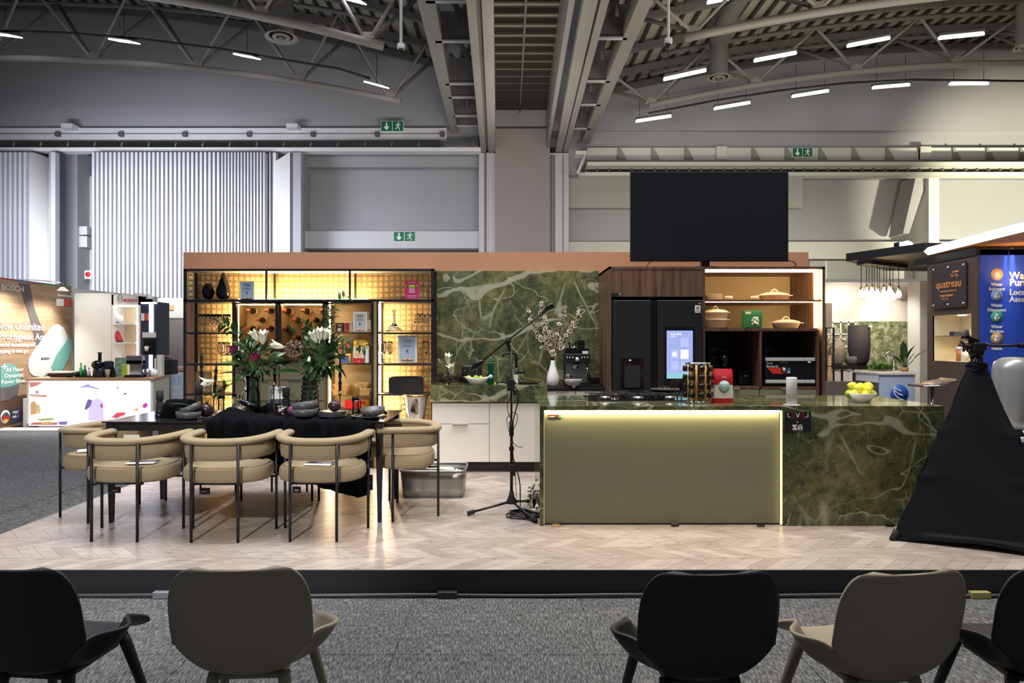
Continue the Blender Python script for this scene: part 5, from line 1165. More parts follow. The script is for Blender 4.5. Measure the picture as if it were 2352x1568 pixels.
B().box(X(1793.4, ID), X(1797.2, ID), ID+.004, ID+.016, ST+.01, zt_-.002).build('led_strip', em('led_edge', (1.0, .70, .30), 2.4), t)
B().box(xp0, xp0+.005, ID+.004, ID+.02, ST+.01, zt_-.006).build('led_edge', em('led_edge_dim', (1.0, .72, .35), .55), t)
one(B().box(X(1258, pD), X(1284, pD), pD-.006, pD-.0005, Z(959, pD), Z(952, pD)), 'name_tag', mat('maroon_tag', (.09, .02, .02), .4), 'small maroon name tag at the top left of the sage panel', 'tag', origin=P(1270, 956, pD))
text('cosentino', .012, (X(1260, pD), pD-.008, Z(957.5, pD)), PAPER, bpy.data.objects['name_tag'])
one(B().box(X(1284, pD), X(1290, pD), pD-.006, pD-.0005, Z(959, pD), Z(952, pD)), 'tag_tip', MATS['tag_green'], 'green tip beside the maroon name tag on the sage panel', 'tag', origin=P(1287, 956, pD))
for i, (x, m_, lb) in enumerate(((1276, GOLD, 'brass'), (1549, DKB, 'dark brown'), (1746, BLACKM, 'small black'), (2041, BLACKM, 'flat black'))):
    one(B().box(X(x, ID)-.028, X(x, ID)+.028, ID-.03, ID+.002, ST, ST+(.022 if i != 2 else .01)), 'floor_wedge', m_, lb+' wedge on the floor at the foot of the island', 'wedge', 'floor wedges', origin=(X(x, ID), ID-.02, ST), bevel=.003)
# level sign
sD = ID-.012; g = T('brand_plate', 'black plate with white and red lettering at the island marble corner', 'sign', P(1832, 990, sD))
B().box(X(1801.5, sD), X(1863, sD), sD, sD+.010, Z(990.5, sD), Z(945, sD)).build('plate_body', BLACK, g, bevel=.001)
yy = sD-.002
def bar(x0, x1, y0, y1, m_): B().box(X(x0, sD), X(x1, sD), yy, yy+.002, Z(y1, sD), Z(y0, sD)).build('letter_bar', m_, g)
REDL = mat('letter_red', (.55, .03, .06), .5)
bar(1809, 1810.4, 948, 958, PAPER); bar(1809, 1816, 956.8, 958.2, PAPER)
for x in (1819, 1839):
    for y in (947, 952, 956.8): bar(x, x+6.5, y, y+1.3, REDL)
B().prism([(X(1827.5, sD), Z(948, sD)), (X(1829, sD), Z(948, sD)), (X(1832.3, sD), Z(956, sD)), (X(1835.4, sD), Z(948, sD)), (X(1837, sD), Z(948, sD)), (X(1833, sD), Z(958.3, sD)), (X(1831.4, sD), Z(958.3, sD))], yy, yy+.002).build('letter_bar', PAPER, g)
bar(1855, 1856.4, 948, 958, PAPER); bar(1849, 1856, 956.8, 958.2, PAPER)
text('by', .014, (X(1831, sD), yy, Z(970, sD)), PAPER, g, align='CENTER')
for k in range(9): bar(1817+3.6*k, 1819+3.6*k, 961.5, 962.3, REDL)
B().prism([(X(1820, sD), Z(975, sD)), (X(1830, sD), Z(975, sD)), (X(1830, sD), Z(978, sD)), (X(1825, sD), Z(978, sD)), (X(1831, sD), Z(984, sD)), (X(1830, sD), Z(986.5, sD)), (X(1820, sD), Z(986.5, sD)), (X(1820, sD), Z(983.5, sD)), (X(1825, sD), Z(983.5, sD)), (X(1820, sD), Z(978, sD))][::-1], yy, yy+.002).build('letter_s', PAPER, g)
bar(1832.5, 1836.5, 975, 986.5, PAPER); bar(1839, 1843, 975, 986.5, PAPER); bar(1833, 1842.5, 974.6, 978.5, PAPER)
for k in range(7): bar(1820+3.4*k, 1822.5+3.4*k, 988.4, 989, GREYL)
# hob
g = T('gas_hob', 'black gas hob with steel burners let into the island top', 'hob', (X(1470, 5.8), 5.8, it))
hx_0 = X(1352, 5.62); hx_1 = X(1592, 5.62)
B().box(hx_0, hx_1, 5.62, 6.14, it+.0005, it+.012).build('hob_plate', BLACKG, g, bevel=.003); B().box(hx_0-.004, hx_1+.004, 5.615, 5.625, it, it+.006).build('steel_edge', STEEL, g)
for i, (bx_, by_, r) in enumerate(((1388, 5.76, .045), (1462, 5.74, .05), (1536, 5.76, .045), (1420, 6.0, .04), (1530, 6.0, .05))):
    x = X(bx_, 5.78)
    B().lathe([(r, it+.012), (r*1.05, it+.022), (r*.8, it+.03), (r*.78, it+.036), (.001, it+.037)], (x, by_, 0), 20).build('burner', STEEL, g)
    B().lathe([(r*.62, it+.037), (r*.6, it+.044), (.001, it+.046)], (x, by_, 0), 18).build('burner_cap', BLACK, g)
    b = B()
    for a in range(4):
        aa = a*pi/2+.78; b.box(0, 0, 0, 0, 0, 0) if False else b.tube([(x+.12*cos(aa), by_+.1*sin(aa), it+.012), (x+.12*cos(aa), by_+.1*sin(aa), it+.052), (x+.03*cos(aa), by_+.03*sin(aa), it+.055)], .005, 6)
    b.tube([(x-.12, by_-.1, it+.05), (x+.12, by_-.1, it+.05), (x+.12, by_+.1, it+.05), (x-.12, by_+.1, it+.05), (x-.12, by_-.1, it+.05)], .005, 6)
    b.build('pan_support', BLACKM, g)
# leafy dish on the hob rear
c = P(1527, 905, 6.0); c.z = it+.06
b = B().lathe([(.06, c.z), (.12, c.z+.012), (.13, c.z+.022), (.12, c.z+.018), (.001, c.z+.006)], (c.x, c.y, 0), 20); one(b, 'dark_pan', mat('pan_grey', (.12, .12, .12), .4, .5), 'shallow dark dish resting on the rear burner', 'dish', origin=c)
b = B()
for i in range(8): add_leaf(b, (c.x-.09+.025*i, c.y, c.z+.02), (random.uniform(-1, 1), -.2, .45), .10, .2)
one(b, 'dried_peel', mat('dried_brown', (.10, .07, .05), .6), 'curled brown dried leaves in the dish on the hob', 'leaves', origin=c, kind='stuff')
# spice rack
D = 5.42; c = Vector((X(1611, D), D+.10, it)); g = T('spice_rack', 'bamboo spice carousel holding black-lidded jars on the island', 'spice rack', c)
H = .325; r = .098
B().lathe([(r, it), (r, it+.018), (.001, it+.018)], (c.x, c.y, 0), 28).build('base_disc', CHROME, g); B().lathe([(r, it+H-.02), (r, it+H), (.001, it+H)], (c.x, c.y, 0), 28).build('top_disc', CHROME, g)
B().box(c.x-.045, c.x+.045, c.y-.045, c.y+.045, it+.018, it+H-.02).build('core', BAMBOO, g)
SPI = [(.45, .28, .04), (.18, .10, .03), (.55, .42, .05), (.12, .13, .04)]
for k, a in enumerate((-155, -112, -68, -25)):
    aa = R(a); B().tube([(c.x+.092*cos(aa), c.y+.092*sin(aa), it+.018), (c.x+.092*cos(aa), c.y+.092*sin(aa), it+H-.02)], .011, 4).build('upright', BAMBOO, g)
k = 0
for row in range(4):
    for a in (-178, -134, -90, -46, -2):
        aa = R(a); d = Vector((cos(aa), sin(aa), .12)); z = it+.055+.07*row; p = Vector((c.x, c.y, z))
        j = T('spice_jar', ['lowest', 'second lowest', 'third', 'top'][row]+' ring spice jar with a black lid, '+{-178: 'leftmost', -134: 'left of centre', -90: 'facing the seats', -46: 'right of centre', -2: 'rightmost'}[a]+' in the carousel', 'jar', p+d*.06, 'spice jars in the carousel')
        mm = mat('spice_%d' % k, SPI[k % 4], .4)
        B().cyl(p+d*.05, p+d*.098, .020, n=12).build('jar_body', mm, j); B().cyl(p+d*.096, p+d*.118, .0235, n=12).build('jar_lid', BLACKG, j); k += 1
# flour bag
D = 5.5; c = P(1663, 924, D); c.z = it; g = T('flour_bag', 'tall red and white paper flour bag on the island', 'bag', (c.x, c.y+.06, it))
x0, x1 = X(1641, D), X(1686, D); H = .268
def bag(u, v):
    a = u*2*pi; hw = (x1-x0)/2*(1-.05*max(0, v-.9)*10); hd = .05*(1-.55*max(0, (v-.75)/.25)); e = .35
    ca, sa = cos(a), sin(a)
    return (c.x+hw*abs(ca)**e*(1 if ca > 0 else -1)+.003*sin(9*v+a), c.y+.05+hd*abs(sa)**e*(1 if sa > 0 else -1), it+H*v)
def bagpart(nm, v0, v1, m_): B().grid(lambda u, v: bag(u, v0+(v1-v0)*v), 28, 4).build(nm, m_, g)
FR_ = mat('bag_red', (.52, .012, .02), .55, bump=.2, bscale=20); FW = mat('bag_white', (.78, .76, .74), .55, bump=.2, bscale=20)
bagpart('bag_foot', 0, .14, FR_); bagpart('bag_body', .14, .54, FW); bagpart('bag_shoulder', .54, 1.0, FR_)
B().box(x0+.004, x1-.004, c.y+.028, c.y+.072, it+H-.006, it+H+.004).build('folded_top', FR_, g, bevel=.003)
B().lathe([(.046, c.y-.006), (.046, c.y-.003)], (c.x, 0, it+H*.50), 24, 'y').build('round_seal', mat('seal_blue', (.42, .72, .78), .5), g)
text('Snow Flake', .018, (c.x, c.y-.008, it+H*.55), WHITEM, g, align='CENTER'); text('Cake', .022, (c.x, c.y-.008, it+H*.46), WHITEM, g, align='CENTER'); text('Flour', .018, (c.x, c.y-.008, it+H*.38), WHITEM, g, align='CENTER')
text('Golden', .016, (c.x, c.y-.008, it+H*.76), WHITEM, g, align='CENTER'); text('enriched', .010, (c.x, c.y-.008, it+H*.30), FR_, g, align='CENTER')
# smart cylinder
D = 5.35; c = P(1818, 929, D); c.z = it; g = T('white_cylinder_speaker', 'slim white cylinder with a violet-lit top on the island', 'speaker', c)
B().lathe([(.040, it+.002), (.040, it+.21), (.037, it+.215), (.034, it+.212)], (c.x, c.y, 0), 28).build('cylinder_body', mat('speaker_white', (.72, .72, .72), .35), g)
B().lathe([(.034, it+.213), (.001, it+.213)], (c.x, c.y, 0), 24).build('lit_top', em('violet_ring', (.4, .38, 1.0), 2.5), g); B().lathe([(.066, it), (.066, it+.003), (.04, it+.004)], (c.x, c.y, 0), 24).build('base_plate', mat('clear_base', (.6, .62, .6), .1), g)
# lemon bowl
D = 5.55; c = Vector((X(1983, D), D+.02, it))
one(B().lathe([(.05, it), (.06, it+.004), (.07, it+.022), (.108, it+.075), (.103, it+.076), (.064, it+.028), (.001, it+.02)], (c.x, c.y, 0), 32), 'fruit_bowl', WHITEG, 'white footed bowl heaped with lemons on the island', 'bowl', origin=c)
fr_ = [(1964, 904, 0, LEM), (1983, 905, -.02, LEM), (2002, 905, 0, LIMS), (1957, 906, .04, LIMS), (2008, 906, .05, LIMS), (1972, 893, 0, LEM), (1993, 894, .0, LEM), (1966, 888, .05, LEM), (1985, 890, .06, LEM), (2000, 888, .04, LEM)]
nm_ = ['front left', 'front centre', 'front right, greenish', 'far left, greenish', 'far right, greenish', 'upper left', 'upper right', 'top left at the back', 'top centre at the back', 'top right at the back']
for i, (px, py, dy, m_) in enumerate(fr_): fruit((X(px, c.y), c.y+dy, Z(py, c.y)+.002), .036, m_, 'lemon heaped in the footed white bowl, '+nm_[i], 'lemons in the footed bowl', 1.15, 'lemon', i*1.3)
# ================================================================== DINING TABLE
tx0, tx1, ty0, ty1, tt = -3.15, -.95, 5.30, 6.19, ST+.793
t = T('dining_table', 'long black dining table with slim tapered legs', 'table', ((tx0+tx1)/2, (ty0+ty1)/2, ST))
TABLE = mat('black_table_top', (.016, .016, .018), .16)
B().box(tx0, tx1, ty0, ty1, tt-.012, tt).build('tabletop', TABLE, t, bevel=.002)
B().box(tx0+.04, tx1-.04, ty0+.03, ty0+.05, tt-.075, tt-.012).box(tx0+.04, tx1-.04, ty1-.05, ty1-.03, tt-.075, tt-.012).build('apron', BLACK, t)
for x in (tx0+.05, tx1-.05):
    for y in (ty0+.05, ty1-.05):
        b = B(); a = .028; c_ = .014
        b.add([(x+i*c_, y+j*c_, ST) for j in (-1, 1) for i in (-1, 1)]+[(x+i*a, y+j*a, tt-.012) for j in (-1, 1) for i in (-1, 1)], [(0, 2, 3, 1), (4, 5, 7, 6), (0, 1, 5, 4), (2, 6, 7, 3), (0, 4, 6, 2), (1, 3, 7, 5)])
        b.build('leg', BLACK, t)
# ================================================================== DINING CHAIRS (facing +Y, origin on the floor)
def make_dchair():
    t = T('dining_chair', '', 'chair')
    # seat cushion
    b = B(); n = 40; lv = [(.405, .90), (.412, .965), (.435, 1.0), (.475, 1.0), (.498, .985), (.510, .95), (.514, .86), (.512, .55), (.505, .2)]
    for z, s in lv:
        for j in range(n):
            a = 2*pi*j/n; ca, sa = cos(a), sin(a); e = .62 if sa > 0 else .85
            x = .31*abs(ca)**.72*(1 if ca > 0 else -1)*s; y = .02+(.25 if sa > 0 else .215)*abs(sa)**e*(1 if sa > 0 else -1)*s
            b.v.append((x, y, z))
    for i in range(len(lv)-1):
        for j in range(n): j2 = (j+1) % n; b.f.append([i*n+j, i*n+j2, (i+1)*n+j2, (i+1)*n+j]); b.sm.append(True); b.mi.append(0)
    b.f.append(list(range(n))[::-1]); b.sm.append(True); b.mi.append(0); b.f.append([(len(lv)-1)*n+j for j in range(n)]); b.sm.append(True); b.mi.append(0)
    seat = b.build('seat', FABRIC, t)
    pts = [(.31*abs(cos(a))**.72*(1 if cos(a) > 0 else -1)*.90, .02+(.25 if sin(a) > 0 else .215)*abs(sin(a))**(.62 if sin(a) > 0 else .85)*(1 if sin(a) > 0 else -1)*.90, .514) for a in [2*pi*k/44 for k in range(45)]]
    B().tube(pts, .006, 6, caps=False).build('piping', FABRIC, seat)
    # horseshoe path
    def path(z, k=1.0, rise=0):
        ps = [(-.305*k, .25, z+rise), (-.305*k, .18, z+rise)]
        for i in range(25):
            a = pi+pi*i/24; ca, sa = cos(a), sin(a)
            ps.append((.305*k*abs(ca)**.78*(1 if ca > 0 else -1), .13-.345*k*abs(sa)**.80, z+rise*abs(ca)**2))
        return ps+[(.305*k, .18, z+rise), (.305*k, .25, z+rise)]
    sec = [(cos(a)*.043, sin(a)*.026) for a in [2*pi*i/12 for i in range(12)]]
    B().tube(path(.705, 1.0, .012), 1, sec=sec, up=(0, 0, 1)).build('top_roll', FABRIC, t)
    sec = [(-.014, -.058), (.004, -.064), (.018, -.055), (.022, 0), (.018, .06), (-.014, .06)]
    B().tube(path(.632, .97, .012), 1, sec=sec, up=(0, 0, 1)).build('backrest', FABRIC, t)
    for (x, y, zt_) in ((-.165, -.225, .69), (.165, -.225, .69), (-.285, .13, .69), (.285, .13, .69)):
        sg = 1 if x > 0 else -1
        xx = x+sg*(.03 if y > 0 else 0)
        lg = B().cyl((xx, y, 0), (xx, y, zt_), .0105, n=10).build('leg', BLACK, t)
    b = B(); b.tube([(-.165, -.225, .40), (-.165, -.15, .398), (.165, -.15, .398), (.165, -.225, .40)], .009, 6); b.tube([(-.315, .13, .40), (-.25, .13, .398), (.25, .13, .398), (.315, .13, .40)], .009, 6)
    b.build('seat_rail', BLACK, t)
    return t
ch0 = make_dchair(); CG = 'taupe horseshoe dining chairs'
spots = [((-2.77, 5.05), -.03, 'taupe horseshoe dining chair at the near side, closest to the left aisle'),
         ((-2.06, 5.03), 0, 'taupe horseshoe dining chair at the middle of the near side of the table'),
         ((-1.37, 5.05), 0, 'taupe horseshoe dining chair at the near side with a black and white booklet'),
         ((-3.36, 5.64), -pi/2-.1, 'taupe horseshoe dining chair at the left head of the table'),
         ((-.80, 5.68), pi/2+.1, 'taupe horseshoe dining chair at the right head, in front of the steel tub'),
         ((-2.72, 6.20), pi, 'taupe horseshoe dining chair at the far side, left one behind the table'),
         ((-2.05, 6.20), pi, 'taupe horseshoe dining chair at the far side, middle one behind the table'),
         ((-1.36, 6.20), pi, 'taupe horseshoe dining chair at the far side, right one behind the table')]
for i, ((x, y), rz, lb) in enumerate(spots):
    if i == 0: ch0.location = (x, y, ST); ch0.rotation_euler = (0, 0, rz); ch0['label'] = lb; ch0['group'] = CG
    else: dup(ch0, (x, y, ST), rz, lb)
# price tags hanging from seats
for (x, y, px_, lb) in ((-2.53, 5.21, 0, 'left near'), (-1.92, 5.2, 0, 'middle near'), (-1.30, 5.2, 0, 'right near')):
    D = 4.86
TAGM = mat('tag_black', (.012, .012, .014), .5)
for (px, y0, y1, D, w_, lb) in ((264, 1118, 1132, 5.02, 26, 'square black tag hanging under the left near dining chair'), (470, 1120, 1135, 5.02, 24, 'square black tag hanging under the middle near dining chair'), (681, 1117, 1132, 5.02, 20, 'square black tag hanging under the right near dining chair'), (849, 1090, 1125, 5.27, 14, 'tall black tag hanging by the right head dining chair')):
    c = P(px, y0, D); g = T('hanging_tag', lb, 'tag', c, 'black hanging tags')
    B().pb(px-w_/2, px+w_/2, y0, y1, D, D+.003).build('tag_card', TAGM, g); B().cyl(c, (c.x, c.y, ST+.42), .0015, n=4).build('tag_string', TAGM, g)
    B().pb(px-w_*.2, px+w_*.2, (y0+y1)/2, (y0+y1)/2+1.6, D-.001, D).build('tag_print', GREYL, g)
# booklets on seats
def booklet(x, y, rz, up, label, m2):
    g = T('booklet', label, 'booklet', (0, 0, 0)); B().box(-.10, .10, -.07, .07, 0, .006).build('white_pages', PAPER, g)
    B().box(-.10, .10, -.01, .07, .006, .008).build('cover', m2, g)
    b = B(); b.box(-.02, .085, .02, .028, .008, .009); b.box(.02, .085, .006, .012, .008, .009); b.build('print_lines', PAPER if m2 is INK else INK, g)
    g.location = (x, y, ST+.517); g.rotation_euler = (0, 0, rz)
booklet(-1.375, 5.00, -.08, 0, 'black and white booklet lying on the right near dining chair', INK)
booklet(-2.70, 5.06, .1, 0, 'black and white booklet lying on the left near dining chair', INK)
c = P(302, 1000, 5.4); one(B().pb(284, 320, 998, 1012, 5.32, 5.33), 'menu_card', PAPER, 'white card showing under the table edge above the left near chair', 'card', origin=c)
booklet(-3.42, 5.62, .5, 0, 'folded white leaflet on the seat of the left head chair', PAPER)
# ================================================================== TABLECLOTH
random.seed(9)
cx0, cx1 = -2.33, -1.05
def cloth(u, v):
    x = cx0+(cx1-cx0)*u
    hang = .27+.25*max(0, min(1, (u-.28)*4))+.05*sin(9*u)
    flat = .48; L = flat+hang; s = v*L
    nz = .014*sin(23*u+3*v)+.010*sin(41*u+7*v+1)+.008*sin(67*u-5*v)
    if s < flat:
        y = ty0-.012+(flat-s); z = tt+.007+abs(nz)*.9
        bump = .075*math.exp(-((u-.12)/.07)**2)*math.exp(-((y-5.42)/.10)**2)+.06*math.exp(-((u-.42)/.10)**2)*math.exp(-((y-5.62)/.10)**2)+.045*math.exp(-((u-.30)/.16)**2)*math.exp(-((y-5.38)/.07)**2)
        z += bump
        x2 = x+.03*sin(8*y)
        return (x2, y, z)
    d = s-flat; k = min(1, d/.05)
    fold = (.022*sin(30*u+1.2)+.014*sin(57*u+2)+.01*sin(85*u+.5))*min(1, d/.12)
    y = ty0-.018-.012*k+min(0.012, fold)-.012; z = tt+.006+abs(nz)*(1-k)-d+(.02*sin(11*u) if d > hang*.9 else 0)
    return (x+.01*sin(20*u+8*d)+(.05*d if u < .3 else 0), y, z)
one(B().grid(cloth, 110, 46), 'tablecloth', CLOTH, 'crumpled black linen cloth draped over the near edge of the table', 'tablecloth', origin=(-1.7, 5.3, tt), solid=.003)
def lump(cx_, cy_, rx, ry, rz_, seed, nm, label):
    random.seed(seed); ph = [random.uniform(0, 6) for _ in range(8)]
    def f(u, v):
        a = 2*pi*u; r = (1-v)**.5 if v < 1 else 0; h = sqrt(max(0, 1-(r)**2.2))
        w = 1+.16*sin(3*a+ph[0])+.10*sin(7*a+ph[1]+4*v)+.05*sin(13*a+ph[2])
        return (cx_+rx*r*cos(a)*w, cy_+ry*r*sin(a)*w, tt+.003+rz_*h*(1+.18*sin(5*a+ph[3]+5*v)*min(1, 3*(1-v)))+.004)
    return one(B().grid(f, 60, 22), nm, CLOTH, label, 'cloth', origin=(cx_, cy_, tt))
lump(X(405, 5.62), 5.68, .15, .13, .135, 3, 'folded_napkin', 'scrunched black napkin at the left end of the dining table')
lump(X(622, 5.8), 5.95, .16, .09, .075, 8, 'folded_napkin', 'scrunched black napkin behind the cloth near the middle of the table')
lump(X(850, 5.75), 5.80, .12, .09, .055, 12, 'folded_napkin', 'scrunched black napkin behind the grey plate at the right table end')
# ================================================================== TABLE WARE
def onT(px, D): return Vector((X(px, D), D, tt))
def ware(nm, label, cat, px, D, prof, m, n=28, k=1.0, grp=None, dz=0, tilt=None, **kw):
    c = onT(px, D); c.z += dz; o = B().lathe([(r*k, h*k) for r, h in prof], (0, 0, 0), n, **kw).build(nm, m); o.location = c
    if tilt: o.rotation_euler = tilt
    OFF[o.name] = c; return tag(o, label, cat, grp)
BOWL = [(.078, 0), (.10, .010), (.110, .066), (.105, .066), (.095, .016), (.001, .012)]
LOW = [(.07, 0), (.10, .008), (.112, .038), (.108, .038), (.096, .013), (.001, .010)]
ware('stoneware_bowl', 'grey stoneware bowl lying level at the left of the table', 'bowl', 433, 5.45, BOWL, STONEG, k=.88, grp='grey stoneware bowls', dz=.006)
ware('stoneware_bowl', 'grey stoneware bowl tipped over the left bowl', 'bowl', 441, 5.47, BOWL, STONEG, k=.82, grp='grey stoneware bowls', dz=.058, tilt=(.12, -.42, 0))
ware('stoneware_bowl', 'grey stoneware bowl under another one on the cloth', 'bowl', 700, 5.42, BOWL, STONEG, grp='grey stoneware bowls', dz=.028, k=.95)
ware('stoneware_bowl', 'grey stoneware bowl stacked and tilted in the middle of the cloth', 'bowl', 701, 5.42, BOWL, STONEG, grp='grey stoneware bowls', dz=.080, k=.93, tilt=(0, -.14, 0))
ware('dinner_plate', 'flat grey plate under the shallow bowl at the right table end', 'plate', 846, 5.44, [(.09, 0), (.135, .010), (.138, .016), (.10, .010), (.001, .008)], STONEG, dz=.02)
ware('stoneware_bowl', 'shallow grey bowl on the flat plate at the right table end', 'bowl', 857, 5.45, [(.06, 0), (.088, .010), (.10, .055), (.096, .055), (.084, .015), (.001, .012)], STONEG, dz=.036, tilt=(.10, -.07, 0), grp='grey stoneware bowls')
g = T('side_plates', 'stack of dark side plates in the middle of the cloth', 'plates', onT(765, 5.48)); c = onT(765, 5.48)
for i in range(4): B().lathe([(.08, c.z+.022+.011*i), (.108, c.z+.025+.011*i), (.112, c.z+.032+.011*i), (.08, c.z+.03+.011*i), (.001, c.z+.028+.011*i)], (c.x, c.y, 0), 28).build('plate', STONEG, g)
PLUM = mat('plum_skin', (.035, .018, .028), .3, var=.3, vscale=20); ONI = mat('onion_skin', (.24, .03, .15), .3, var=.3, vscale=15); GARL = mat('garlic_skin', (.62, .56, .50), .6, var=.15, vscale=30)
def veg(nm, label, cat, px, D, r, dz, m, sx=1, sy=1, sz=1, stem=True, grp=None):
    c = onT(px, D)+Vector((0, 0, dz)); g = T(nm, label, cat, c, grp); B().ball(c, r*sx, r*sy, r*sz, 16, 10).build('skin', m, g)
    if stem: B().tube([c+Vector((0, 0, r*sz*.9)), c+Vector((r*.2, 0, r*sz+.012)), c+Vector((r*.35, 0, r*sz+.03))], [r*.28, r*.12, r*.06], 6).build('stem', m if m is not PLUM else BERRY, g)
    return g
veg('round_aubergine', 'round dark aubergine in front of the candle holder', 'vegetable', 474, 5.6, .055, .058, PLUM, grp='round aubergines')
veg('round_aubergine', 'dark purple fruit lying on the stacked side plates', 'vegetable', 768, 5.48, .045, .105, PLUM, sx=1.15, stem=False, grp='round aubergines')
veg('red_onion', 'magenta red onion left of the stacked grey bowls', 'vegetable', 670, 5.5, .035, .068, ONI)
veg('red_onion', 'dark red onion behind the magenta one', 'vegetable', 681, 5.58, .033, .098, PLUM)
for i, (px, D, n_) in enumerate(((521, 5.6, 'nearest the tall flute'), (531, 5.66, 'second from the flute'), (541, 5.6, 'in the middle of the row'), (551, 5.68, 'nearest the jug vase'), (505, 5.62, 'beside the candle jar'), (646, 5.62, 'beside the stem glass'))):
    veg('garlic_bulb', 'pale garlic bulb on the table, '+n_, 'vegetable', px, D, .026, .035+.02*(i % 2), GARL, grp='garlic bulbs')
g = T('aubergine', 'long glossy black aubergine lying on the crumpled cloth', 'vegetable', onT(568, 5.5)); c = onT(568, 5.5)+Vector((0, 0, .115))
B().tube([c+Vector((-.06, 0, .022)), c+Vector((-.04, 0, .020)), c+Vector((0, 0, .005)), c+Vector((.04, 0, -.010)), c+Vector((.075, 0, -.018))], [.012, .021, .024, .021, .007], 14).build('skin', mat('aubergine_skin', (.008, .006, .012), .12), g)
B().tube([c+Vector((-.062, 0, .024)), c+Vector((-.085, -.01, .036))], [.012, .006], 8).build('stem', LEAF, g)
# stone piece, glass chips
ware('glass_stopper', 'small crystal stopper lying on the table edge', 'stopper', 461, 5.42, [(.0, 0), (.02, .006), (.026, .018), (.016, .028), (.001, .03)], GLASS, 10)
ware('paper_tag_small', 'small white paper tag on the cloth', 'tag', 525, 5.38, [(.022, 0), (.022, .002), (.001, .002)], PAPER, 4, dz=.05, tilt=(.9, 0, .3))
# candle holders + candles
CH = [(.034, 0), (.036, .004), (.034, .030), (.022, .036), (.028, .045), (.030, .085), (.026, .092), (.032, .10), (.034, .155), (.031, .158), (.027, .13), (.001, .13)]
WAX = mat('black_wax', (.010, .010, .016), .28)
def holder(nm, label, px, D, z0, z1, r=.030, dz=0):
    H = z1-z0; c = onT(px, D); g = T(nm, label, 'candle holder', c)
    pr = [(r, z0), (r*1.06, z0+.006), (r*1.02, z0+H*.55), (r*.72, z0+H*.60), (r*.72, z0+H*.62), (r*.9, z0+H*.64), (r*1.02, z0+H*.70), (r*1.05, z0+H), (r*.8, z0+H), (r*.7, z0+H*.9), (.001, z0+H*.9)]
    B().lathe(pr, (c.x, c.y, 0), 22).build('holder_body', BLACKM, g); return g
def Zt(py, D): return Z(py, D)
g = holder('candle_holder', 'short black candle holder at the left end of the table', 367, 5.62, tt, Zt(897, 5.62), .028)
B().lathe([(.034, tt), (.036, tt+.02), (.026, tt+.03), (.033, tt+.04), (.033, tt+.055), (.025, tt+.062)], (X(367, 5.62), 5.62, 0), 20).build('lower_ring', BLACK, g)
g = holder('candle_holder', 'tall black candle holder carrying the spiral candle', 457, 5.8, tt, Zt(877, 5.8), .030)
g = holder('candle_holder', 'black candle holder standing behind the stacked grey bowls', 657, 5.75, tt+.02, Zt(890, 5.75), .030)
B().lathe([(.04, tt), (.04, tt+.02), (.001, tt+.02)], (X(657, 5.75), 5.75, 0), 20).build('foot', BLACKM, g)
def candle(px, D, z0, z1, label, twist=True, lean=0):
    b = B(); n = 40; m = 8; c = Vector((X(px, D), D, 0))
    for i in range(n+1):
        t = i/n; r = .0125*(1-.80*max(0, (t-.72)/.28)); tw = 14*t if (twist and .25 < t < .85) else (14*.25 if t <= .25 else 14*.85)
        for j in range(m):
            a = 2*pi*j/m+tw; rr = r*(1+.22*cos(2*(a-tw))) if .2 < t < .88 else r
            b.v.append((c.x+lean*t+rr*cos(a), c.y+rr*sin(a), z0+(z1-z0)*t))
    for i in range(n):
        for j in range(m): j2 = (j+1) % m; b.f.append([i*m+j, i*m+j2, (i+1)*m+j2, (i+1)*m+j]); b.sm.append(True); b.mi.append(0)
    b.f.append([n*m+j for j in range(m)]); b.sm.append(False); b.mi.append(0)
    return one(b, 'spiral_candle', WAX, label, 'candle', 'black spiral candles', origin=(c.x, c.y, z0))
candle(463, 5.8, Zt(878, 5.8), Zt(800, 5.8), 'black spiral candle rising from the tall black holder')
candle(492, 5.72, Zt(905, 5.72), Zt(830, 5.72), 'black spiral candle leaning in the slim glass stick', lean=.02)
candle(631, 5.85, Zt(880, 5.85), Zt(805, 5.85), 'black spiral candle above the brass cup by the cabinet post')
candle(781, 5.75, Zt(900, 5.75), Zt(818, 5.75), 'black spiral candle in front of the pantry cabinet')
def stick(px, D, ztop_, label):
    c = onT(px, D); g = T('glass_candlestick', label, 'candle holder', c, 'glass candlesticks')
    B().lathe([(.034, tt), (.034, tt+.003), (.006, tt+.008), (.0045, ztop_-.035)], (c.x, c.y, 0), 16).build('glass_stem', GLASS, g)
    B().lathe([(.006, ztop_-.037), (.013, ztop_-.03), (.015, ztop_), (.012, ztop_), (.001, ztop_-.02)], (c.x, c.y, 0), 16).build('brass_cup', BRASS, g)
stick(491, 5.72, Zt(903, 5.72), 'slim glass candlestick with brass cup left of the jug vase')
stick(629, 5.85, Zt(878, 5.85), 'slim glass candlestick with brass cup near the cabinet post')
stick(781, 5.75, Zt(898, 5.75), 'slim glass candlestick with brass cup before the pantry')
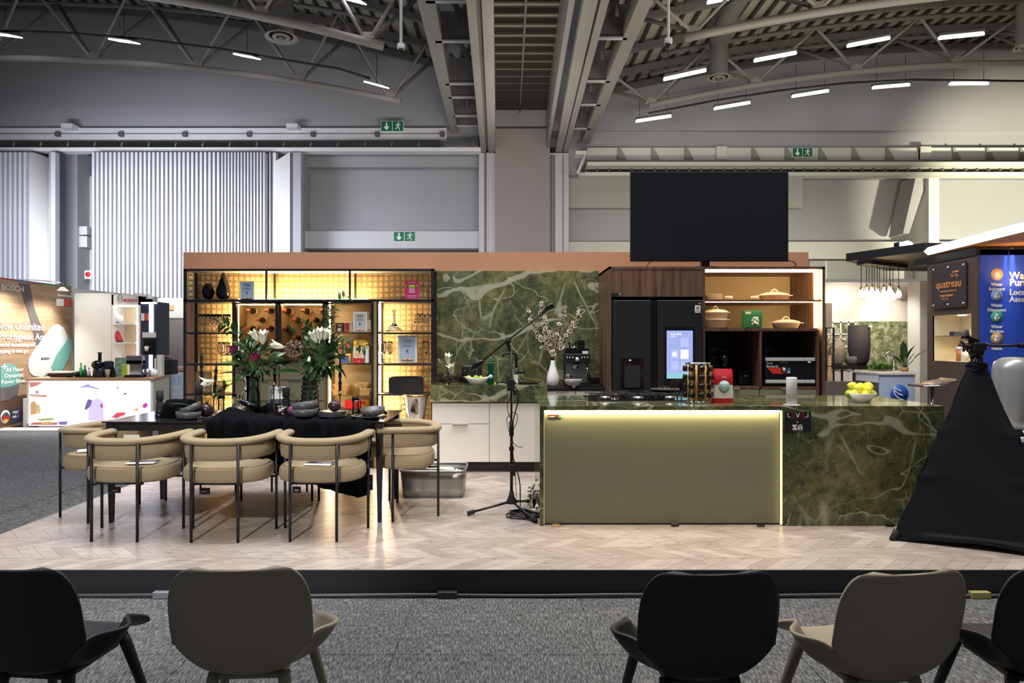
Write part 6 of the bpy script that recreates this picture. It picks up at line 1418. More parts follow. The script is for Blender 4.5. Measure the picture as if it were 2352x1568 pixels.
# grinders / jars
def grinder(px, D, y_top, label):
    c = onT(px, D); g = T('glass_grinder', label, 'grinder', c, 'glass grinders'); zt_ = Zt(y_top, D); H = zt_-tt
    B().lathe([(.026, tt), (.028, tt+.01), (.026, tt+H*.42), (.030, tt+H*.50)], (c.x, c.y, 0), 18).build('lower_glass', VGREEN, g)
    B().lathe([(.031, tt+H*.50), (.031, tt+H*.60), (.026, tt+H*.61)], (c.x, c.y, 0), 18).build('black_collar', BLACKG, g)
    B().lathe([(.031, tt+H*.485), (.0325, tt+H*.49), (.031, tt+H*.505)], (c.x, c.y, 0), 18).build('steel_ring', CHROME, g)
    B().lathe([(.026, tt+H*.62), (.032, tt+H*.68), (.032, tt+H*.88), (.022, tt+H), (.001, tt+H)], (c.x, c.y, 0), 18).build('upper_glass', mat('amber_jar', (.35, .18, .05), .1, alpha=.75) if 'amber_jar' not in MATS else MATS['amber_jar'], g)
grinder(508, 5.85, 880, 'glass grinder with a black collar left of the jug vase')
grinder(817, 5.62, 882, 'glass grinder with a black collar at the right of the cloth')
flute(539, 0, 0, 'narrow champagne flute beside the jug vase', 'glasses on the dining table', origin=onT(538, 5.82), k=.9)
flute(524, 0, 0, 'narrow champagne flute behind the garlic', 'glasses on the dining table', origin=onT(553, 5.9), k=.8)
flute(650, 0, 0, 'stemmed glass coupe in front of the black candle holder', 'glasses on the dining table', 'coupe_glass', [(.03, 0), (.03, .003), (.005, .01), (.006, .03), (.012, .035), (.008, .045), (.04, .055), (.046, .068), (.044, .068)], 1, origin=onT(649, 5.5)+Vector((0, 0, .035)))
B_ = B().pb(617, 656, 887, 940, 6.0, 6.004); g = T('paper_notice', 'white standing notice with dark foot on the table behind the candle holder', 'sign', P(636, 940, 6.0)); B_.build('notice_sheet', PAPER, g)
B().pb(620, 655, 916, 938, 5.996, 5.999).build('dark_block', mat('slate_print', (.09, .09, .12), .6), g); text('SHOP ONLINE', .020, (X(637, 6.0), 5.996, Z(897, 6.0)), INK, g, align='CENTER'); B().pb(619, 654, 940, 948, 6.0, 6.05).build('stand_foot', THIN, g)
# vases
c = onT(582, 5.72); g = T('jug_vase', 'tall clear glass jug vase full of green stems', 'vase', c); zt_ = Zt(862, 5.72); H = zt_-tt
def wav(r): return r
pr = [(.058, tt), (.062, tt+.01), (.060, tt+H*.3), (.056, tt+H*.65), (.058, tt+H*.85), (.066, tt+H), (.063, tt+H), (.055, tt+H*.84), (.053, tt+H*.6), (.057, tt+H*.3), (.058, tt+.02), (.001, tt+.018)]
B().lathe(pr, (c.x, c.y, 0), 28).build('vase_body', VGREEN, g)
B().lathe([(.054, tt+.02), (.055, tt+H*.28), (.052, tt+H*.72), (.001, tt+H*.72)], (c.x, c.y, 0), 24).build('vase_water', thin('vase_water', (.74, .84, .76), .3), g)
B().tube([(c.x-.055, c.y-.02, tt+H*.62), (c.x-.085, c.y-.03, tt+H*.60), (c.x-.095, c.y-.03, tt+H*.42), (c.x-.085, c.y-.03, tt+H*.25), (c.x-.062, c.y-.02, tt+H*.18)], .009, 10).build('jug_handle', GLASS, g)
for s_ in (-1, 1): B().tube([(c.x+s_*(.06+.006*sin(k*1.3)), c.y-.02, tt+H*(1-.05*k)) for k in range(9)], .006, 6).build('rim_bead', GLASS, g)
c2 = onT(712, 5.72); g = T('ribbed_vase', 'tall ribbed glass vase with beaded rings', 'vase', c2); zt_ = Zt(862, 5.72); H2 = zt_-tt
pr = []
for i in range(49):
    t = i/48; base = .058+.022*(1-t)**1.3; pr.append((base+.008*abs(sin(t*pi*9)), tt+H2*t))
pr += [(.054, tt+H2), (.052, tt+H2*.5), (.06, tt+.03), (.001, tt+.02)]
B().lathe(pr, (c2.x, c2.y, 0), 30).build('vase_body', VGREEN, g)
for i in range(9):
    t = (i+.5)/9; r = .064+.024*(1-t)**1.3; B().tube([(c2.x+r*cos(a), c2.y+r*sin(a), tt+H2*t) for a in [2*pi*k/28 for k in range(29)]], .0055, 6, caps=False).build('glass_ring', GLASS, g)
B().lathe([(.05, tt+.025), (.048, tt+H2*.7), (.001, tt+H2*.7)], (c2.x, c2.y, 0), 24).build('vase_water', MATS.get('x') or thin('vase_water_dark', (.66, .78, .68), .3), g)
# bouquets
def bouquet(nm, label, c, ztop_, blooms, sprays, leaves, seed, fill):
    random.seed(seed); g = T(nm, label, 'flowers', (c.x, c.y, ztop_)); D = c.y
    b = B()
    for i in range(26):
        a = random.uniform(0, 6.28); r = random.uniform(.0, .04); b.tube([(c.x+r*cos(a), c.y+r*sin(a), tt+.03), (c.x-.6*r*cos(a), c.y-.6*r*sin(a), ztop_-.02), (c.x+random.uniform(-.09, .09), c.y+random.uniform(-.06, .06), ztop_+random.uniform(.10, .22))], .0035, 5)
    b.build('stems', LEAF, g, kind='stuff')
    n = 0
    for (px, py, dx, dz, s_, k) in leaves:
        put_leaf(g, P(px, py, D-.02-.05*random.random()), (dx, random.uniform(-.5, .1), dz), s_, k, random.uniform(-.4, .4)); n += 1
    (fx, fy, frx, fry, cnt) = fill
    for i in range(cnt):
        a = random.uniform(0, 6.28); q = sqrt(random.random()); px = fx+frx*q*cos(a); py = fy+fry*q*sin(a)
        p = P(px, py, D+random.uniform(-.12, .12)); d = Vector((cos(a)*.8+random.uniform(-.5, .5), random.uniform(-.7, .5), .35-sin(a)*.7+random.uniform(-.4, .5)))
        put_leaf(g, p, d, random.uniform(.06, .13), random.choice('aabd'), random.uniform(-1, 1)); n += 1
    bb = B()
    for i in range(cnt*2):
        a = random.uniform(0, 6.28); q = sqrt(random.random()); p = P(fx+frx*.95*q*cos(a), fy+fry*.95*q*sin(a), D+random.uniform(-.05, .14))
        add_leaf(bb, p, (cos(a)+random.uniform(-.6, .6), random.uniform(-.7, .7), .4-sin(a)+random.uniform(-.5, .5)), random.uniform(.035, .08), .26, .3)
    bb.build('small_foliage', LEAF, g, kind='stuff')
    for (pts, ls) in sprays:
        pp = [P(x, y, D-.03) for x, y in pts]; B().tube(pp, .0025, 5).build('twig', LEAF, g)
        for i in range(ls*(len(pp)-1)):
            t = i/ls; k = int(t); p = pp[k].lerp(pp[k+1], t-k); dd = (pp[k+1]-pp[k]).normalized(); sd = Vector((dd.z, -.3, -dd.x))*(1 if i % 2 else -1)
            put_leaf(g, p, dd*.6+sd, random.uniform(.06, .095), 'a', random.uniform(-.6, .6))
    for (kind, px, py, dx, dz, s_) in blooms:
        p = P(px, py, D-.14)
        if kind == 'lily': lily(g, p, (dx, -.35, dz), s_*.80, op=.30)
        elif kind == 'peony':
            o = B()
            for i in range(60):
                aa = i*2.4; h = 1-2*(i+.5)/60; r = sqrt(1-h*h); d = Vector((r*cos(aa), r*sin(aa), h)); add_leaf(o, p+d*s_*.35, d+Vector((-d.y, d.x, 0))*.7, s_*.75, .42, .6)
            o.ball(p, s_*.62); f = o.build('peony', PEONY, g)
        else:
            o = B(); 
            for i in range(120):
                d = Vector((random.gauss(0, 1), random.gauss(0, 1), random.gauss(0, 1))).normalized(); q = p+Vector((d.x*s_*1.15, d.y*s_*.8, d.z*s_)); 
                for w_ in range(3): add_leaf(o, q, d+Vector((random.uniform(-1, 1), random.uniform(-1, 1), random.uniform(-1, 1))), s_*.28, .4, .3)
            o.build('hydrangea_head', HYD, g)
    return g
bouquet('lily_bouquet', 'bouquet with white lilies and two magenta peonies in the jug vase', c, tt+H,
    [('lily', 592, 782, -.45, .9, .14), ('lily', 604, 790, .12, 1, .17), ('lily', 652, 798, -.9, .30, .16), ('peony', 535, 801, 0, 0, .036), ('peony', 587, 818, 0, 0, .040)],
    [([(560, 800), (545, 770), (528, 752), (512, 742), (500, 743)], 4), ([(575, 800), (556, 772), (549, 752)], 3)],
    [(560, 860, -1, .3, .22, 'a'), (540, 880, -.9, -.3, .2, 'a'), (520, 892, -.8, -.4, .14, 'a'), (610, 850, .8, .6, .2, 'c'), (560, 840, -.9, .4, .2, 'c'), (568, 850, -.5, .9, .2, 'a'), (595, 845, .3, 1, .2, 'a'), (548, 830, -.9, .2, .13, 'c'), (575, 800, -1, .6, .16, 'b'), (592, 806, -.7, -.6, .15, 'b'), (610, 805, .8, .3, .15, 'b'), (620, 825, 1, -.2, .16, 'a'), (580, 850, 0, 1, .12, 'c')],
    21, (582, 822, 50, 38, 70))
bouquet('mixed_bouquet', 'tall leafy bouquet with a dusky hydrangea and white lilies in the ribbed vase', c2, tt+H2,
    [('lily', 735, 782, .12, 1, .16), ('lily', 727, 786, -.3, 1, .15), ('lily', 745, 780, .4, .9, .14), ('hydrangea', 675, 800, 0, 0, .062), ('lily', 711, 818, -.05, -.9, .07)],
    [([(735, 800), (748, 770), (752, 740), (758, 715), (780, 688), (797, 676)], 4), ([(728, 790), (712, 760), (700, 745), (702, 735)], 4), ([(760, 800), (790, 790), (820, 790), (845, 800)], 5), ([(745, 760), (765, 735), (772, 712)], 4), ([(750, 770), (757, 730), (752, 700)], 5)],
    [(690, 855, -.9, .2, .22, 'a'), (700, 860, -.6, .7, .22, 'c'), (715, 855, 0, 1, .2, 'a'), (680, 830, -1, .0, .2, 'a'), (740, 850, .6, .7, .2, 'a'), (655, 820, -.8, -.6, .2, 'c'), (730, 830, .3, .9, .2, 'b'), (760, 840, .9, .3, .16, 'a'), (745, 820, .6, .7, .2, 'a'), (670, 835, -.9, .1, .2, 'a'), (680, 765, -.5, .6, .10, 'b'), (700, 770, .3, .9, .10, 'b')],
    33, (738, 812, 42, 48, 110))
# trailing leaf cluster at the table left
g = T('leafy_sprig', 'glossy green sprig with a pale lily leaning left of the jug vase', 'sprig', P(520, 880, 5.68))
for (px, py, dx, dz, s_, k) in ((530, 880, -1, -.35, .13, 'a'), (522, 884, -.6, -1, .10, 'a'), (512, 878, -1, -.1, .09, 'a'), (545, 872, -.9, -.5, .14, 'c'), (500, 884, .2, -1, .10, 'c'), (514, 872, .3, -1, .09, 'a')): put_leaf(g, P(px, py, 5.66), (dx, -.3, dz), s_, k)
B().tube([P(575, 862, 5.68), P(548, 866, 5.67), P(520, 876, 5.66), P(496, 876, 5.66)], .004, 5).build('twig', LEAF, g)
lily(g, P(492, 874, 5.66), (-.9, -.3, -.25), .13, op=.5)
g = T('dark_leaf', 'broad dark green leaf resting on the left napkin', 'leaf', P(400, 922, 5.55)); put_leaf(g, P(378, 932, 5.54), (1, .1, .25), .19, 'a', nm='leaf_blade'); put_leaf(g, P(425, 938, 5.52), (-.9, -.1, .05), .14, 'c', nm='leaf_blade')
# steel tub under the head chair
D = 6.15; x0, x1 = X(917, D), X(1068, D); z1 = Z(1083, D); g = T('steel_tub', 'rectangular steel pan on the floor holding boards and a striped towel', 'tub', ((x0+x1)/2, D+.25, ST))
def tubf(u, v):
    a = 2*pi*u; e = .22; ca, sa = cos(a), sin(a); k = .93+.07*v
    return ((x0+x1)/2+(x1-x0)/2*k*abs(ca)**e*(1 if ca > 0 else -1), D+.22+.22*k*abs(sa)**e*(1 if sa > 0 else -1), ST+.002+(z1-ST)*v)
B().grid(tubf, 64, 3).build('pan_wall', STEEL, g, solid=.004); B().box(x0+.03, x1-.03, D+.03, D+.41, ST+.002, ST+.008).build('pan_floor', STEEL, g)
B().tube([tubf(i/64, 1) for i in range(65)], .011, 6, caps=False).build('rolled_rim', STEEL, g)
bx_ = B().obox(((x0+x1)/2+.04, D+.25, ST+.13), (.12, .02, .05), (-.01, .09, .0), (-.008, 0, .012)); one(bx_, 'wooden_board', OAK, 'small wooden board leaning in the steel pan', 'board', origin=(x0+.3, D+.2, ST+.1))
tw = B(); tw.grid(lambda u, v: (X(1030, D)+.10*u*1.2, D+.14+.10*v, ST+.12+.09*u*(1-u)*4*.5+.06*v), 8, 5); g2 = one(tw, 'striped_towel', mat('towel_white', (.7, .7, .68), .8), 'folded striped towel in the steel pan', 'towel', origin=(X(1030, D), D+.14, ST+.12), solid=.004)
stp = B()
for k in range(4): stp.grid(lambda u, v, k=k: (X(1030, D)+.12*(k+.25+.35*u)/4, D+.138+.10*v, ST+.126+.09*((k+.25+.35*u)/4)*(1-(k+.25+.35*u)/4)*2+.06*v), 2, 5)
stp.build('towel_stripe', INK, None).parent = g2
bpy.data.objects['towel_stripe'].location = -Vector(g2.location)
one(B().ball(((x0+x1)/2-.12, D+.2, ST+.10), .10, .07, .035), 'white_dish_in_tub', WHITEG, 'pale dish lying in the left of the steel pan', 'dish', origin=((x0+x1)/2-.12, D+.2, ST+.1))
# ================================================================== MICROPHONE STAND
mx_, my_ = .035, 5.62
g = T('microphone_stand', 'black boom microphone stand on a tripod foot left of the island', 'microphone stand', (mx_, my_, ST))
B().cyl((mx_, my_, ST+.17), (mx_, my_, ST+.72), .0125, n=12).build('lower_tube', BLACK, g); B().cyl((mx_, my_, ST+.70), (mx_-.004, my_, Z(792, my_)), .009, n=10).build('upper_tube', BLACK, g)
B().cyl((mx_, my_, ST+.64), (mx_, my_, ST+.76), .019, n=12).build('height_clutch', BLACKM, g)
B().cyl((mx_, my_, ST+.52), (mx_, my_, ST+.55), .021, n=12).build('collar', BLACKM, g)
B().lathe([(.045, ST+.085), (.043, ST+.10), (.022, ST+.15), (.016, ST+.19)], (mx_, my_, 0), 18).build('foot_hub', BLACKM, g)
for (fx_, fy_, nm) in ((X(1082, 5.58), 5.55, 'a'), (X(1226, 5.38), 5.34, 'b'), (X(1216, 5.9), 5.95, 'c')):
    l = B().cyl((mx_, my_, ST+.10), (fx_, fy_, ST+.025), .0095, n=10).build('leg', BLACK, g)
    d = (Vector((fx_, fy_, ST+.025))-Vector((mx_, my_, ST+.10))).normalized(); e = Vector((fx_, fy_, ST+.025))
    B().cyl(e-d*.03, e+d*.03, .018, n=12).build('rubber_foot', BLACKM, l)
a = P(1110, 827, my_-.03); b_ = P(1254, 712, my_-.03)
B().cyl(a, b_, .0085, n=10).build('boom_arm', BLACK, g)
jc = P(1166, 783, my_-.02); B().ball(jc, .026, .022, .032).build('boom_joint', BLACKM, g); B().cyl(jc, P(1169, 805, my_), .016, .008).build('joint_neck', BLACKM, g)
d = (b_-a).normalized(); B().tube([a+d*.0, a-d*.03, a-d*.09, a-d*.14], [.014, .022, .023, .008], 12).build('counterweight', BLACKG, g)
m_ = T('microphone', 'short black microphone at the upper end of the boom', 'microphone', P(1262, 704, my_-.03)); e = P(1251, 714, my_-.03)
B().tube([e, e+d*.04, e+d*.075, e+d*.09], [.012, .020, .026, .018], 14).build('mic_head', BLACKG, m_); B().cyl(e-d*.02, e+d*.02, .013).build('mic_clip', BLACKM, m_)
g = T('receiver_pack', 'black receiver pack and cloth bundle strapped to the microphone stand', 'device', P(1172, 880, my_-.04))
cc = P(1174, 882, my_-.035); B().box(cc.x-.035, cc.x+.03, cc.y-.03, cc.y+.02, cc.z-.055, cc.z+.045).build('pack_body', BLACKM, g, bevel=.012, seg=3); B().pb(1180, 1190, 860, 876, my_-.06, my_-.05).build('white_label', PAPER, g)
B().ball(P(1187, 880, my_-.05), .016).build('chrome_clip', CHROME, g); B().pb(1178, 1187, 896, 907, my_-.05, my_-.02).build('plug_box', BLACKM, g); B().ball(P(1168, 868, my_-.04), .022, .02, .03).build('cloth_bundle', BLACKM, g)
def cable(pts, r, label, D=my_-.03, nm='cable'):
    pp = [P(x, y, D) if len(q) == 2 else P(x, y, q[2]) for q in pts for x, y in [q[:2]]]
    cv = []
    for i in range(len(pp)-1):
        p0 = pp[max(i-1, 0)]; p1 = pp[i]; p2 = pp[i+1]; p3 = pp[min(i+2, len(pp)-1)]
        for k in range(5):
            t = k/5; cv.append(.5*((2*p1)+(p2-p0)*t+(2*p0-5*p1+4*p2-p3)*t*t+(3*p1-p0-3*p2+p3)*t**3))
    cv.append(pp[-1]); cv = [Vector((v.x, v.y, max(v.z, ST+r+.001))) for v in cv]
    return one(B().tube(cv, r, 6), nm, BLACK, label, 'cable', origin=pp[0])
cable([(1180, 885), (1190, 900), (1189, 925), (1180, 960), (1174, 1000), (1176, 1040), (1186, 1075), (1194, 1110), (1195, 1150), (1198, 1186, 5.45), (1230, 1204, 5.36)], .0055, 'thick black cable falling from the receiver pack to the floor')
cable([(1168, 885), (1164, 910), (1167, 945), (1173, 960)], .003, 'thin cable loop on the left of the microphone pole')
cable([(1173, 946), (1186, 950), (1188, 965), (1180, 985), (1175, 1000), (1178, 1015), (1188, 1025), (1200, 1026)], .0032, 'thin cable ending in a small plug right of the pole')
cable([(1173, 950), (1164, 962), (1168, 985), (1176, 1010), (1180, 1060), (1184, 1100), (1186, 1140), (1188, 1155, 5.58)], .003, 'thin cable hanging straight behind the thick one')
B_ = B(); c = Vector((X(1200, 5.5), 5.52, ST))
random.seed(4)
for k in range(5):
    r = .10-.008*k; B_.tube([(c.x+.02*sin(k)+r*1.3*cos(a), c.y+r*sin(a), ST+.010+.008*k+.004*sin(3*a+k)) for a in [2*pi*i/32 for i in range(33)]], .0055, 6)
one(B_, 'cable_coil', BLACK, 'coil of black cable on the floor at the microphone foot', 'cable', origin=c)
one(B().box(X(1178, 5.6)-.022, X(1178, 5.6)+.022, 5.58, 5.62, Z(1092, 5.6), Z(1066, 5.6)), 'adapter_box', BLACKM, 'small black adapter box hanging on the microphone pole', 'adapter', origin=P(1178, 1080, 5.6), bevel=.004)
# bunch of dried flowers in glass on the floor
c = Vector((X(1227, 5.75), 5.78, ST)); g = T('glass_jar_on_floor', 'clear glass of small white dried flowers on the floor beside the island', 'jar', c)
B().lathe([(.035, ST), (.04, ST+.12), (.036, ST+.12), (.001, ST+.01)], (c.x, c.y, 0), 16).build('jar_glass', GLASS, g)
b = B(); random.seed(6)
for i in range(30): p = c+Vector((random.gauss(0, .028), random.gauss(0, .025), .14+random.gauss(0, .03))); b.ball(p, .010, n=6, m=4)
b.build('dried_heads', MORT, g, kind='stuff')
# ================================================================== CLOTH COVERED TRIPOD
g = T('draped_tripod', 'camera tripod wrapped in a black stretch cover at the right edge', 'tripod', (3.35, 4.85, ST))
feet = [Vector((2.74, 4.86, ST)), Vector((3.62, 4.34, ST)), Vector((3.74, 5.3, ST))]; ap = Vector((3.34, 4.86, Z(838, 4.86)))
def cover(u, v):
    k = u*3; i = int(k) % 3; f = k-int(k) if u < 1 else 0
    q = feet[i].lerp(feet[(i+1) % 3], f); cen = (feet[0]+feet[1]+feet[2])/3
    pinch = 1-.10*sin(pi*f); q = cen+(q-cen)*pinch
    zlift = .035*sin(pi*f)*(v < .05)
    r = (1-v)+.035*sin(pi*v)
    top = ap+Vector((.052*cos(2*pi*(u+.5)), .052*sin(2*pi*(u+.5)), 0))
    p = q.lerp(top, v); wob = .006*sin(14*v+u*20)
    # knee bulges of the tripod locks
    for (vb, am) in ((.36, .018), (.62, .014)): wob += am*math.exp(-((v-vb)/.025)**2)*abs(cos(pi*f))**6
    d = (q-Vector((cen.x, cen.y, q.z))).normalized()
    return (p.x+d.x*wob, p.y+d.y*wob, p.z+zlift+.004)
COVER = mat('stretch_cover', (.006, .0065, .010), .7, bump=.1, bscale=300, spec=.2)
B().grid(cover, 90, 60).build('fabric_cover', COVER, g)
for k in range(4): B().tube([(ap.x+(.055+.006*(k % 2))*cos(a), ap.y+.055*sin(a), ap.z-.015*k+.012+.006*sin(2*a+k)) for a in [2*pi*i/24 for i in range(25)]], .012, 6, caps=False).build('gathered_ring', COVER, g)
for f_ in feet: B().cyl(f_+Vector((0, 0, 0)), f_.lerp(ap, .06), .022, n=10).build('foot', BLACKM, g)
B().cyl(ap-Vector((0, 0, .05)), ap+Vector((0, 0, .06)), .04, n=16).build('centre_column', BLACKG, g)
hd = T('fluid_head', 'black video head with a pan handle pointing right on the draped tripod', 'tripod head', ap+Vector((0, 0, .06)))
B().ball(ap+Vector((0, 0, .09)), .05, .05, .045).build('ball_base', BLACKG, hd)
B().box(ap.x-.045, ap.x+.045, ap.y-.05, ap.y+.05, ap.z+.10, ap.z+.16).build('tilt_block', BLACK, hd, bevel=.012)
B().cyl((ap.x-.09, ap.y-.01, ap.z+.13), (ap.x+.05, ap.y-.01, ap.z+.13), .024, n=12).build('tilt_axle', BLACKG, hd)
for a in range(5): B().cyl((ap.x-.08, ap.y-.01, ap.z+.13), (ap.x-.10-.02*cos(a*1.25), ap.y-.01+.04*sin(a*1.25), ap.z+.13+.04*cos(a*1.25)), .009, n=6).build('lock_lever', BLACK, hd)
B().obox((ap.x-.045, ap.y, ap.z+.18), (.045, 0, -.02), (0, .03, 0), (.006, 0, .012)).build('mount_plate', BLACKG, hd); B().obox((ap.x-.075, ap.y, ap.z+.215), (.012, 0, .012), (0, .02, 0), (-.008, 0, .025)).build('plate_lever', STEEL, hd)
B().tube([(ap.x+.03, ap.y-.03, ap.z+.155), (ap.x+.08, ap.y-.05, ap.z+.135), (ap.x+.20, ap.y-.06, ap.z+.138), (ap.x+.27, ap.y-.06, ap.z+.14)], .010, 10).build('pan_handle', BLACK, hd); B().cyl((ap.x+.26, ap.y-.06, ap.z+.14), (ap.x+.48, ap.y-.07, ap.z+.142), .019, n=14).build('handle_grip', BLACKM, hd)
# ================================================================== SHELL CHAIRS IN FRONT
def shell(m, leg_m, nm):
    t = T(nm, '', 'chair')
    H = .815
    prof = [(.24, .415), (.20, .435), (.10, .428), (0, .415), (-.10, .408), (-.17, .415), (-.215, .45), (-.238, .51), (-.252, .58), (-.262, .66), (-.272, .74), (-.282, H)]
    def pr(v):
        k = v*(len(prof)-1); i = min(int(k), len(prof)-2); f = k-i
        p0 = prof[max(i-1, 0)]; p1 = prof[i]; p2 = prof[i+1]; p3 = prof[min(i+2, len(prof)-1)]
        return tuple(.5*((2*p1[q])+(p2[q]-p0[q])*f+(2*p0[q]-5*p1[q]+4*p2[q]-p3[q])*f*f+(3*p1[q]-p0[q]-3*p2[q]+p3[q])*f**3) for q in (0, 1))
    def fn(u, v):
        s_ = 2*u-1; a = abs(s_); sg = 1 if s_ > 0 else -1
        y, z = pr(v)
        zt = .440+.112*sin(pi/2*min(1, v/.30))**1.6-.012*max(0, min(1, (v-.4)/.1))
        if v < .50: W = (.20 if v < .33 else .20+.018*min(1, (v-.33)/.12))+.098*math.exp(-((v-.33)/.075)**2)
        else:
            k = (v-.50)/.50; W = .218+.022*sin(min(1, k*1.9)*pi/2)
            if k > .60:
                q = (k-.60)/.40; W -= .110*(1-sqrt(max(0, 1-q**2.6)))
        if v < .08: W *= .82+.18*sqrt(v/.08)
        x = s_*W
        if z < zt: z += (zt-z)*(.10*a+.90*a**4)
        bk = max(0, min(1, (v-.5)/.2))
        y += bk*.05*a**2.2*(1-.5*max(0, (v-.7)/.3))
        if v > .9: z -= .005*(1-a**2)*((v-.9)/.1)
        return (x, y, z)
    B().grid(fn, 44, 64).build('shell_seat', m, t, solid=.011)
    b = B(); b.box(-.125, .125, -.145, .14, .378, .402); b.build('seat_frame', leg_m, t, bevel=.012, seg=3)
    for sx in (-1, 1):
        B().tube([(sx*.120, -.13, .402), (sx*.126, -.14, .37), (sx*.180, -.21, 0)], [.022, .022, .0125], 12).build('leg', leg_m, t)
        B().tube([(sx*.150, .115, .435), (sx*.158, .125, .40), (sx*.230, .23, 0)], [.020, .022, .0125], 12).build('leg', leg_m, t)
    return t
BKP = mat('chair_black', (.010, .010, .012), .55, bump=.05, bscale=200); TPP = mat('chair_taupe', (.25, .215, .155), .55, bump=.05, bscale=200); TPL = mat('taupe_leg', (.22, .19, .13), .5)
sb = shell(BKP, BKP, 'shell_chair'); stp_ = shell(TPP, TPL, 'shell_chair')
sb['label'] = 'black plastic shell chair cut off at the left edge, in front of the stage'; sb['group'] = 'black shell chairs in the front row'
stp_['label'] = 'taupe plastic shell chair between the black left one and open carpet'; stp_['group'] = 'taupe shell chairs in the front row'
sb.location = (-1.66, 2.56, 0); sb.rotation_euler = (0, 0, -.10); stp_.location = (-.925, 2.56, 0); stp_.rotation_euler = (0, 0, .06)
dup(sb, (.665, 2.52, 0), .06, 'black plastic shell chair in front of the sage island panel')
dup(sb, (1.905, 2.54, 0), -.02, 'black plastic shell chair cut off at the right edge, before the draped tripod')
dup(stp_, (1.29, 2.52, 0), .16, 'taupe plastic shell chair between the two black ones on the right')
# ================================================================== LEFT BOOTHS (appliance stand)
PWOOD = wood('poster_wood', (.26, .16, .09), (.42, .28, .17), .35, 1, .5)
WX = -9.0
pw = T('poster_wall', 'large printed wall of a white cleaning head on wood planks at the left edge', 'poster', (WX, 13, 0))
zt = HC+1.117
B().box(WX-.12, WX, 10.6, 14.1, .03, zt).build('wall_board', PWOOD, pw)
for i, (y0, y1, m_) in enumerate(((12.0, 12.45, RED), (12.45, 13.3, BLUEP), (13.3, 14.1, MATS['leaf_green_print']))): B().box(WX-.12, WX+.006, y0, y1, zt, zt+.02).build('edge_print', m_, pw)
def Y(px): return WX*F/(px-CX)          # depth on this wall for a picture column
def wz(py, px): return HC-(py-CY)*Y(px)/F
def wpoly(pts, m, nm, d=.004):
    b = B().prism([(Y(x), wz(y, x)) for x, y in pts], WX+d, WX+d+.003, 'yz'); b.build(nm, m, pw)
PG = mat('poster_grey', (.10, .085, .08), .6); PWH = mat('poster_white', (.66, .68, .70), .5); PTE = mat('poster_teal', (.16, .40, .37), .5); PDK = mat('poster_brown', (.10, .055, .035), .6)
wpoly([(42, 650), (68, 652), (76, 700), (84, 722), (101, 768), (88, 792), (82, 793), (76, 765), (66, 722)], PG, 'hose_print')
wpoly([(64, 840), (66, 822), (76, 806), (110, 760), (120, 748), (132, 744), (145, 752), (153, 768), (156, 790), (150, 812), (120, 850), (96, 866), (76, 863), (67, 855)], PWH, 'cleaner_head_print', .006)
wpoly([(115, 845), (128, 815), (150, 785), (156, 772), (163, 785), (164, 800), (158, 818), (146, 845), (135, 858)], PTE, 'head_side_print', .009)
wpoly([(0, 840), (14, 834), (30, 836), (42, 848), (47, 866), (45, 886), (34, 902), (18, 914), (0, 916)], PTE, 'round_note', .006)
wpoly([(0, 890), (20, 888), (44, 880), (40, 905), (20, 918), (0, 922)], mat('poster_greybrown', (.13, .12, .13), .6), 'fold_print', .008)
wpoly([(-60, 925), (62, 905), (66, 962), (-60, 1000)], PDK, 'plank_print', .003)
wpoly([(129, 686), (146, 687), (146, 703), (129, 702)], PAPER, 'logo_white'); wpoly([(146, 687), (165, 689), (165, 705), (146, 703)], mat('logo_red', (.55, .09, .06), .5), 'logo_red')
def wtext(s, px, py, size, m, d=.012, sx=1.25): return text(s, size, (WX+d, Y(px), wz(py, px)), m, pw, (pi/2, 0, pi/2), sx=sx, bold=.002)
wtext('BOSCH', 1, 665, .14, GREYL); wtext('New Unlimited', -10, 756, .20, PAPER, sx=1.0); wtext('ProHygienic Aqua', -4, 780, .18, PAPER, sx=1.0)
wtext('Powerful vacuuming and', -18, 796, .11, PAPER, sx=1.0); wtext('mopping in one go.', -14, 811, .11, PAPER, sx=1.0); wtext('Invented for life', 131, 680, .08, PAPER, sx=1.6)
wtext('+', 1, 852, .22, PAPER); wtext('All Floor', 12, 854, .10, PAPER); wtext('Dynamic', 9, 868, .11, PAPER); wtext('Power Brush', 1, 882, .10, PAPER); wtext('BOSCH', 93, 826, .06, INK)
for (r, z_, m_) in ((.12, 0, PAPER), (.085, 0, INK)): B().lathe([(r, WX+(.010 if m_ is PAPER else .014)), (.001, WX+(.011 if m_ is PAPER else .015))], (0, Y(11), wz(957, 11)), 24, 'x').build('flag_disc', m_, pw)
wpoly([(5, 955), (17, 954), (17, 962), (5, 963)], RED, 'flag_red', .018); wpoly([(6, 963), (17, 962), (15, 969), (8, 970)], YELLOW, 'flag_gold', .018)
wpoly([(24, 941), (45, 937), (45, 968), (24, 972)], mat('poster_navy', (.03, .045, .10), .5), 'navy_square', .008); wtext('TEST', 27, 950, .06, PAPER, .014); wtext('NR 1', 27, 960, .06, PAPER, .014)
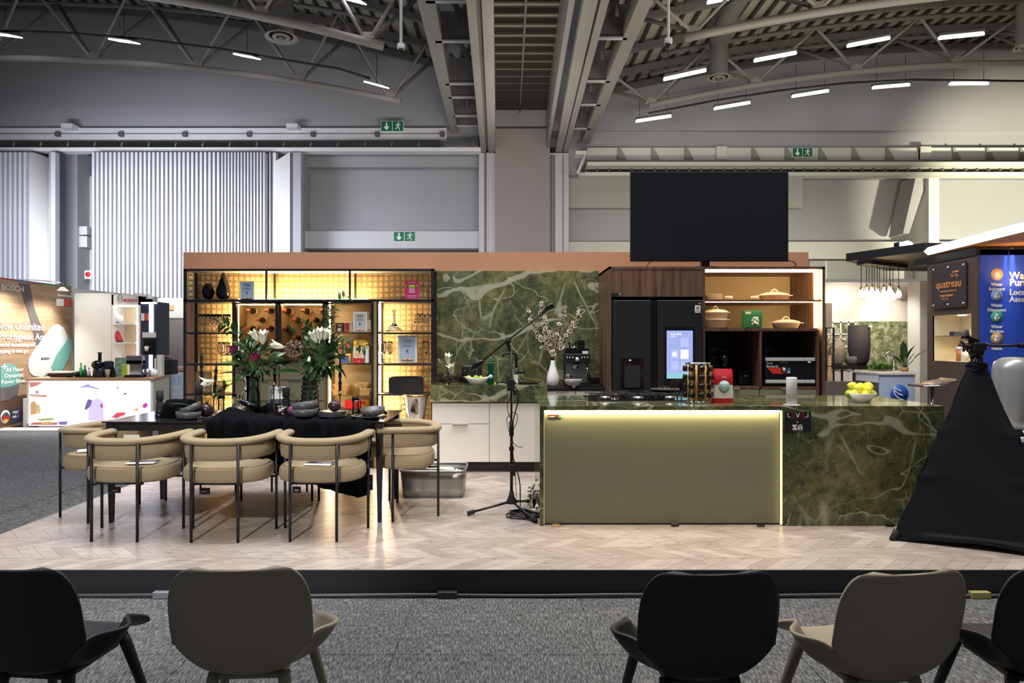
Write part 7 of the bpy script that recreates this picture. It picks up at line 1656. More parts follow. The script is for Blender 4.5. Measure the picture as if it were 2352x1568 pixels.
for (px, py, n_) in ((118, 654, 'over the poster wall'), ):
    D = Y(px); c = Vector((WX+.35, D-.2, wz(py, px)))
    g = T('clip_lamp', 'small white arm lamp shining down the poster wall', 'lamp', (WX, D-.2, zt))
    B().tube([(WX-.05, D-.9, zt+.03), (WX+.1, D-.4, zt+.05), (c.x, c.y, zt+.02)], .012, 6).build('lamp_arm', WHITEM, g); B().cyl((c.x, c.y, zt+.03), (c.x, c.y, zt-.08), .03).build('lamp_socket', BLACKM, g)
    B().lathe([(.03, zt-.06), (.10, zt-.13), (.095, zt-.135)], (c.x, c.y, 0), 16).build('lamp_shade', WHITEM, g); B().lathe([(.08, zt-.13), (.001, zt-.13)], (c.x, c.y, 0), 12).build('lamp_disc', em('lamp_cool', (.95, .93, 1), 18), g)
    spot('clip_lamp_light', (c.x+.25, c.y, zt-.05), (WX, c.y-.2, 1.2), 150, (1, .95, .85), 95, .8)
spot('clip_lamp_light', (WX+.7, 12.0, zt-.05), (WX, 12.2, 1.3), 230, (1, .95, .88), 100, .8)
# fascia and cabinets
fw = T('booth_fascia', 'white booth back wall receding behind the glowing counter', 'booth wall', (-8.8, 16, 0))
B().prism([(-9.12, 14.1), (-8.65, 18.2), (-6.5, 18.4), (-6.5, 18.5), (-8.8, 18.4), (-9.2, 14.1)], .0, zt, 'xy').build('back_board', CREAMP, fw)
D0 = 13.9
def bb(nm, label, x0, x1, y0, y1, D, dep, m, cat): return one(B().pb(x0, x1, y0, y1, D, D+dep), nm, m, label, cat, origin=P((x0+x1)/2, y1, D))
def toF(py, D): return max(0, Z(py, D))
c = T('white_tower', 'tall plain white tower cabinet between poster and lit niche', 'cabinet', (X(213, D0), D0, 0))
B().box(X(171, D0), X(256, D0), D0, D0+.6, 0, Z(673, D0)).build('tower_body', CREAMP, c)
c = T('display_niche', 'white lit niche cabinet with red lettering and small appliances', 'cabinet', (X(288, D0), D0, 0)); x0, x1 = X(257, D0), X(321, D0)
b = B(); b.box(x0, x0+.03, D0, D0+.5, 0, Z(673, D0)).box(x1-.03, x1, D0, D0+.5, 0, Z(680, D0)).box(x0, x1, D0, D0+.5, Z(700, D0), Z(676, D0)).box(x0, x1, D0, D0+.5, 0, .9).build('niche_body', CREAMP, c)
B().box(x0+.03, x1-.03, D0+.42, D0+.5, .9, Z(700, D0)).build('niche_back', mat('warm_cream', (.80, .62, .42), .6), c)
for y in (743, 787): B().box(x0+.03, x1-.10, D0+.02, D0+.45, Z(y, D0)-.015, Z(y, D0)+.01).build('shelf', CREAMP, c)
B().box(x1-.09, x1-.04, D0+.05, D0+.08, .95, Z(702, D0)).build('led_strip', TUBE, c); B().box(x0+.04, x1-.04, D0+.05, D0+.1, Z(704, D0), Z(701, D0)).build('led_strip', TUBE, c)
text('BOSCH', .082, (X(283.5, D0), D0-.004, Z(693, D0)), RED, c, bold=.003, sx=1.05)
b = B().tube([(X(276, D0)+.052*cos(a), D0-.006, Z(686, D0)+.075*sin(a)) for a in [2*pi*i/24 for i in range(25)]], .006, 5, caps=False); b.box(X(276, D0)-.03, X(276, D0)-.018, D0-.01, D0, Z(686, D0)-.045, Z(686, D0)+.045).box(X(276, D0)+.018, X(276, D0)+.03, D0-.01, D0, Z(686, D0)-.045, Z(686, D0)+.045).box(X(276, D0)-.03, X(276, D0)+.03, D0-.01, D0, Z(686, D0)-.006, Z(686, D0)+.006); b.build('ring_emblem', mat('emblem_grey', (.35, .38, .37), .5), c)
g = T('steam_iron', 'red and white steam iron on the lower niche shelf', 'iron', P(267, 786, D0+.15)); cc = P(267, 786, D0+.15); B().tube([cc+Vector((-.12, 0, .10)), cc+Vector((0, 0, .14)), cc+Vector((.10, 0, .02))], [.09, .11, .05], 10).build('iron_body', RED, g); B().box(cc.x-.13, cc.x+.12, cc.y-.05, cc.y+.05, cc.z, cc.z+.03).build('iron_sole', INK, g); B().tube([cc+Vector((-.06, -.02, .2)), cc+Vector((.05, -.02, .16)), cc+Vector((.1, -.02, .05))], .02, 6).build('iron_stripe', PAPER, g)
g = T('mini_vacuum', 'white and navy appliance on the upper niche shelf', 'appliance', P(270, 742, D0+.15)); cc = P(270, 742, D0+.15); B().ball(cc+Vector((0, 0, .1)), .12, .08, .09).build('appliance_body', PAPER, g); B().box(cc.x-.1, cc.x+.03, cc.y-.05, cc.y+.05, cc.z, cc.z+.05).build('appliance_foot', BLUEP, g)
c = T('coffee_tower', 'dark tall unit with a built-in coffee machine and violet light', 'appliance', (X(342, D0), D0, 0)); NAVY = mat('navy_glass', (.03, .035, .055), .15)
B().box(X(323, D0), X(361, D0), D0+.02, D0+.5, 0, Z(693, D0)).build('tower_body', NAVY, c); B().box(X(327, D0), X(358, D0), D0, D0+.02, Z(775, D0), Z(763, D0)).build('control_panel', GREYL, c)
B().box(X(343, D0), X(351, D0), D0-.01, D0+.015, Z(762, D0), Z(695, D0)).build('light_bar', em('violet_bar', (.72, .72, 1), 10), c); B().box(X(324, D0), X(360, D0), D0-.01, D0+.01, Z(697, D0), Z(694, D0)).build('light_bar', MATS['violet_bar'], c)
B().box(X(330, D0), X(356, D0), D0+.005, D0+.02, Z(815, D0), Z(780, D0)).build('machine_recess', BLACKG, c); B().box(X(324, D0), X(331, D0), D0, D0+.02, Z(736, D0), Z(719, D0)).build('sticker', PAPER, c); B().box(X(331, D0), X(341, D0), D0, D0+.02, Z(736, D0), Z(719, D0)).build('sticker', MATS['logo_red'], c)
B().cyl(P(337, 806, D0-.05), P(337, 795, D0-.05), .03, .045, n=12).build('glass_cup', PAPER, c)
D1 = 15.5; c = T('warm_niche', 'overexposed white shelf wall above a grey panel, partly hidden by the black shelf', 'booth wall', (X(392, D1), D1, 0))
B().box(X(362, D1), X(440, D1), D1, D1+.1, Z(730, D1), Z(684, D1)).build('white_board', PAPER, c); B().box(X(362, D1), X(440, D1), D1+.02, D1+.12, 0, Z(731, D1)).build('grey_panel', mat('panel_taupe', (.26, .24, .25), .7), c)
B().box(X(384, D1), X(400, D1), D1-.02, D1, Z(712, D1), Z(700, D1)).build('picture_print', mat('peach_print', (.8, .5, .3), .6), c)
spot('booth_lamp_light', (X(395, 15.2), 14.8, 3.1), (X(395, D1), D1, 2.3), 60, (1, .95, .85), 90, .8); spot('booth_lamp_light', (X(215, D0), 12.9, 3.0), (X(215, D0), D0, 1.6), 45, WHITE, 90, .8)
g = T('clip_lamp', 'small white arm lamp above the coffee tower', 'lamp', P(345, 680, 13.6)); cc = P(345, 684, 13.5)
B().tube([P(308, 674, 13.9), P(330, 675, 13.6), P(344, 676, 13.5)], .01, 5).build('lamp_arm', WHITEM, g); B().lathe([(.03, cc.z+.06), (.08, cc.z-.01), (.075, cc.z-.015)], (cc.x, cc.y, 0), 14).build('lamp_shade', WHITEM, g); B().lathe([(.065, cc.z-.01), (.001, cc.z-.01)], (cc.x, cc.y, 0), 12).build('lamp_disc', MATS['lamp_cool'], g)
# glowing counter
CD = 12.3; c = T('display_counter', 'white booth counter with oak top and backlit kitchen picture', 'counter', (X(210, CD), CD, 0)); x0, x1 = X(62, CD), X(352, CD)
zt2 = Z(868, CD)
def ctr(z0, z1, m, nm, ins=0.0): B().prism([(x0+ins, CD+ins), (x1-ins, CD+ins), (X(389, 13.6), 13.6), (x0+ins, 13.6)], z0, z1, 'xy').build(nm, m, c)
ctr(.10, zt2-.04, CREAMP, 'counter_body'); ctr(0, .10, WHITEM, 'plinth', .12); B().prism([(x0-.02, CD-.03), (x1+.02, CD-.03), (X(391, 13.62), 13.62), (x0-.02, 13.62)], zt2-.04, zt2, 'xy').build('oak_top', OAK, c)
GL = em('lightbox', (.93, .92, 1.0), 1.7)
lx0, lx1, lz0, lz1 = X(68, CD), X(345, CD), Z(977, CD), Z(875, CD)
B().box(lx0, lx1, CD-.02, CD-.002, lz0, lz1).build('light_box', GL, c)
def lb(pts, col, nm, s=.9, d=.024): B().prism([(X(x, CD), Z(y, CD)) for x, y in pts], CD-d, CD-d+.003).build(nm, MATS.get('lb_'+nm) or em('lb_'+nm, col, s), c)
lb([(204, 965), (206, 935), (215, 918), (225, 913), (236, 920), (239, 935), (240, 966)], (.72, .62, .95), 'mixer_print', 1.1); lb([(196, 938), (204, 916), (214, 918), (210, 932), (200, 941)], (.25, .18, .5), 'mixer_bowl_print', .8, .028)
lb([(232, 930), (236, 924), (239, 931), (236, 938)], (.7, .1, .5), 'knob_print', .8, .028); lb([(182, 890), (205, 881), (208, 885), (230, 892), (228, 894), (205, 889)], (.5, .42, .85), 'lid_print', .9)
lb([(68, 877), (100, 877), (90, 884), (72, 890)], (.9, .3, .25), 'corner_print', .8); lb([(70, 905), (110, 907), (108, 912), (70, 909)], (.85, .4, .3), 'shelf_print', .8)
lb([(72, 925), (80, 920), (88, 930), (86, 950), (72, 952)], (.9, .45, .25), 'orange_print', .8); lb([(86, 930), (92, 928), (96, 945), (88, 952)], (.75, .8, .25), 'lime_print2', .8)
lb([(70, 975), (76, 970), (110, 968), (135, 970), (132, 975)], (.75, .2, .15), 'food_red_print', .7); lb([(86, 962), (120, 959), (130, 963), (95, 966)], (.4, .55, .15), 'greens_print', .8); lb([(135, 968), (158, 967), (154, 975), (139, 975)], (.35, .2, .6), 'purple_bowl_print', .7)
lb([(96, 968), (116, 966), (126, 971), (98, 973)], (.9, .7, .2), 'yellow_food_print', .8, .028); lb([(258, 958), (270, 947), (288, 946), (290, 951), (270, 960)], (.9, .1, .15), 'berry_print', .9); lb([(330, 928), (338, 924), (341, 932), (334, 937), (329, 935)], (.75, .05, .45), 'flower_print', .9)
lb([(309, 940), (318, 936), (320, 942), (312, 943)], (.9, .5, .15), 'fruit_print', .9); lb([(84, 897), (90, 897), (90, 903), (84, 903)], (.45, .35, .8), 'jar_print', .7); lb([(268, 892), (272, 887), (274, 891)], (.6, .15, .2), 'small_red_print', .7); lb([(286, 903), (292, 901), (292, 905), (286, 906)], (.4, .1, .2), 'small_dark_print', .7)
area('light_box_glow', (X(205, CD), CD-.06, .5), (R(90), 0, pi), 2.0, .7, 26, (.93, .92, 1.0))
# things on the counter
zc_ = zt2
def onC(px, D): return Vector((X(px, D), D, zc_))
p = onC(140, 12.5); g = T('contact_grill', 'black contact grill with a steel lid on the oak counter', 'grill', p)
B().box(p.x-.26, p.x+.26, p.y, p.y+.25, zc_+.02, zc_+.07).build('grill_base', BLACK, g, bevel=.015); B().box(p.x-.28, p.x+.2, p.y-.02, p.y+.25, zc_+.075, zc_+.11).build('grill_lid', GREYL, g, bevel=.02); B().ball(p+Vector((.24, .1, .06)), .06, .1, .05).build('hinge', BLACK, g); B().box(p.x-.2, p.x+.1, p.y, p.y+.2, zc_, zc_+.02).build('foot', BLACKM, g)
for (px, h, r, m_, lb_, cap) in ((186, .24, .03, MATS['tag_green'], 'green spice carton on the oak counter', GREENB), (195, .20, .033, mat('oil_green', (.04, .12, .03), .2), 'green oil bottle on the oak counter', INK), (204, .16, .028, PAPER, 'small white jar with dark foot on the oak counter', INK)):
    p = onC(px, 12.6); g = T('condiment', lb_, 'bottle', p); B().lathe([(r, zc_+.02), (r, zc_+h*.6), (r*.4, zc_+h*.8), (r*.4, zc_+h)], (p.x, p.y, 0), 14).build('bottle_body', m_, g); B().lathe([(r*.5, zc_+h), (r*.5, zc_+h*1.08), (.001, zc_+h*1.08)], (p.x, p.y, 0), 10).build('cap', cap, g)
bbx = B().box(X(180, 12.6), X(232, 12.6), 12.5, 12.8, zc_, zc_+.02); one(bbx, 'serving_tray', BLACK, 'flat black tray under the green bottles', 'tray', origin=onC(205, 12.6))
p = onC(228, 12.6); g = T('slicing_machine', 'dark food slicer with a tall feed chute on the oak counter', 'appliance', p)
B().lathe([(.11, zc_), (.10, zc_+.14), (.07, zc_+.20)], (p.x, p.y, 0), 16).build('machine_base', NAVY, g); B().lathe([(.075, p.y-.12), (.085, p.y-.05), (.07, p.y+.05)], (p.x, 0, zc_+.23), 18, 'y').build('drum', BLACKG, g); B().lathe([(.03, zc_+.28), (.032, zc_+.44), (.045, zc_+.46)], (p.x+.01, p.y, 0), 14).build('feed_chute', NAVY, g)
B().box(p.x+.06, p.x+.22, p.y, p.y+.12, zc_+.16, zc_+.30).build('motor_arm', NAVY, g, bevel=.03); B().box(p.x+.08, p.x+.18, p.y, p.y+.12, zc_, zc_+.16).build('motor_stand', NAVY, g)
p = onC(247, 12.5); one(B().lathe([(.03, zc_), (.045, zc_+.15), (.042, zc_+.15), (.001, zc_+.01)], (p.x, p.y, 0), 14), 'paper_cup', mat('kraft_cup', (.45, .34, .24), .7), 'brown paper cup beside the food slicer', 'cup', origin=p)
p = onC(258, 12.6); g = T('attachment_stand', 'dark slim mixer attachment next to the paper cup', 'appliance', p); B().lathe([(.055, zc_), (.05, zc_+.12), (.025, zc_+.20), (.02, zc_+.26)], (p.x, p.y, 0), 14).build('attachment_body', BLACKG, g)
bb('picture_card', 'green printed picture card standing on the oak counter', 264, 289, 821, 865.5, 12.9, .02, mat('card_green', (.22, .36, .28), .5, var=.6, vscale=12), 'card')
p = onC(284, 12.45); one(B().box(p.x-.045, p.x+.045, p.y, p.y+.05, zc_, zc_+.25), 'green_bag', mat('bag_lime', (.38, .52, .04), .4, bump=.4, bscale=15), 'lime green coffee bag leaning beside the coffee machine', 'bag', origin=p, bevel=.02)
p = onC(308, 12.5); g = T('counter_coffee_machine', 'silver bean-to-cup coffee machine on the oak counter', 'coffee machine', p)
B().box(p.x-.15, p.x+.15, p.y+.12, p.y+.4, zc_, zc_+.40).build('machine_body', GREYL, g, bevel=.01); B().box(p.x-.15, p.x+.15, p.y, p.y+.14, zc_+.24, zc_+.40).build('brew_head', mat('machine_grey', (.2, .2, .21), .3, .5), g, bevel=.01); B().box(p.x-.15, p.x+.15, p.y, p.y+.14, zc_+.25, zc_+.31).build('front_panel', STEEL, g); B().box(p.x-.16, p.x+.16, p.y-.05, p.y+.2, zc_, zc_+.05).build('drip_tray', BLACK, g, bevel=.01)
p = onC(334, 12.6); g = T('water_tank_unit', 'dark cylinder appliance with a glowing violet tube', 'appliance', p); B().box(p.x-.07, p.x+.07, p.y, p.y+.2, zc_+.16, zc_+.42).build('tank', NAVY, g, bevel=.02); B().cyl(p+Vector((.11, -.02, .14)), p+Vector((.11, -.02, .41)), .03, n=14).build('glow_tube', MATS['violet_bar'], g); B().lathe([(.03, zc_), (.03, zc_+.15)], (p.x-.04, p.y, 0), 12).build('metal_can', STEEL, g); B().lathe([(.028, zc_), (.028, zc_+.16)], (p.x+.03, p.y, 0), 12).build('metal_can', STEEL, g)
for (px, h, lb_) in ((350, .15, 'left'), (357, .13, 'right')): p = onC(px, 12.75); one(B().lathe([(.035, zc_), (.045, zc_+h), (.04, zc_+h), (.001, zc_+.01)], (p.x, p.y, 0), 12), 'paper_cup', CREAMP, 'pale paper cup by the glowing tube, %s one' % lb_, 'cup', 'pale paper cups', origin=p)
for (px, h) in ((355, .33), (366, .40)): p = onC(px, 13.2); one(B().box(p.x-.055, p.x+.045, p.y, p.y+.1, zc_, zc_+h), 'white_carton', CREAMP, ('lower' if h < .35 else 'taller')+' plain white carton at the end of the oak counter', 'box', origin=p)
D2 = 14.6; z2 = Z(847, D2)
c = T('second_counter', 'second booth counter with a printed white side behind the first', 'counter', (X(405, D2), D2, 0)); B().box(X(392, D2), X(440, D2), D2, D2+.8, 0, z2-.04).build('counter_body', mat('print_pale', (.62, .66, .72), .5), c); B().box(X(390, D2), X(440, D2), D2-.03, D2+.85, z2-.04, z2).build('oak_top', OAK, c)
text('SLIMMA', .12, (X(393, D2), D2-.005, Z(897, D2)), GREYL, c); B().box(X(394, D2), X(404, D2), D2-.004, D2, Z(884, D2), Z(862, D2)).build('window_print', mat('print_blue', (.42, .55, .68), .5), c); B().box(X(407, D2), X(418, D2), D2-.004, D2, Z(884, D2), Z(862, D2)).build('window_print', MATS['print_blue'], c)
p = Vector((X(384, 13.6), 13.6, zc_)); g = T('toaster_oven', 'black appliance with a raised steel handle at the counter end', 'appliance', p); B().box(p.x-.10, p.x+.10, p.y, p.y+.25, zc_, zc_+.30).build('appliance_body', BLACK, g, bevel=.02); B().tube([p+Vector((-.1, 0, .28)), p+Vector((-.1, -.02, .36)), p+Vector((.08, -.02, .36)), p+Vector((.08, 0, .28))], .012, 6).build('steel_handle', STEEL, g); B().ball(p+Vector((-.02, -.12, .06)), .10, .08, .06).build('round_knob', BLACKM, g)
p = Vector((X(410, D2), D2+.15, z2)); one(B().box(p.x-.16, p.x+.16, p.y, p.y+.2, p.z, p.z+.05), 'waffle_plate', mat('white_red_plate', (.6, .5, .5), .3), 'low white and dark red appliance on the second counter', 'appliance', origin=p, bevel=.015)
one(B().box(X(53, 12.6), X(62, 12.6), 12.6, 12.9, .0, Z(915, 12.6)), 'product_box', PAPER, 'white product carton beside the glowing counter', 'box', origin=P(55, 960, 12.6))
one(B().box(-9.1, -7.6, 11.9, 12.28, 0, .03), 'booth_platform', CREAMP, 'thin pale platform edge under the poster wall', 'platform', origin=(-8.4, 12, 0))
# ================================================================== RIGHT BOOTHS
RX = 6.2; BRN = mat('brown_board', (.105, .070, .055), .7, var=.12, vscale=2)
def YR(px): return RX*F/(px-CX)
def rz_(py, px): return HC-(py-CY)*YR(px)/F
bw_ = T('brown_tower', 'dark brown booth tower with an orange lettered plate and a lit niche', 'booth wall', (RX, 9.5, 0))
y0, y1 = 9.005, YR(2130); zt3 = HC+1.14
ny0, ny1 = YR(2231), YR(2141); nz0, nz1 = rz_(830, 2190), rz_(722, 2190)
def rp(ya, yb, z0, z1, m, nm, x0=RX, x1=RX+.03): return B().box(x0, x1, ya, yb, z0, z1).build(nm, m, bw_)
rp(y0, y1, nz1, zt3, BRN, 'tower_board'); rp(y0, y1, 0, nz0, BRN, 'tower_board'); rp(y0, ny0, nz0, nz1, BRN, 'tower_board'); rp(ny1, y1, nz0, nz1, BRN, 'tower_board')
NW = mat('niche_cream', (.80, .68, .46), .6)
rp(ny0-.02, ny1+.02, nz0-.02, nz0, NW, 'niche_floor', RX+.01, RX+.42); rp(ny0-.02, ny1+.02, nz1, nz1+.02, NW, 'niche_top', RX+.01, RX+.42); rp(ny1, ny1+.02, nz0, nz1, NW, 'niche_side', RX+.01, RX+.42); rp(ny0-.02, ny0, nz0, nz1, NW, 'niche_side', RX+.01, RX+.42); rp(ny0, ny1, nz0, nz1, NW, 'niche_back', RX+.40, RX+.42)
rp(ny0, ny1, Z(772, 9.4), Z(772, 9.4)+.012, MATS['thin_glass'] if 'thin_glass' in MATS else THIN, 'glass_shelf', RX+.02, RX+.38)
for yy_ in (ny0+.18, ny0+.48): B().lathe([(.055, nz1-.012), (.055, nz1-.004)], (RX+.2, yy_, 0), 14).build('downlight', TUBE, bw_); spot('niche_downlight', (RX+.2, yy_, nz1-.03), (RX+.2, yy_, nz0), 14, (1, .85, .62), 110, .6)
sg_ = T('brown_sign', 'brown acrylic plate on steel studs with orange lettering', 'sign', (RX-.03, YR(2184), 2.1)); sy0, sy1 = YR(2225), YR(2145); sz0, sz1 = rz_(707, 2184), rz_(605, 2184)
B().box(RX-.035, RX-.025, sy0, sy1, sz0, sz1).build('plate', mat('brown_acrylic', (.045, .032, .028), .15), sg_)
for yy_ in (sy0+.05, (sy0+sy1)/2, sy1-.05):
    for zz_ in (sz0+.05, sz1-.05): B().cyl((RX-.045, yy_, zz_), (RX, yy_, zz_), .013, n=10).build('stud', CHROME, sg_)
OR_ = mat('letter_orange', (.80, .28, .10), .4)
def rtext(s, px, py, size, m, sx=1.0, par=sg_, d=.04): return text(s, size, (RX-d, YR(px), rz_(py, px)), m, par, (pi/2, 0, -pi/2), sx=sx, bold=.002)
rtext('quatreau', 2156, 663, .155, OR_); B().box(RX-.042, RX-.036, YR(2203), YR(2166), rz_(669, 2184), rz_(667, 2184)).build('underline', OR_, sg_)
rtext('consulting', 2193, 626, .035, OR_); rtext('To Try', 2190, 636, .055, OR_); rtext('Purity Perfected', 2166, 682, .042, OR_); rtext('I O I U', 2170, 690, .05, BRASS)
for i, (px, py, r, h, m_, lb_) in enumerate(((2164, 826, .045, .20, mat('copper_tin', (.45, .16, .08), .4), 'copper tin with white lid'), (2176, 826, .05, .21, PAPER, 'white canister'), (2190, 826, .035, .19, BRASS, 'brass coloured canister'), (2201, 826, .03, .18, CREAMP, 'slim cream canister'))):
    yy_ = YR(px+6)-.05; c = Vector((RX+.18, yy_, nz0)); g = T('canister', lb_+' in the lit niche of the brown tower', 'canister', c); B().lathe([(r, nz0), (r, nz0+h*.8)], (c.x, c.y, 0), 14).build('canister_body', m_, g); B().lathe([(r*1.05, nz0+h*.8), (r*1.05, nz0+h), (.001, nz0+h)], (c.x, c.y, 0), 14).build('canister_lid', PAPER, g)
c = Vector((RX+.16, YR(2170), Z(772, 9.4)+.012)); one(B().box(c.x-.06, c.x+.06, c.y-.05, c.y+.05, c.z, c.z+.055), 'small_device', INK, 'small black block on the glass shelf of the lit niche', 'device', origin=c)
# blue wall facing us
BLW = mat('blue_wall_paint', (.035, .095, .60), .5); BD = 9.0
bl = T('blue_wall', 'vivid blue booth wall with round service icons', 'booth wall', (X(2320, BD), BD, 0))
B().box(X(2245, BD)+.032, X(2600, BD), BD, BD+.12, Z(880, BD), Z(573, BD)).build('wall_board', BLW, bl); B().box(X(2245, BD)+.032, X(2600, BD), BD+.002, BD+.12, 0, Z(880, BD)).build('wall_base', mat('deep_blue', (.012, .02, .13), .5), bl)
B().box(X(2317, BD), X(2318, BD), BD-.002, BD, 0, Z(575, BD)).build('panel_joint', BLUEP, bl)
for (py, m_, l1, l2) in ((630, mat('icon_peach', (.85, .50, .28), .5), 'Water', 'Softeners'), (678, mat('icon_blue', (.30, .42, .85), .5), 'Water', 'Dispensers'), (727, mat('icon_green', (.05, .48, .27), .5), 'Water', 'Services'), (777, mat('icon_amber', (.60, .38, .10), .5), 'Filters', '')):
    cx_ = X(2289, BD); cz = Z(py, BD); r = 14*BD/F
    B().lathe([(r, BD-.006), (.001, BD-.006)], (cx_, 0, cz), 26, 'y').build('round_icon', m_, bl)
    b = B().lathe([(r*.3, BD-.010), (.001, BD-.010)], (cx_, 0, cz+r*.2), 12, 'y'); b.lathe([(r*.5, BD-.009), (.001, BD-.009)], (cx_, 0, cz-r*.25), 12, 'y'); b.build('icon_symbol', PAPER, bl)
    text(l1, .055, (cx_, BD-.005, cz-r-.07), PAPER, bl, align='CENTER', bold=.003); text(l2, .055, (cx_, BD-.005, cz-r-.13), PAPER, bl, align='CENTER', bold=.003)
for (s_, py, sz) in (('Water', 640, .13), ('Purification', 656, .13), ('Locally', 677, .105), ('Assembled', 693, .105)): text(s_, sz, (X(2318, BD), BD-.005, Z(py, BD)), PAPER, bl, bold=.004)
spot('blue_wall_spot', (X(2312, BD), BD-.5, Z(560, BD)+.1), (X(2312, BD), BD, Z(650, BD)), 240, (.9, .95, 1.0), 110, .9)
# slatted canopy with a glowing edge
cn = T('slat_canopy', 'slatted booth canopy with an overexposed white edge and orange slats', 'canopy', P(2240, 570, 8.6))
e0 = Vector((6.25, 10.1, HC+1.30)); e1 = Vector((5.6, 6.6, HC+1.30)); e1 = Vector((X(2420, 7.3), 7.3, HC+1.30)); e0 = Vector((X(2131, 9.9), 9.9, HC+(784-577)*9.9/F))
e1.z = e0.z
B().tube([e0, e1], .055, 4).build('edge_light', em('canopy_white', (1, .97, .95), 7), cn)
back = Vector((1.2, .9, 0))
for i in range(14):
    o_ = back*(i+1)/9*.55; a0 = e0+o_+Vector((0, 0, -.02)); a1 = e1+o_+Vector((0, 0, -.02))
    B().obox((a0+a1)/2, (a1-a0)/2, Vector((.03, .02, 0)), Vector((0, 0, .025))).build('canopy_slat', mat('canopy_orange', (.85, .42, .12), .5) if 'canopy_orange' not in MATS else MATS['canopy_orange'], cn)
spot('canopy_violet_spot', (7.6, 7.6, 2.2), (7.4, 8.2, 2.9), 30, (.62, .45, 1.0), 120, .9); spot('canopy_amber_spot', (6.6, 8.6, 2.3), (6.7, 9.3, 2.9), 16, AMBER, 110, .9)
B().box(RX-.02, RX+.9, BD, y1+.3, zt3, zt3+.1).build('canopy_beam', BLACKM, cn)
# pendant ceiling
pf = T('pendant_canopy', 'flat black ceiling frame with warm edge over the pendant bulbs', 'light fixture', (6.2, 11.5, HC+1.3))
zq = HC+1.32
q = [(X(1943, 11.3), 11.3), (X(2037, 9.85), 12.8), (6.2+1.3, 12.8), (RX, 9.9), (RX, 9.9)]
fr4 = [Vector((X(1943, 11.4), 11.4, 0)), Vector((X(2037, 15.5), 15.5, 0)), Vector((8.9, 15.5, 0)), Vector((RX+.5, 10.3, 0)), Vector((RX, 10.15, 0))]
def pz(D, py): return HC+(784-py)*D/F
zA = pz(11.4, 600)
B().prism([(X(1943, 11.4), 11.4), (X(2036, 12.9), 12.9), (9.5, 13.2), (9.0, 10.3), (RX, 10.15)], zA, zA+.13, 'xy').build('frame_panel', BLACKM, pf)
B().prism([(X(1968, 11.2), 11.2), (X(2060, 12.0), 12.0), (X(2085, 11.6), 11.6), (X(1990, 10.9), 10.9)], zA-.09, zA-.02, 'xy').build('lower_rail', BLACKM, pf)
B().prism([(X(1975, 11.3), 11.3), (X(2055, 12.0), 12.0), (X(2078, 11.7), 11.7), (X(1992, 11.05), 11.05)], zA-.02, zA-.005, 'xy').build('warm_gap', em('warm_gap', (1, .5, .2), 1.2), pf)
for i, (px, py, D) in enumerate(((1978, 676, 11.2), (1990, 674, 11.3), (1996, 690, 11.5), (2003, 672, 11.2), (2008, 684, 11.6), (2015, 676, 11.2), (2020, 690, 11.5), (2030, 674, 11.4), (2036, 684, 11.6), (2044, 670, 11.3), (2051, 682, 11.6), (2064, 676, 11.4))):
    c = P(px, py, D); g = T('pendant_bulb', 'glowing filament bulb on a black flex, '+['leftmost', 'second', 'third', 'fourth', 'fifth', 'sixth', 'seventh', 'eighth', 'ninth', 'tenth', 'eleventh', 'rightmost'][i]+' from the left in the cluster', 'light bulb', c, 'pendant filament bulbs')
    B().cyl(c+Vector((0, 0, .12)), (c.x, c.y, zA-.02), .006, n=5).build('flex', BLACKM, g); B().lathe([(.018, c.z+.07), (.020, c.z+.13), (.008, c.z+.145)], (c.x, c.y, 0), 10).build('bulb_socket', BRASS, g)
    B().lathe([(.0, c.z-.06), (.03, c.z-.05), (.045, c.z-.01), (.035, c.z+.03), (.016, c.z+.07)], (c.x, c.y, 0), 14).build('bulb_glass', BULB, g)
c = P(2083, 566, 12.2); g = T('flood_lamp', 'dazzling white spotlight on top of the pendant frame', 'lamp', c); B().ball(c, .10).build('lamp_lens', em('flood_white', (.95, .97, 1), 120), g); B().box(c.x-.12, c.x+.12, c.y+.03, c.y+.2, zA+.13, c.z+.09).build('lamp_housing', BLACKM, g)
# garden photo wall
GD = 13.4; gw = T('garden_wall', 'pale booth wall printed with a window and hanging greenery', 'booth wall', (X(2010, GD), GD, 0))
B().box(X(1880, GD), X(2112, GD), GD, GD+.1, 0, Z(648, GD)).build('wall_board', mat('booth_pink_white', (.74, .68, .62), .6), gw)
GRN = mat('greenery_print', (.22, .24, .12), .6); nt, bsn, N, L = nodes(GRN)
g_ = N('ShaderNodeNewGeometry'); n_ = N('ShaderNodeTexNoise'); n_.inputs['Scale'].default_value = 9; n_.inputs['Detail'].default_value = 8; n_.inputs['Roughness'].default_value = .8; r_ = ramp(N, [(.35, (.03, .05, .02)), (.48, (.15, .18, .07)), (.58, (.42, .42, .28)), (.68, (.75, .72, .62))]); L(g_.outputs['Position'], n_.inputs['Vector']); L(n_.outputs['Fac'], r_.inputs['Fac']); L(r_.outputs['Color'], bsn.inputs['Base Color'])
B().box(X(1890, GD), X(2104, GD), GD-.012, GD, Z(850, GD), Z(738, GD)).build('greenery_print', GRN, gw)
b = B()
for x in (1908, 1928, 1946, 1962, 2090): b.box(X(x, GD), X(x+3.5, GD), GD-.03, GD-.012, Z(850, GD), Z(738, GD))
for y in (738, 766, 795, 822): b.box(X(1892, GD), X(1964, GD), GD-.03, GD-.012, Z(y+3, GD), Z(y, GD))
b.build('window_bars', WHITEM, gw)
B().box(X(2103, GD), X(2112, GD), GD-.1, GD, 0, Z(680, GD)).build('wall_post', mat('tan_board', (.42, .34, .24), .6), gw); B().box(X(2062, GD), X(2112, GD), GD-.06, GD, Z(686, GD), Z(680, GD)).build('wall_rail', MATS['tan_board'], gw)
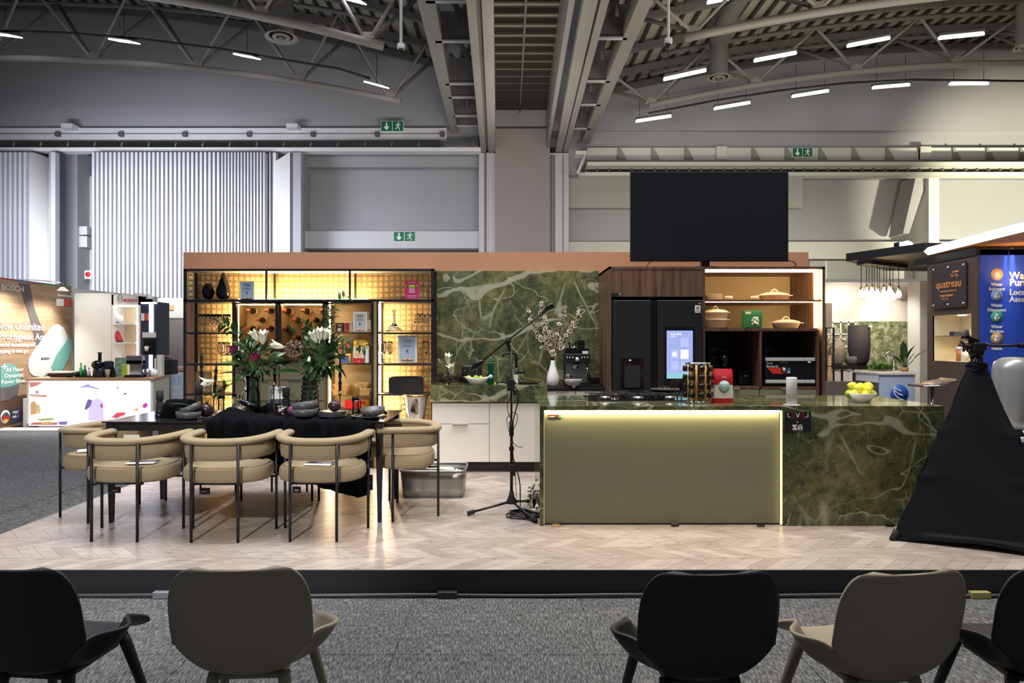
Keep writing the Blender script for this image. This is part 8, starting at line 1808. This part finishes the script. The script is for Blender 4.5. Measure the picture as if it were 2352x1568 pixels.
spot('garden_spot', (X(2046, 12.6), 12.7, 2.9), (X(2046, GD), GD, 1.6), 130, (1, .93, .8), 75, .9); spot('garden_spot', (X(1940, 12.6), 12.4, 2.9), (X(1940, GD), GD, 1.9), 90, (1, .90, .78), 80, .9)
wr_ = one(B().box(X(2113, 12.9), X(2132, 12.9), 12.9, 13.3, 0, Z(645, 12.9)), 'white_pillar', WHITEM, 'white booth pillar left of the brown tower', 'pillar', origin=P(2122, 800, 12.9))
bb('booth_header', 'grey white header panel behind the pendant bulbs', 1900, 2130, 640, 957, 14.2, .05, mat('header_grey', (.50, .50, .47), .6), 'panel')
bb('grey_column', 'plain grey panel beside the walnut unit', 1897, 1911, 696, 752, 12.6, .2, mat('column_grey', (.30, .27, .25), .6), 'panel')
# planters and counter
PD = 11.9; zp = Z(840, PD)
c = T('planter_table', 'long dark table carrying three stone planters', 'table', (X(1975, PD), PD, 0)); B().box(X(1904, PD), X(2060, PD), PD, PD+.5, zp-.06, zp).build('tabletop', BLACKM, c)
for x in (1908, 1935, 1962, 2050): B().box(X(x, PD), X(x+3, PD), PD+.02, PD+.06, 0, zp-.06).build('leg', BLACKM, c)
B().box(X(1904, PD), X(2000, PD), PD+.05, PD+.45, .5, .53).build('lower_shelf', WALNUT, c)
def planter(nm, lb_, px, r, h, m, prof): c_ = Vector((X(px, PD), PD+.25, zp)); one(B().lathe([(r*a, zp+h*b_) for a, b_ in prof], (c_.x, c_.y, 0), 24), nm, m, lb_, 'planter', origin=c_)
planter('stone_planter', 'tall pale stone planter on the dark table', 1937, 17*PD/F, 64*PD/F, mat('planter_pale', (.34, .31, .27), .8, bump=.3), [(.6, 0), (.85, .12), (1, .45), (.97, 1), (.88, 1), (.9, .5), (.01, .2)])
planter('stone_planter', 'tall charcoal planter on the dark table', 1990, 24*PD/F, 94*PD/F, mat('planter_dark', (.06, .06, .075), .8, bump=.3), [(.6, 0), (.85, .1), (1, .4), (.98, 1), (.9, 1), (.9, .5), (.01, .2)])
planter('stone_bowl', 'grey rounded stone bowl planter between the tall planters', 1974, 17*PD/F, 21*PD/F, mat('planter_grey', (.22, .22, .22), .8, bump=.3), [(.5, 0), (.85, .3), (1, .7), (.97, 1), (.9, 1), (.01, .4)])
for (px, n_) in ((1938, 'on the rim of the pale planter'), (1999, 'on the rim of the charcoal planter'), (1980, 'on the rim of the stone bowl')): py = {1938: 777, 1999: 748, 1980: 817}[px]; bb('price_card', 'small white price card '+n_, px-4, px+5, py-1, py+3, PD+.112 if px != 1999 else PD+.058, .010, PAPER, 'card')
c = P(1926, 800, 11.6); g = T('dried_grass', 'pale dried pampas beside the black rack left of the planters', 'plant', (X(1905, 11.8), 11.8, 0)); random.seed(8); b = B()
for i in range(40): add_leaf(b, P(1902+random.uniform(-6, 14), 800+random.uniform(-22, 25), 11.8), (random.uniform(-.6, .8), random.uniform(-.3, .3), random.uniform(.2, 1)), random.uniform(.08, .2), .15)
b.build('plumes', mat('pampas', (.62, .55, .38), .8), g, kind='stuff'); B().cyl((X(1905, 11.8), 11.8, 0), P(1905, 800, 11.8), .03).build('stem_bundle', KRAFT, g)
b = B(); 
for (x0_, y0_, x1_, y1_) in ((1897, 752, 1916, 754), (1914, 752, 1917, 998), (1897, 752, 1900, 998), (1897, 840, 1916, 842)): b.pb(x0_, x1_, y0_, y1_, 11.5, 11.53)
one(b, 'black_rack', BLACKM, 'black open metal rack beside the walnut unit', 'rack', origin=P(1910, 830, 11.5))
ND = 10.2; zn = Z(856, ND); c = T('globe_counter', 'small counter with a blue striped globe on its pale blue front', 'counter', (X(2060, ND), ND, 0))
B().box(X(2020, ND), X(2102, ND), ND, ND+.02, 0, zn-.03).build('front_board', mat('pale_blue_board', (.42, .50, .72), .5), c); B().prism([(X(1963, 11.0), 11.0), (X(2020, ND), ND+.02), (X(2102, ND), ND+.02), (X(2100, 11.0), 11.0)], 0, zn-.03, 'xy').build('counter_body', mat('brown_grey', (.12, .10, .09), .6), c)
B().prism([(X(1963, 11.0)-.03, 11.05), (X(2020, ND)-.02, ND-.02), (X(2103, ND), ND-.02), (X(2103, 11.0), 11.05)], zn-.03, zn, 'xy').build('counter_top', GREYL, c); B().prism([(X(1963, 11.0), 10.99), (X(2020, ND)-.01, ND+.01), (X(2020, ND)-.01, ND), (X(1963, 11.0), 10.97)], zn-.15, zn-.03, 'xy').build('white_band', PAPER, c)
gx, gz, gr_ = X(2065, ND), Z(904, ND), 21*ND/F; GB = mat('globe_blue', (.03, .12, .55), .4)
B().lathe([(gr_, ND-.008), (.001, ND-.008)], (gx, 0, gz), 32, 'y').build('globe_disc', GB, c)
for k, (dx, dz, rr) in enumerate(((.35, .55, .95), (.55, .25, 1.15), (.75, -.15, 1.35))):
    B().tube([(gx+gr_*(dx+rr*cos(a)), ND-.014, gz+gr_*(dz+.5+rr*sin(a)*.8)) for a in [pi*(1.02+.42*i/14) for i in range(15)] if (dx+rr*cos(a))**2+(dz+.5+rr*sin(a)*.8)**2 < .96] or [(gx, ND, gz), (gx, ND, gz+.01)], .010, 5).build('globe_stripe', PAPER, c)
B().box(X(1890, 9.9), X(1963, 9.9), 9.9, 10.0, 0, Z(876, 9.9)).build('side_board', MATS['brown_grey'], c)
c = P(2053, 858, 10.5); g = T('arc_tap', 'tall curved chrome tap on the globe counter', 'tap', (c.x, 10.5, zn)); B().tube([(c.x, 10.5, zn)]+[(c.x-.06+.06*cos(a), 10.5, zn+.25+.06*sin(a)) for a in [pi*i/8 for i in range(9)]]+[(c.x-.12, 10.5, zn+.2)], .011, 8).build('spout', CHROME, g); B().cyl((c.x, 10.5, zn), (c.x, 10.5, zn+.06), .02).build('tap_base', CHROME, g)
def plant(nm, lb_, base, leaves, pot=None):
    g = T(nm, lb_, 'plant', base)
    if pot: B().lathe([(pot*.8, base.z), (pot, base.z+pot*1.1), (pot*.9, base.z+pot*1.1), (.001, base.z+pot*.8)], (base.x, base.y, 0), 16).build('pot', KRAFT, g)
    for (dx, dz, s_, k) in leaves:
        d = Vector((dx, -.2, dz)).normalized(); o_ = base+Vector((dx*.02, 0, (pot or 0)*.9)); st_ = o_+d*s_*.4; B().cyl(o_, st_, .006, n=5).build('stalk', LEAF, g); put_leaf(g, st_, d, s_*.75, k)
    return g
plant('broad_leaf_plant', 'potted plant with broad upright leaves on the globe counter', Vector((X(2078, 10.7), 10.7, zn)), [(-.15, 1, .40, 'a'), (.15, 1, .34, 'a'), (.65, .8, .42, 'a'), (-.6, .7, .28, 'a'), (.4, 1, .25, 'b'), (-.35, 1, .22, 'a')], .06)
g = T('fern_trough', 'low feathery green fern on the globe counter', 'plant', (X(2025, 10.8), 10.8, zn)); b = B(); random.seed(14)
for i in range(150): add_leaf(b, (X(2000+random.uniform(0, 52), 10.8), 10.8+random.uniform(-.08, .08), zn+.01+random.random()*.07), (random.uniform(-1, 1), random.uniform(-.6, .3), random.uniform(.2, 1)), random.uniform(.05, .12), .18)
b.build('fronds', mat('fern_green', (.10, .26, .03), .5), g, kind='stuff'); B().box(X(2000, 10.8), X(2050, 10.8), 10.75, 10.85, zn, zn+.03).build('trough', KRAFT, g)
# bar stool
SDp = 9.1; c = P(2143, 885, SDp); g = T('bar_stool', 'chrome bar stool with a curved brown seat beside the globe counter', 'bar stool', (X(2141, SDp), SDp, 0)); zsd = c.z
B().grid(lambda u, v: (X(2104, SDp)+(X(2182, SDp)-X(2104, SDp))*u, SDp-.15+.34*v, zsd+.0+.07*max(0, (u-.4)/.6)**.6+.05*(u > .92)*(u-.92)*4), 24, 4).build('seat', mat('stool_brown', (.17, .12, .10), .4), g, solid=.03)
B().tube([(X(2104, SDp), SDp-.16, zsd), (X(2145, SDp), SDp-.16, zsd+.005), (X(2160, SDp), SDp-.16, zsd+.045), (X(2182, SDp), SDp-.16, zsd+.075), (X(2183, SDp), SDp+.2, zsd+.08)], .010, 8).build('seat_rail', CHROME, g)
B().cyl((X(2141, SDp), SDp, .02), (X(2141, SDp), SDp, zsd-.02), .028, n=14).build('column', CHROME, g); B().lathe([(.2, 0), (.2, .012), (.03, .04)], (X(2141, SDp), SDp, 0), 24).build('base_disc', CHROME, g)
# water purifier at far right edge
WD = 6.9; c = P(2352, 1003, WD); zb_ = Z(1006, WD); g = T('water_tank', 'rounded grey water tank on a dark foot at the right edge', 'tank', (X(2356, WD), WD+.2, zb_)); cxw = X(2362, WD)
B().lathe([(.08, Z(990, WD)), (.13, Z(982, WD)), (.185, Z(955, WD)), (.19, Z(850, WD)), (.17, Z(832, WD)), (.10, Z(822, WD)), (.001, Z(820, WD))], (cxw, WD+.2, 0), 28).build('tank_body', mat('tank_grey', (.33, .35, .36), .3, .3), g); B().lathe([(.10, zb_), (.07, Z(992, WD)), (.07, Z(985, WD))], (cxw, WD+.2, 0), 16).build('tank_foot', BLACKM, g)
c = T('booth_table', 'low white and navy booth counter under the grey water tank', 'counter', (X(2380, WD), WD, 0)); B().box(X(2310, WD), X(2560, WD), WD, WD+.6, zb_-.04, zb_).build('counter_top', WHITEM, c); B().box(X(2313, WD), X(2560, WD), WD+.02, WD+.58, zb_-.30, zb_-.04).build('navy_front', mat('navy_board', (.02, .04, .16), .5), c); B().box(X(2315, WD), X(2560, WD), WD+.03, WD+.57, 0, zb_-.30).build('counter_body', CREAMP, c)
text('Whole House', .07, (X(2340, WD), WD+.015, Z(1045, WD)), PAPER, c)
# hall end behind the audience: two rows of neighbour stand lamps that the glossy stone mirrors
for (x, z_, L_, n_) in ((-1.95, 2.36, 1.3, 'upper'), (-1.95, 1.93, 1.35, 'middle'), (-2.2, 1.60, .35, 'lower'), (1.6, 1.90, 1.6, 'single')):
    g = T('stand_lamp', 'linear lamp on the stand behind the seats, '+n_+' one', 'light fixture', (x, -9, z_), 'linear lamps behind the seats'); B().box(x, x+L_, -9.02, -9, z_-.012, z_+.012).build('lamp_tube', TUBE, g)
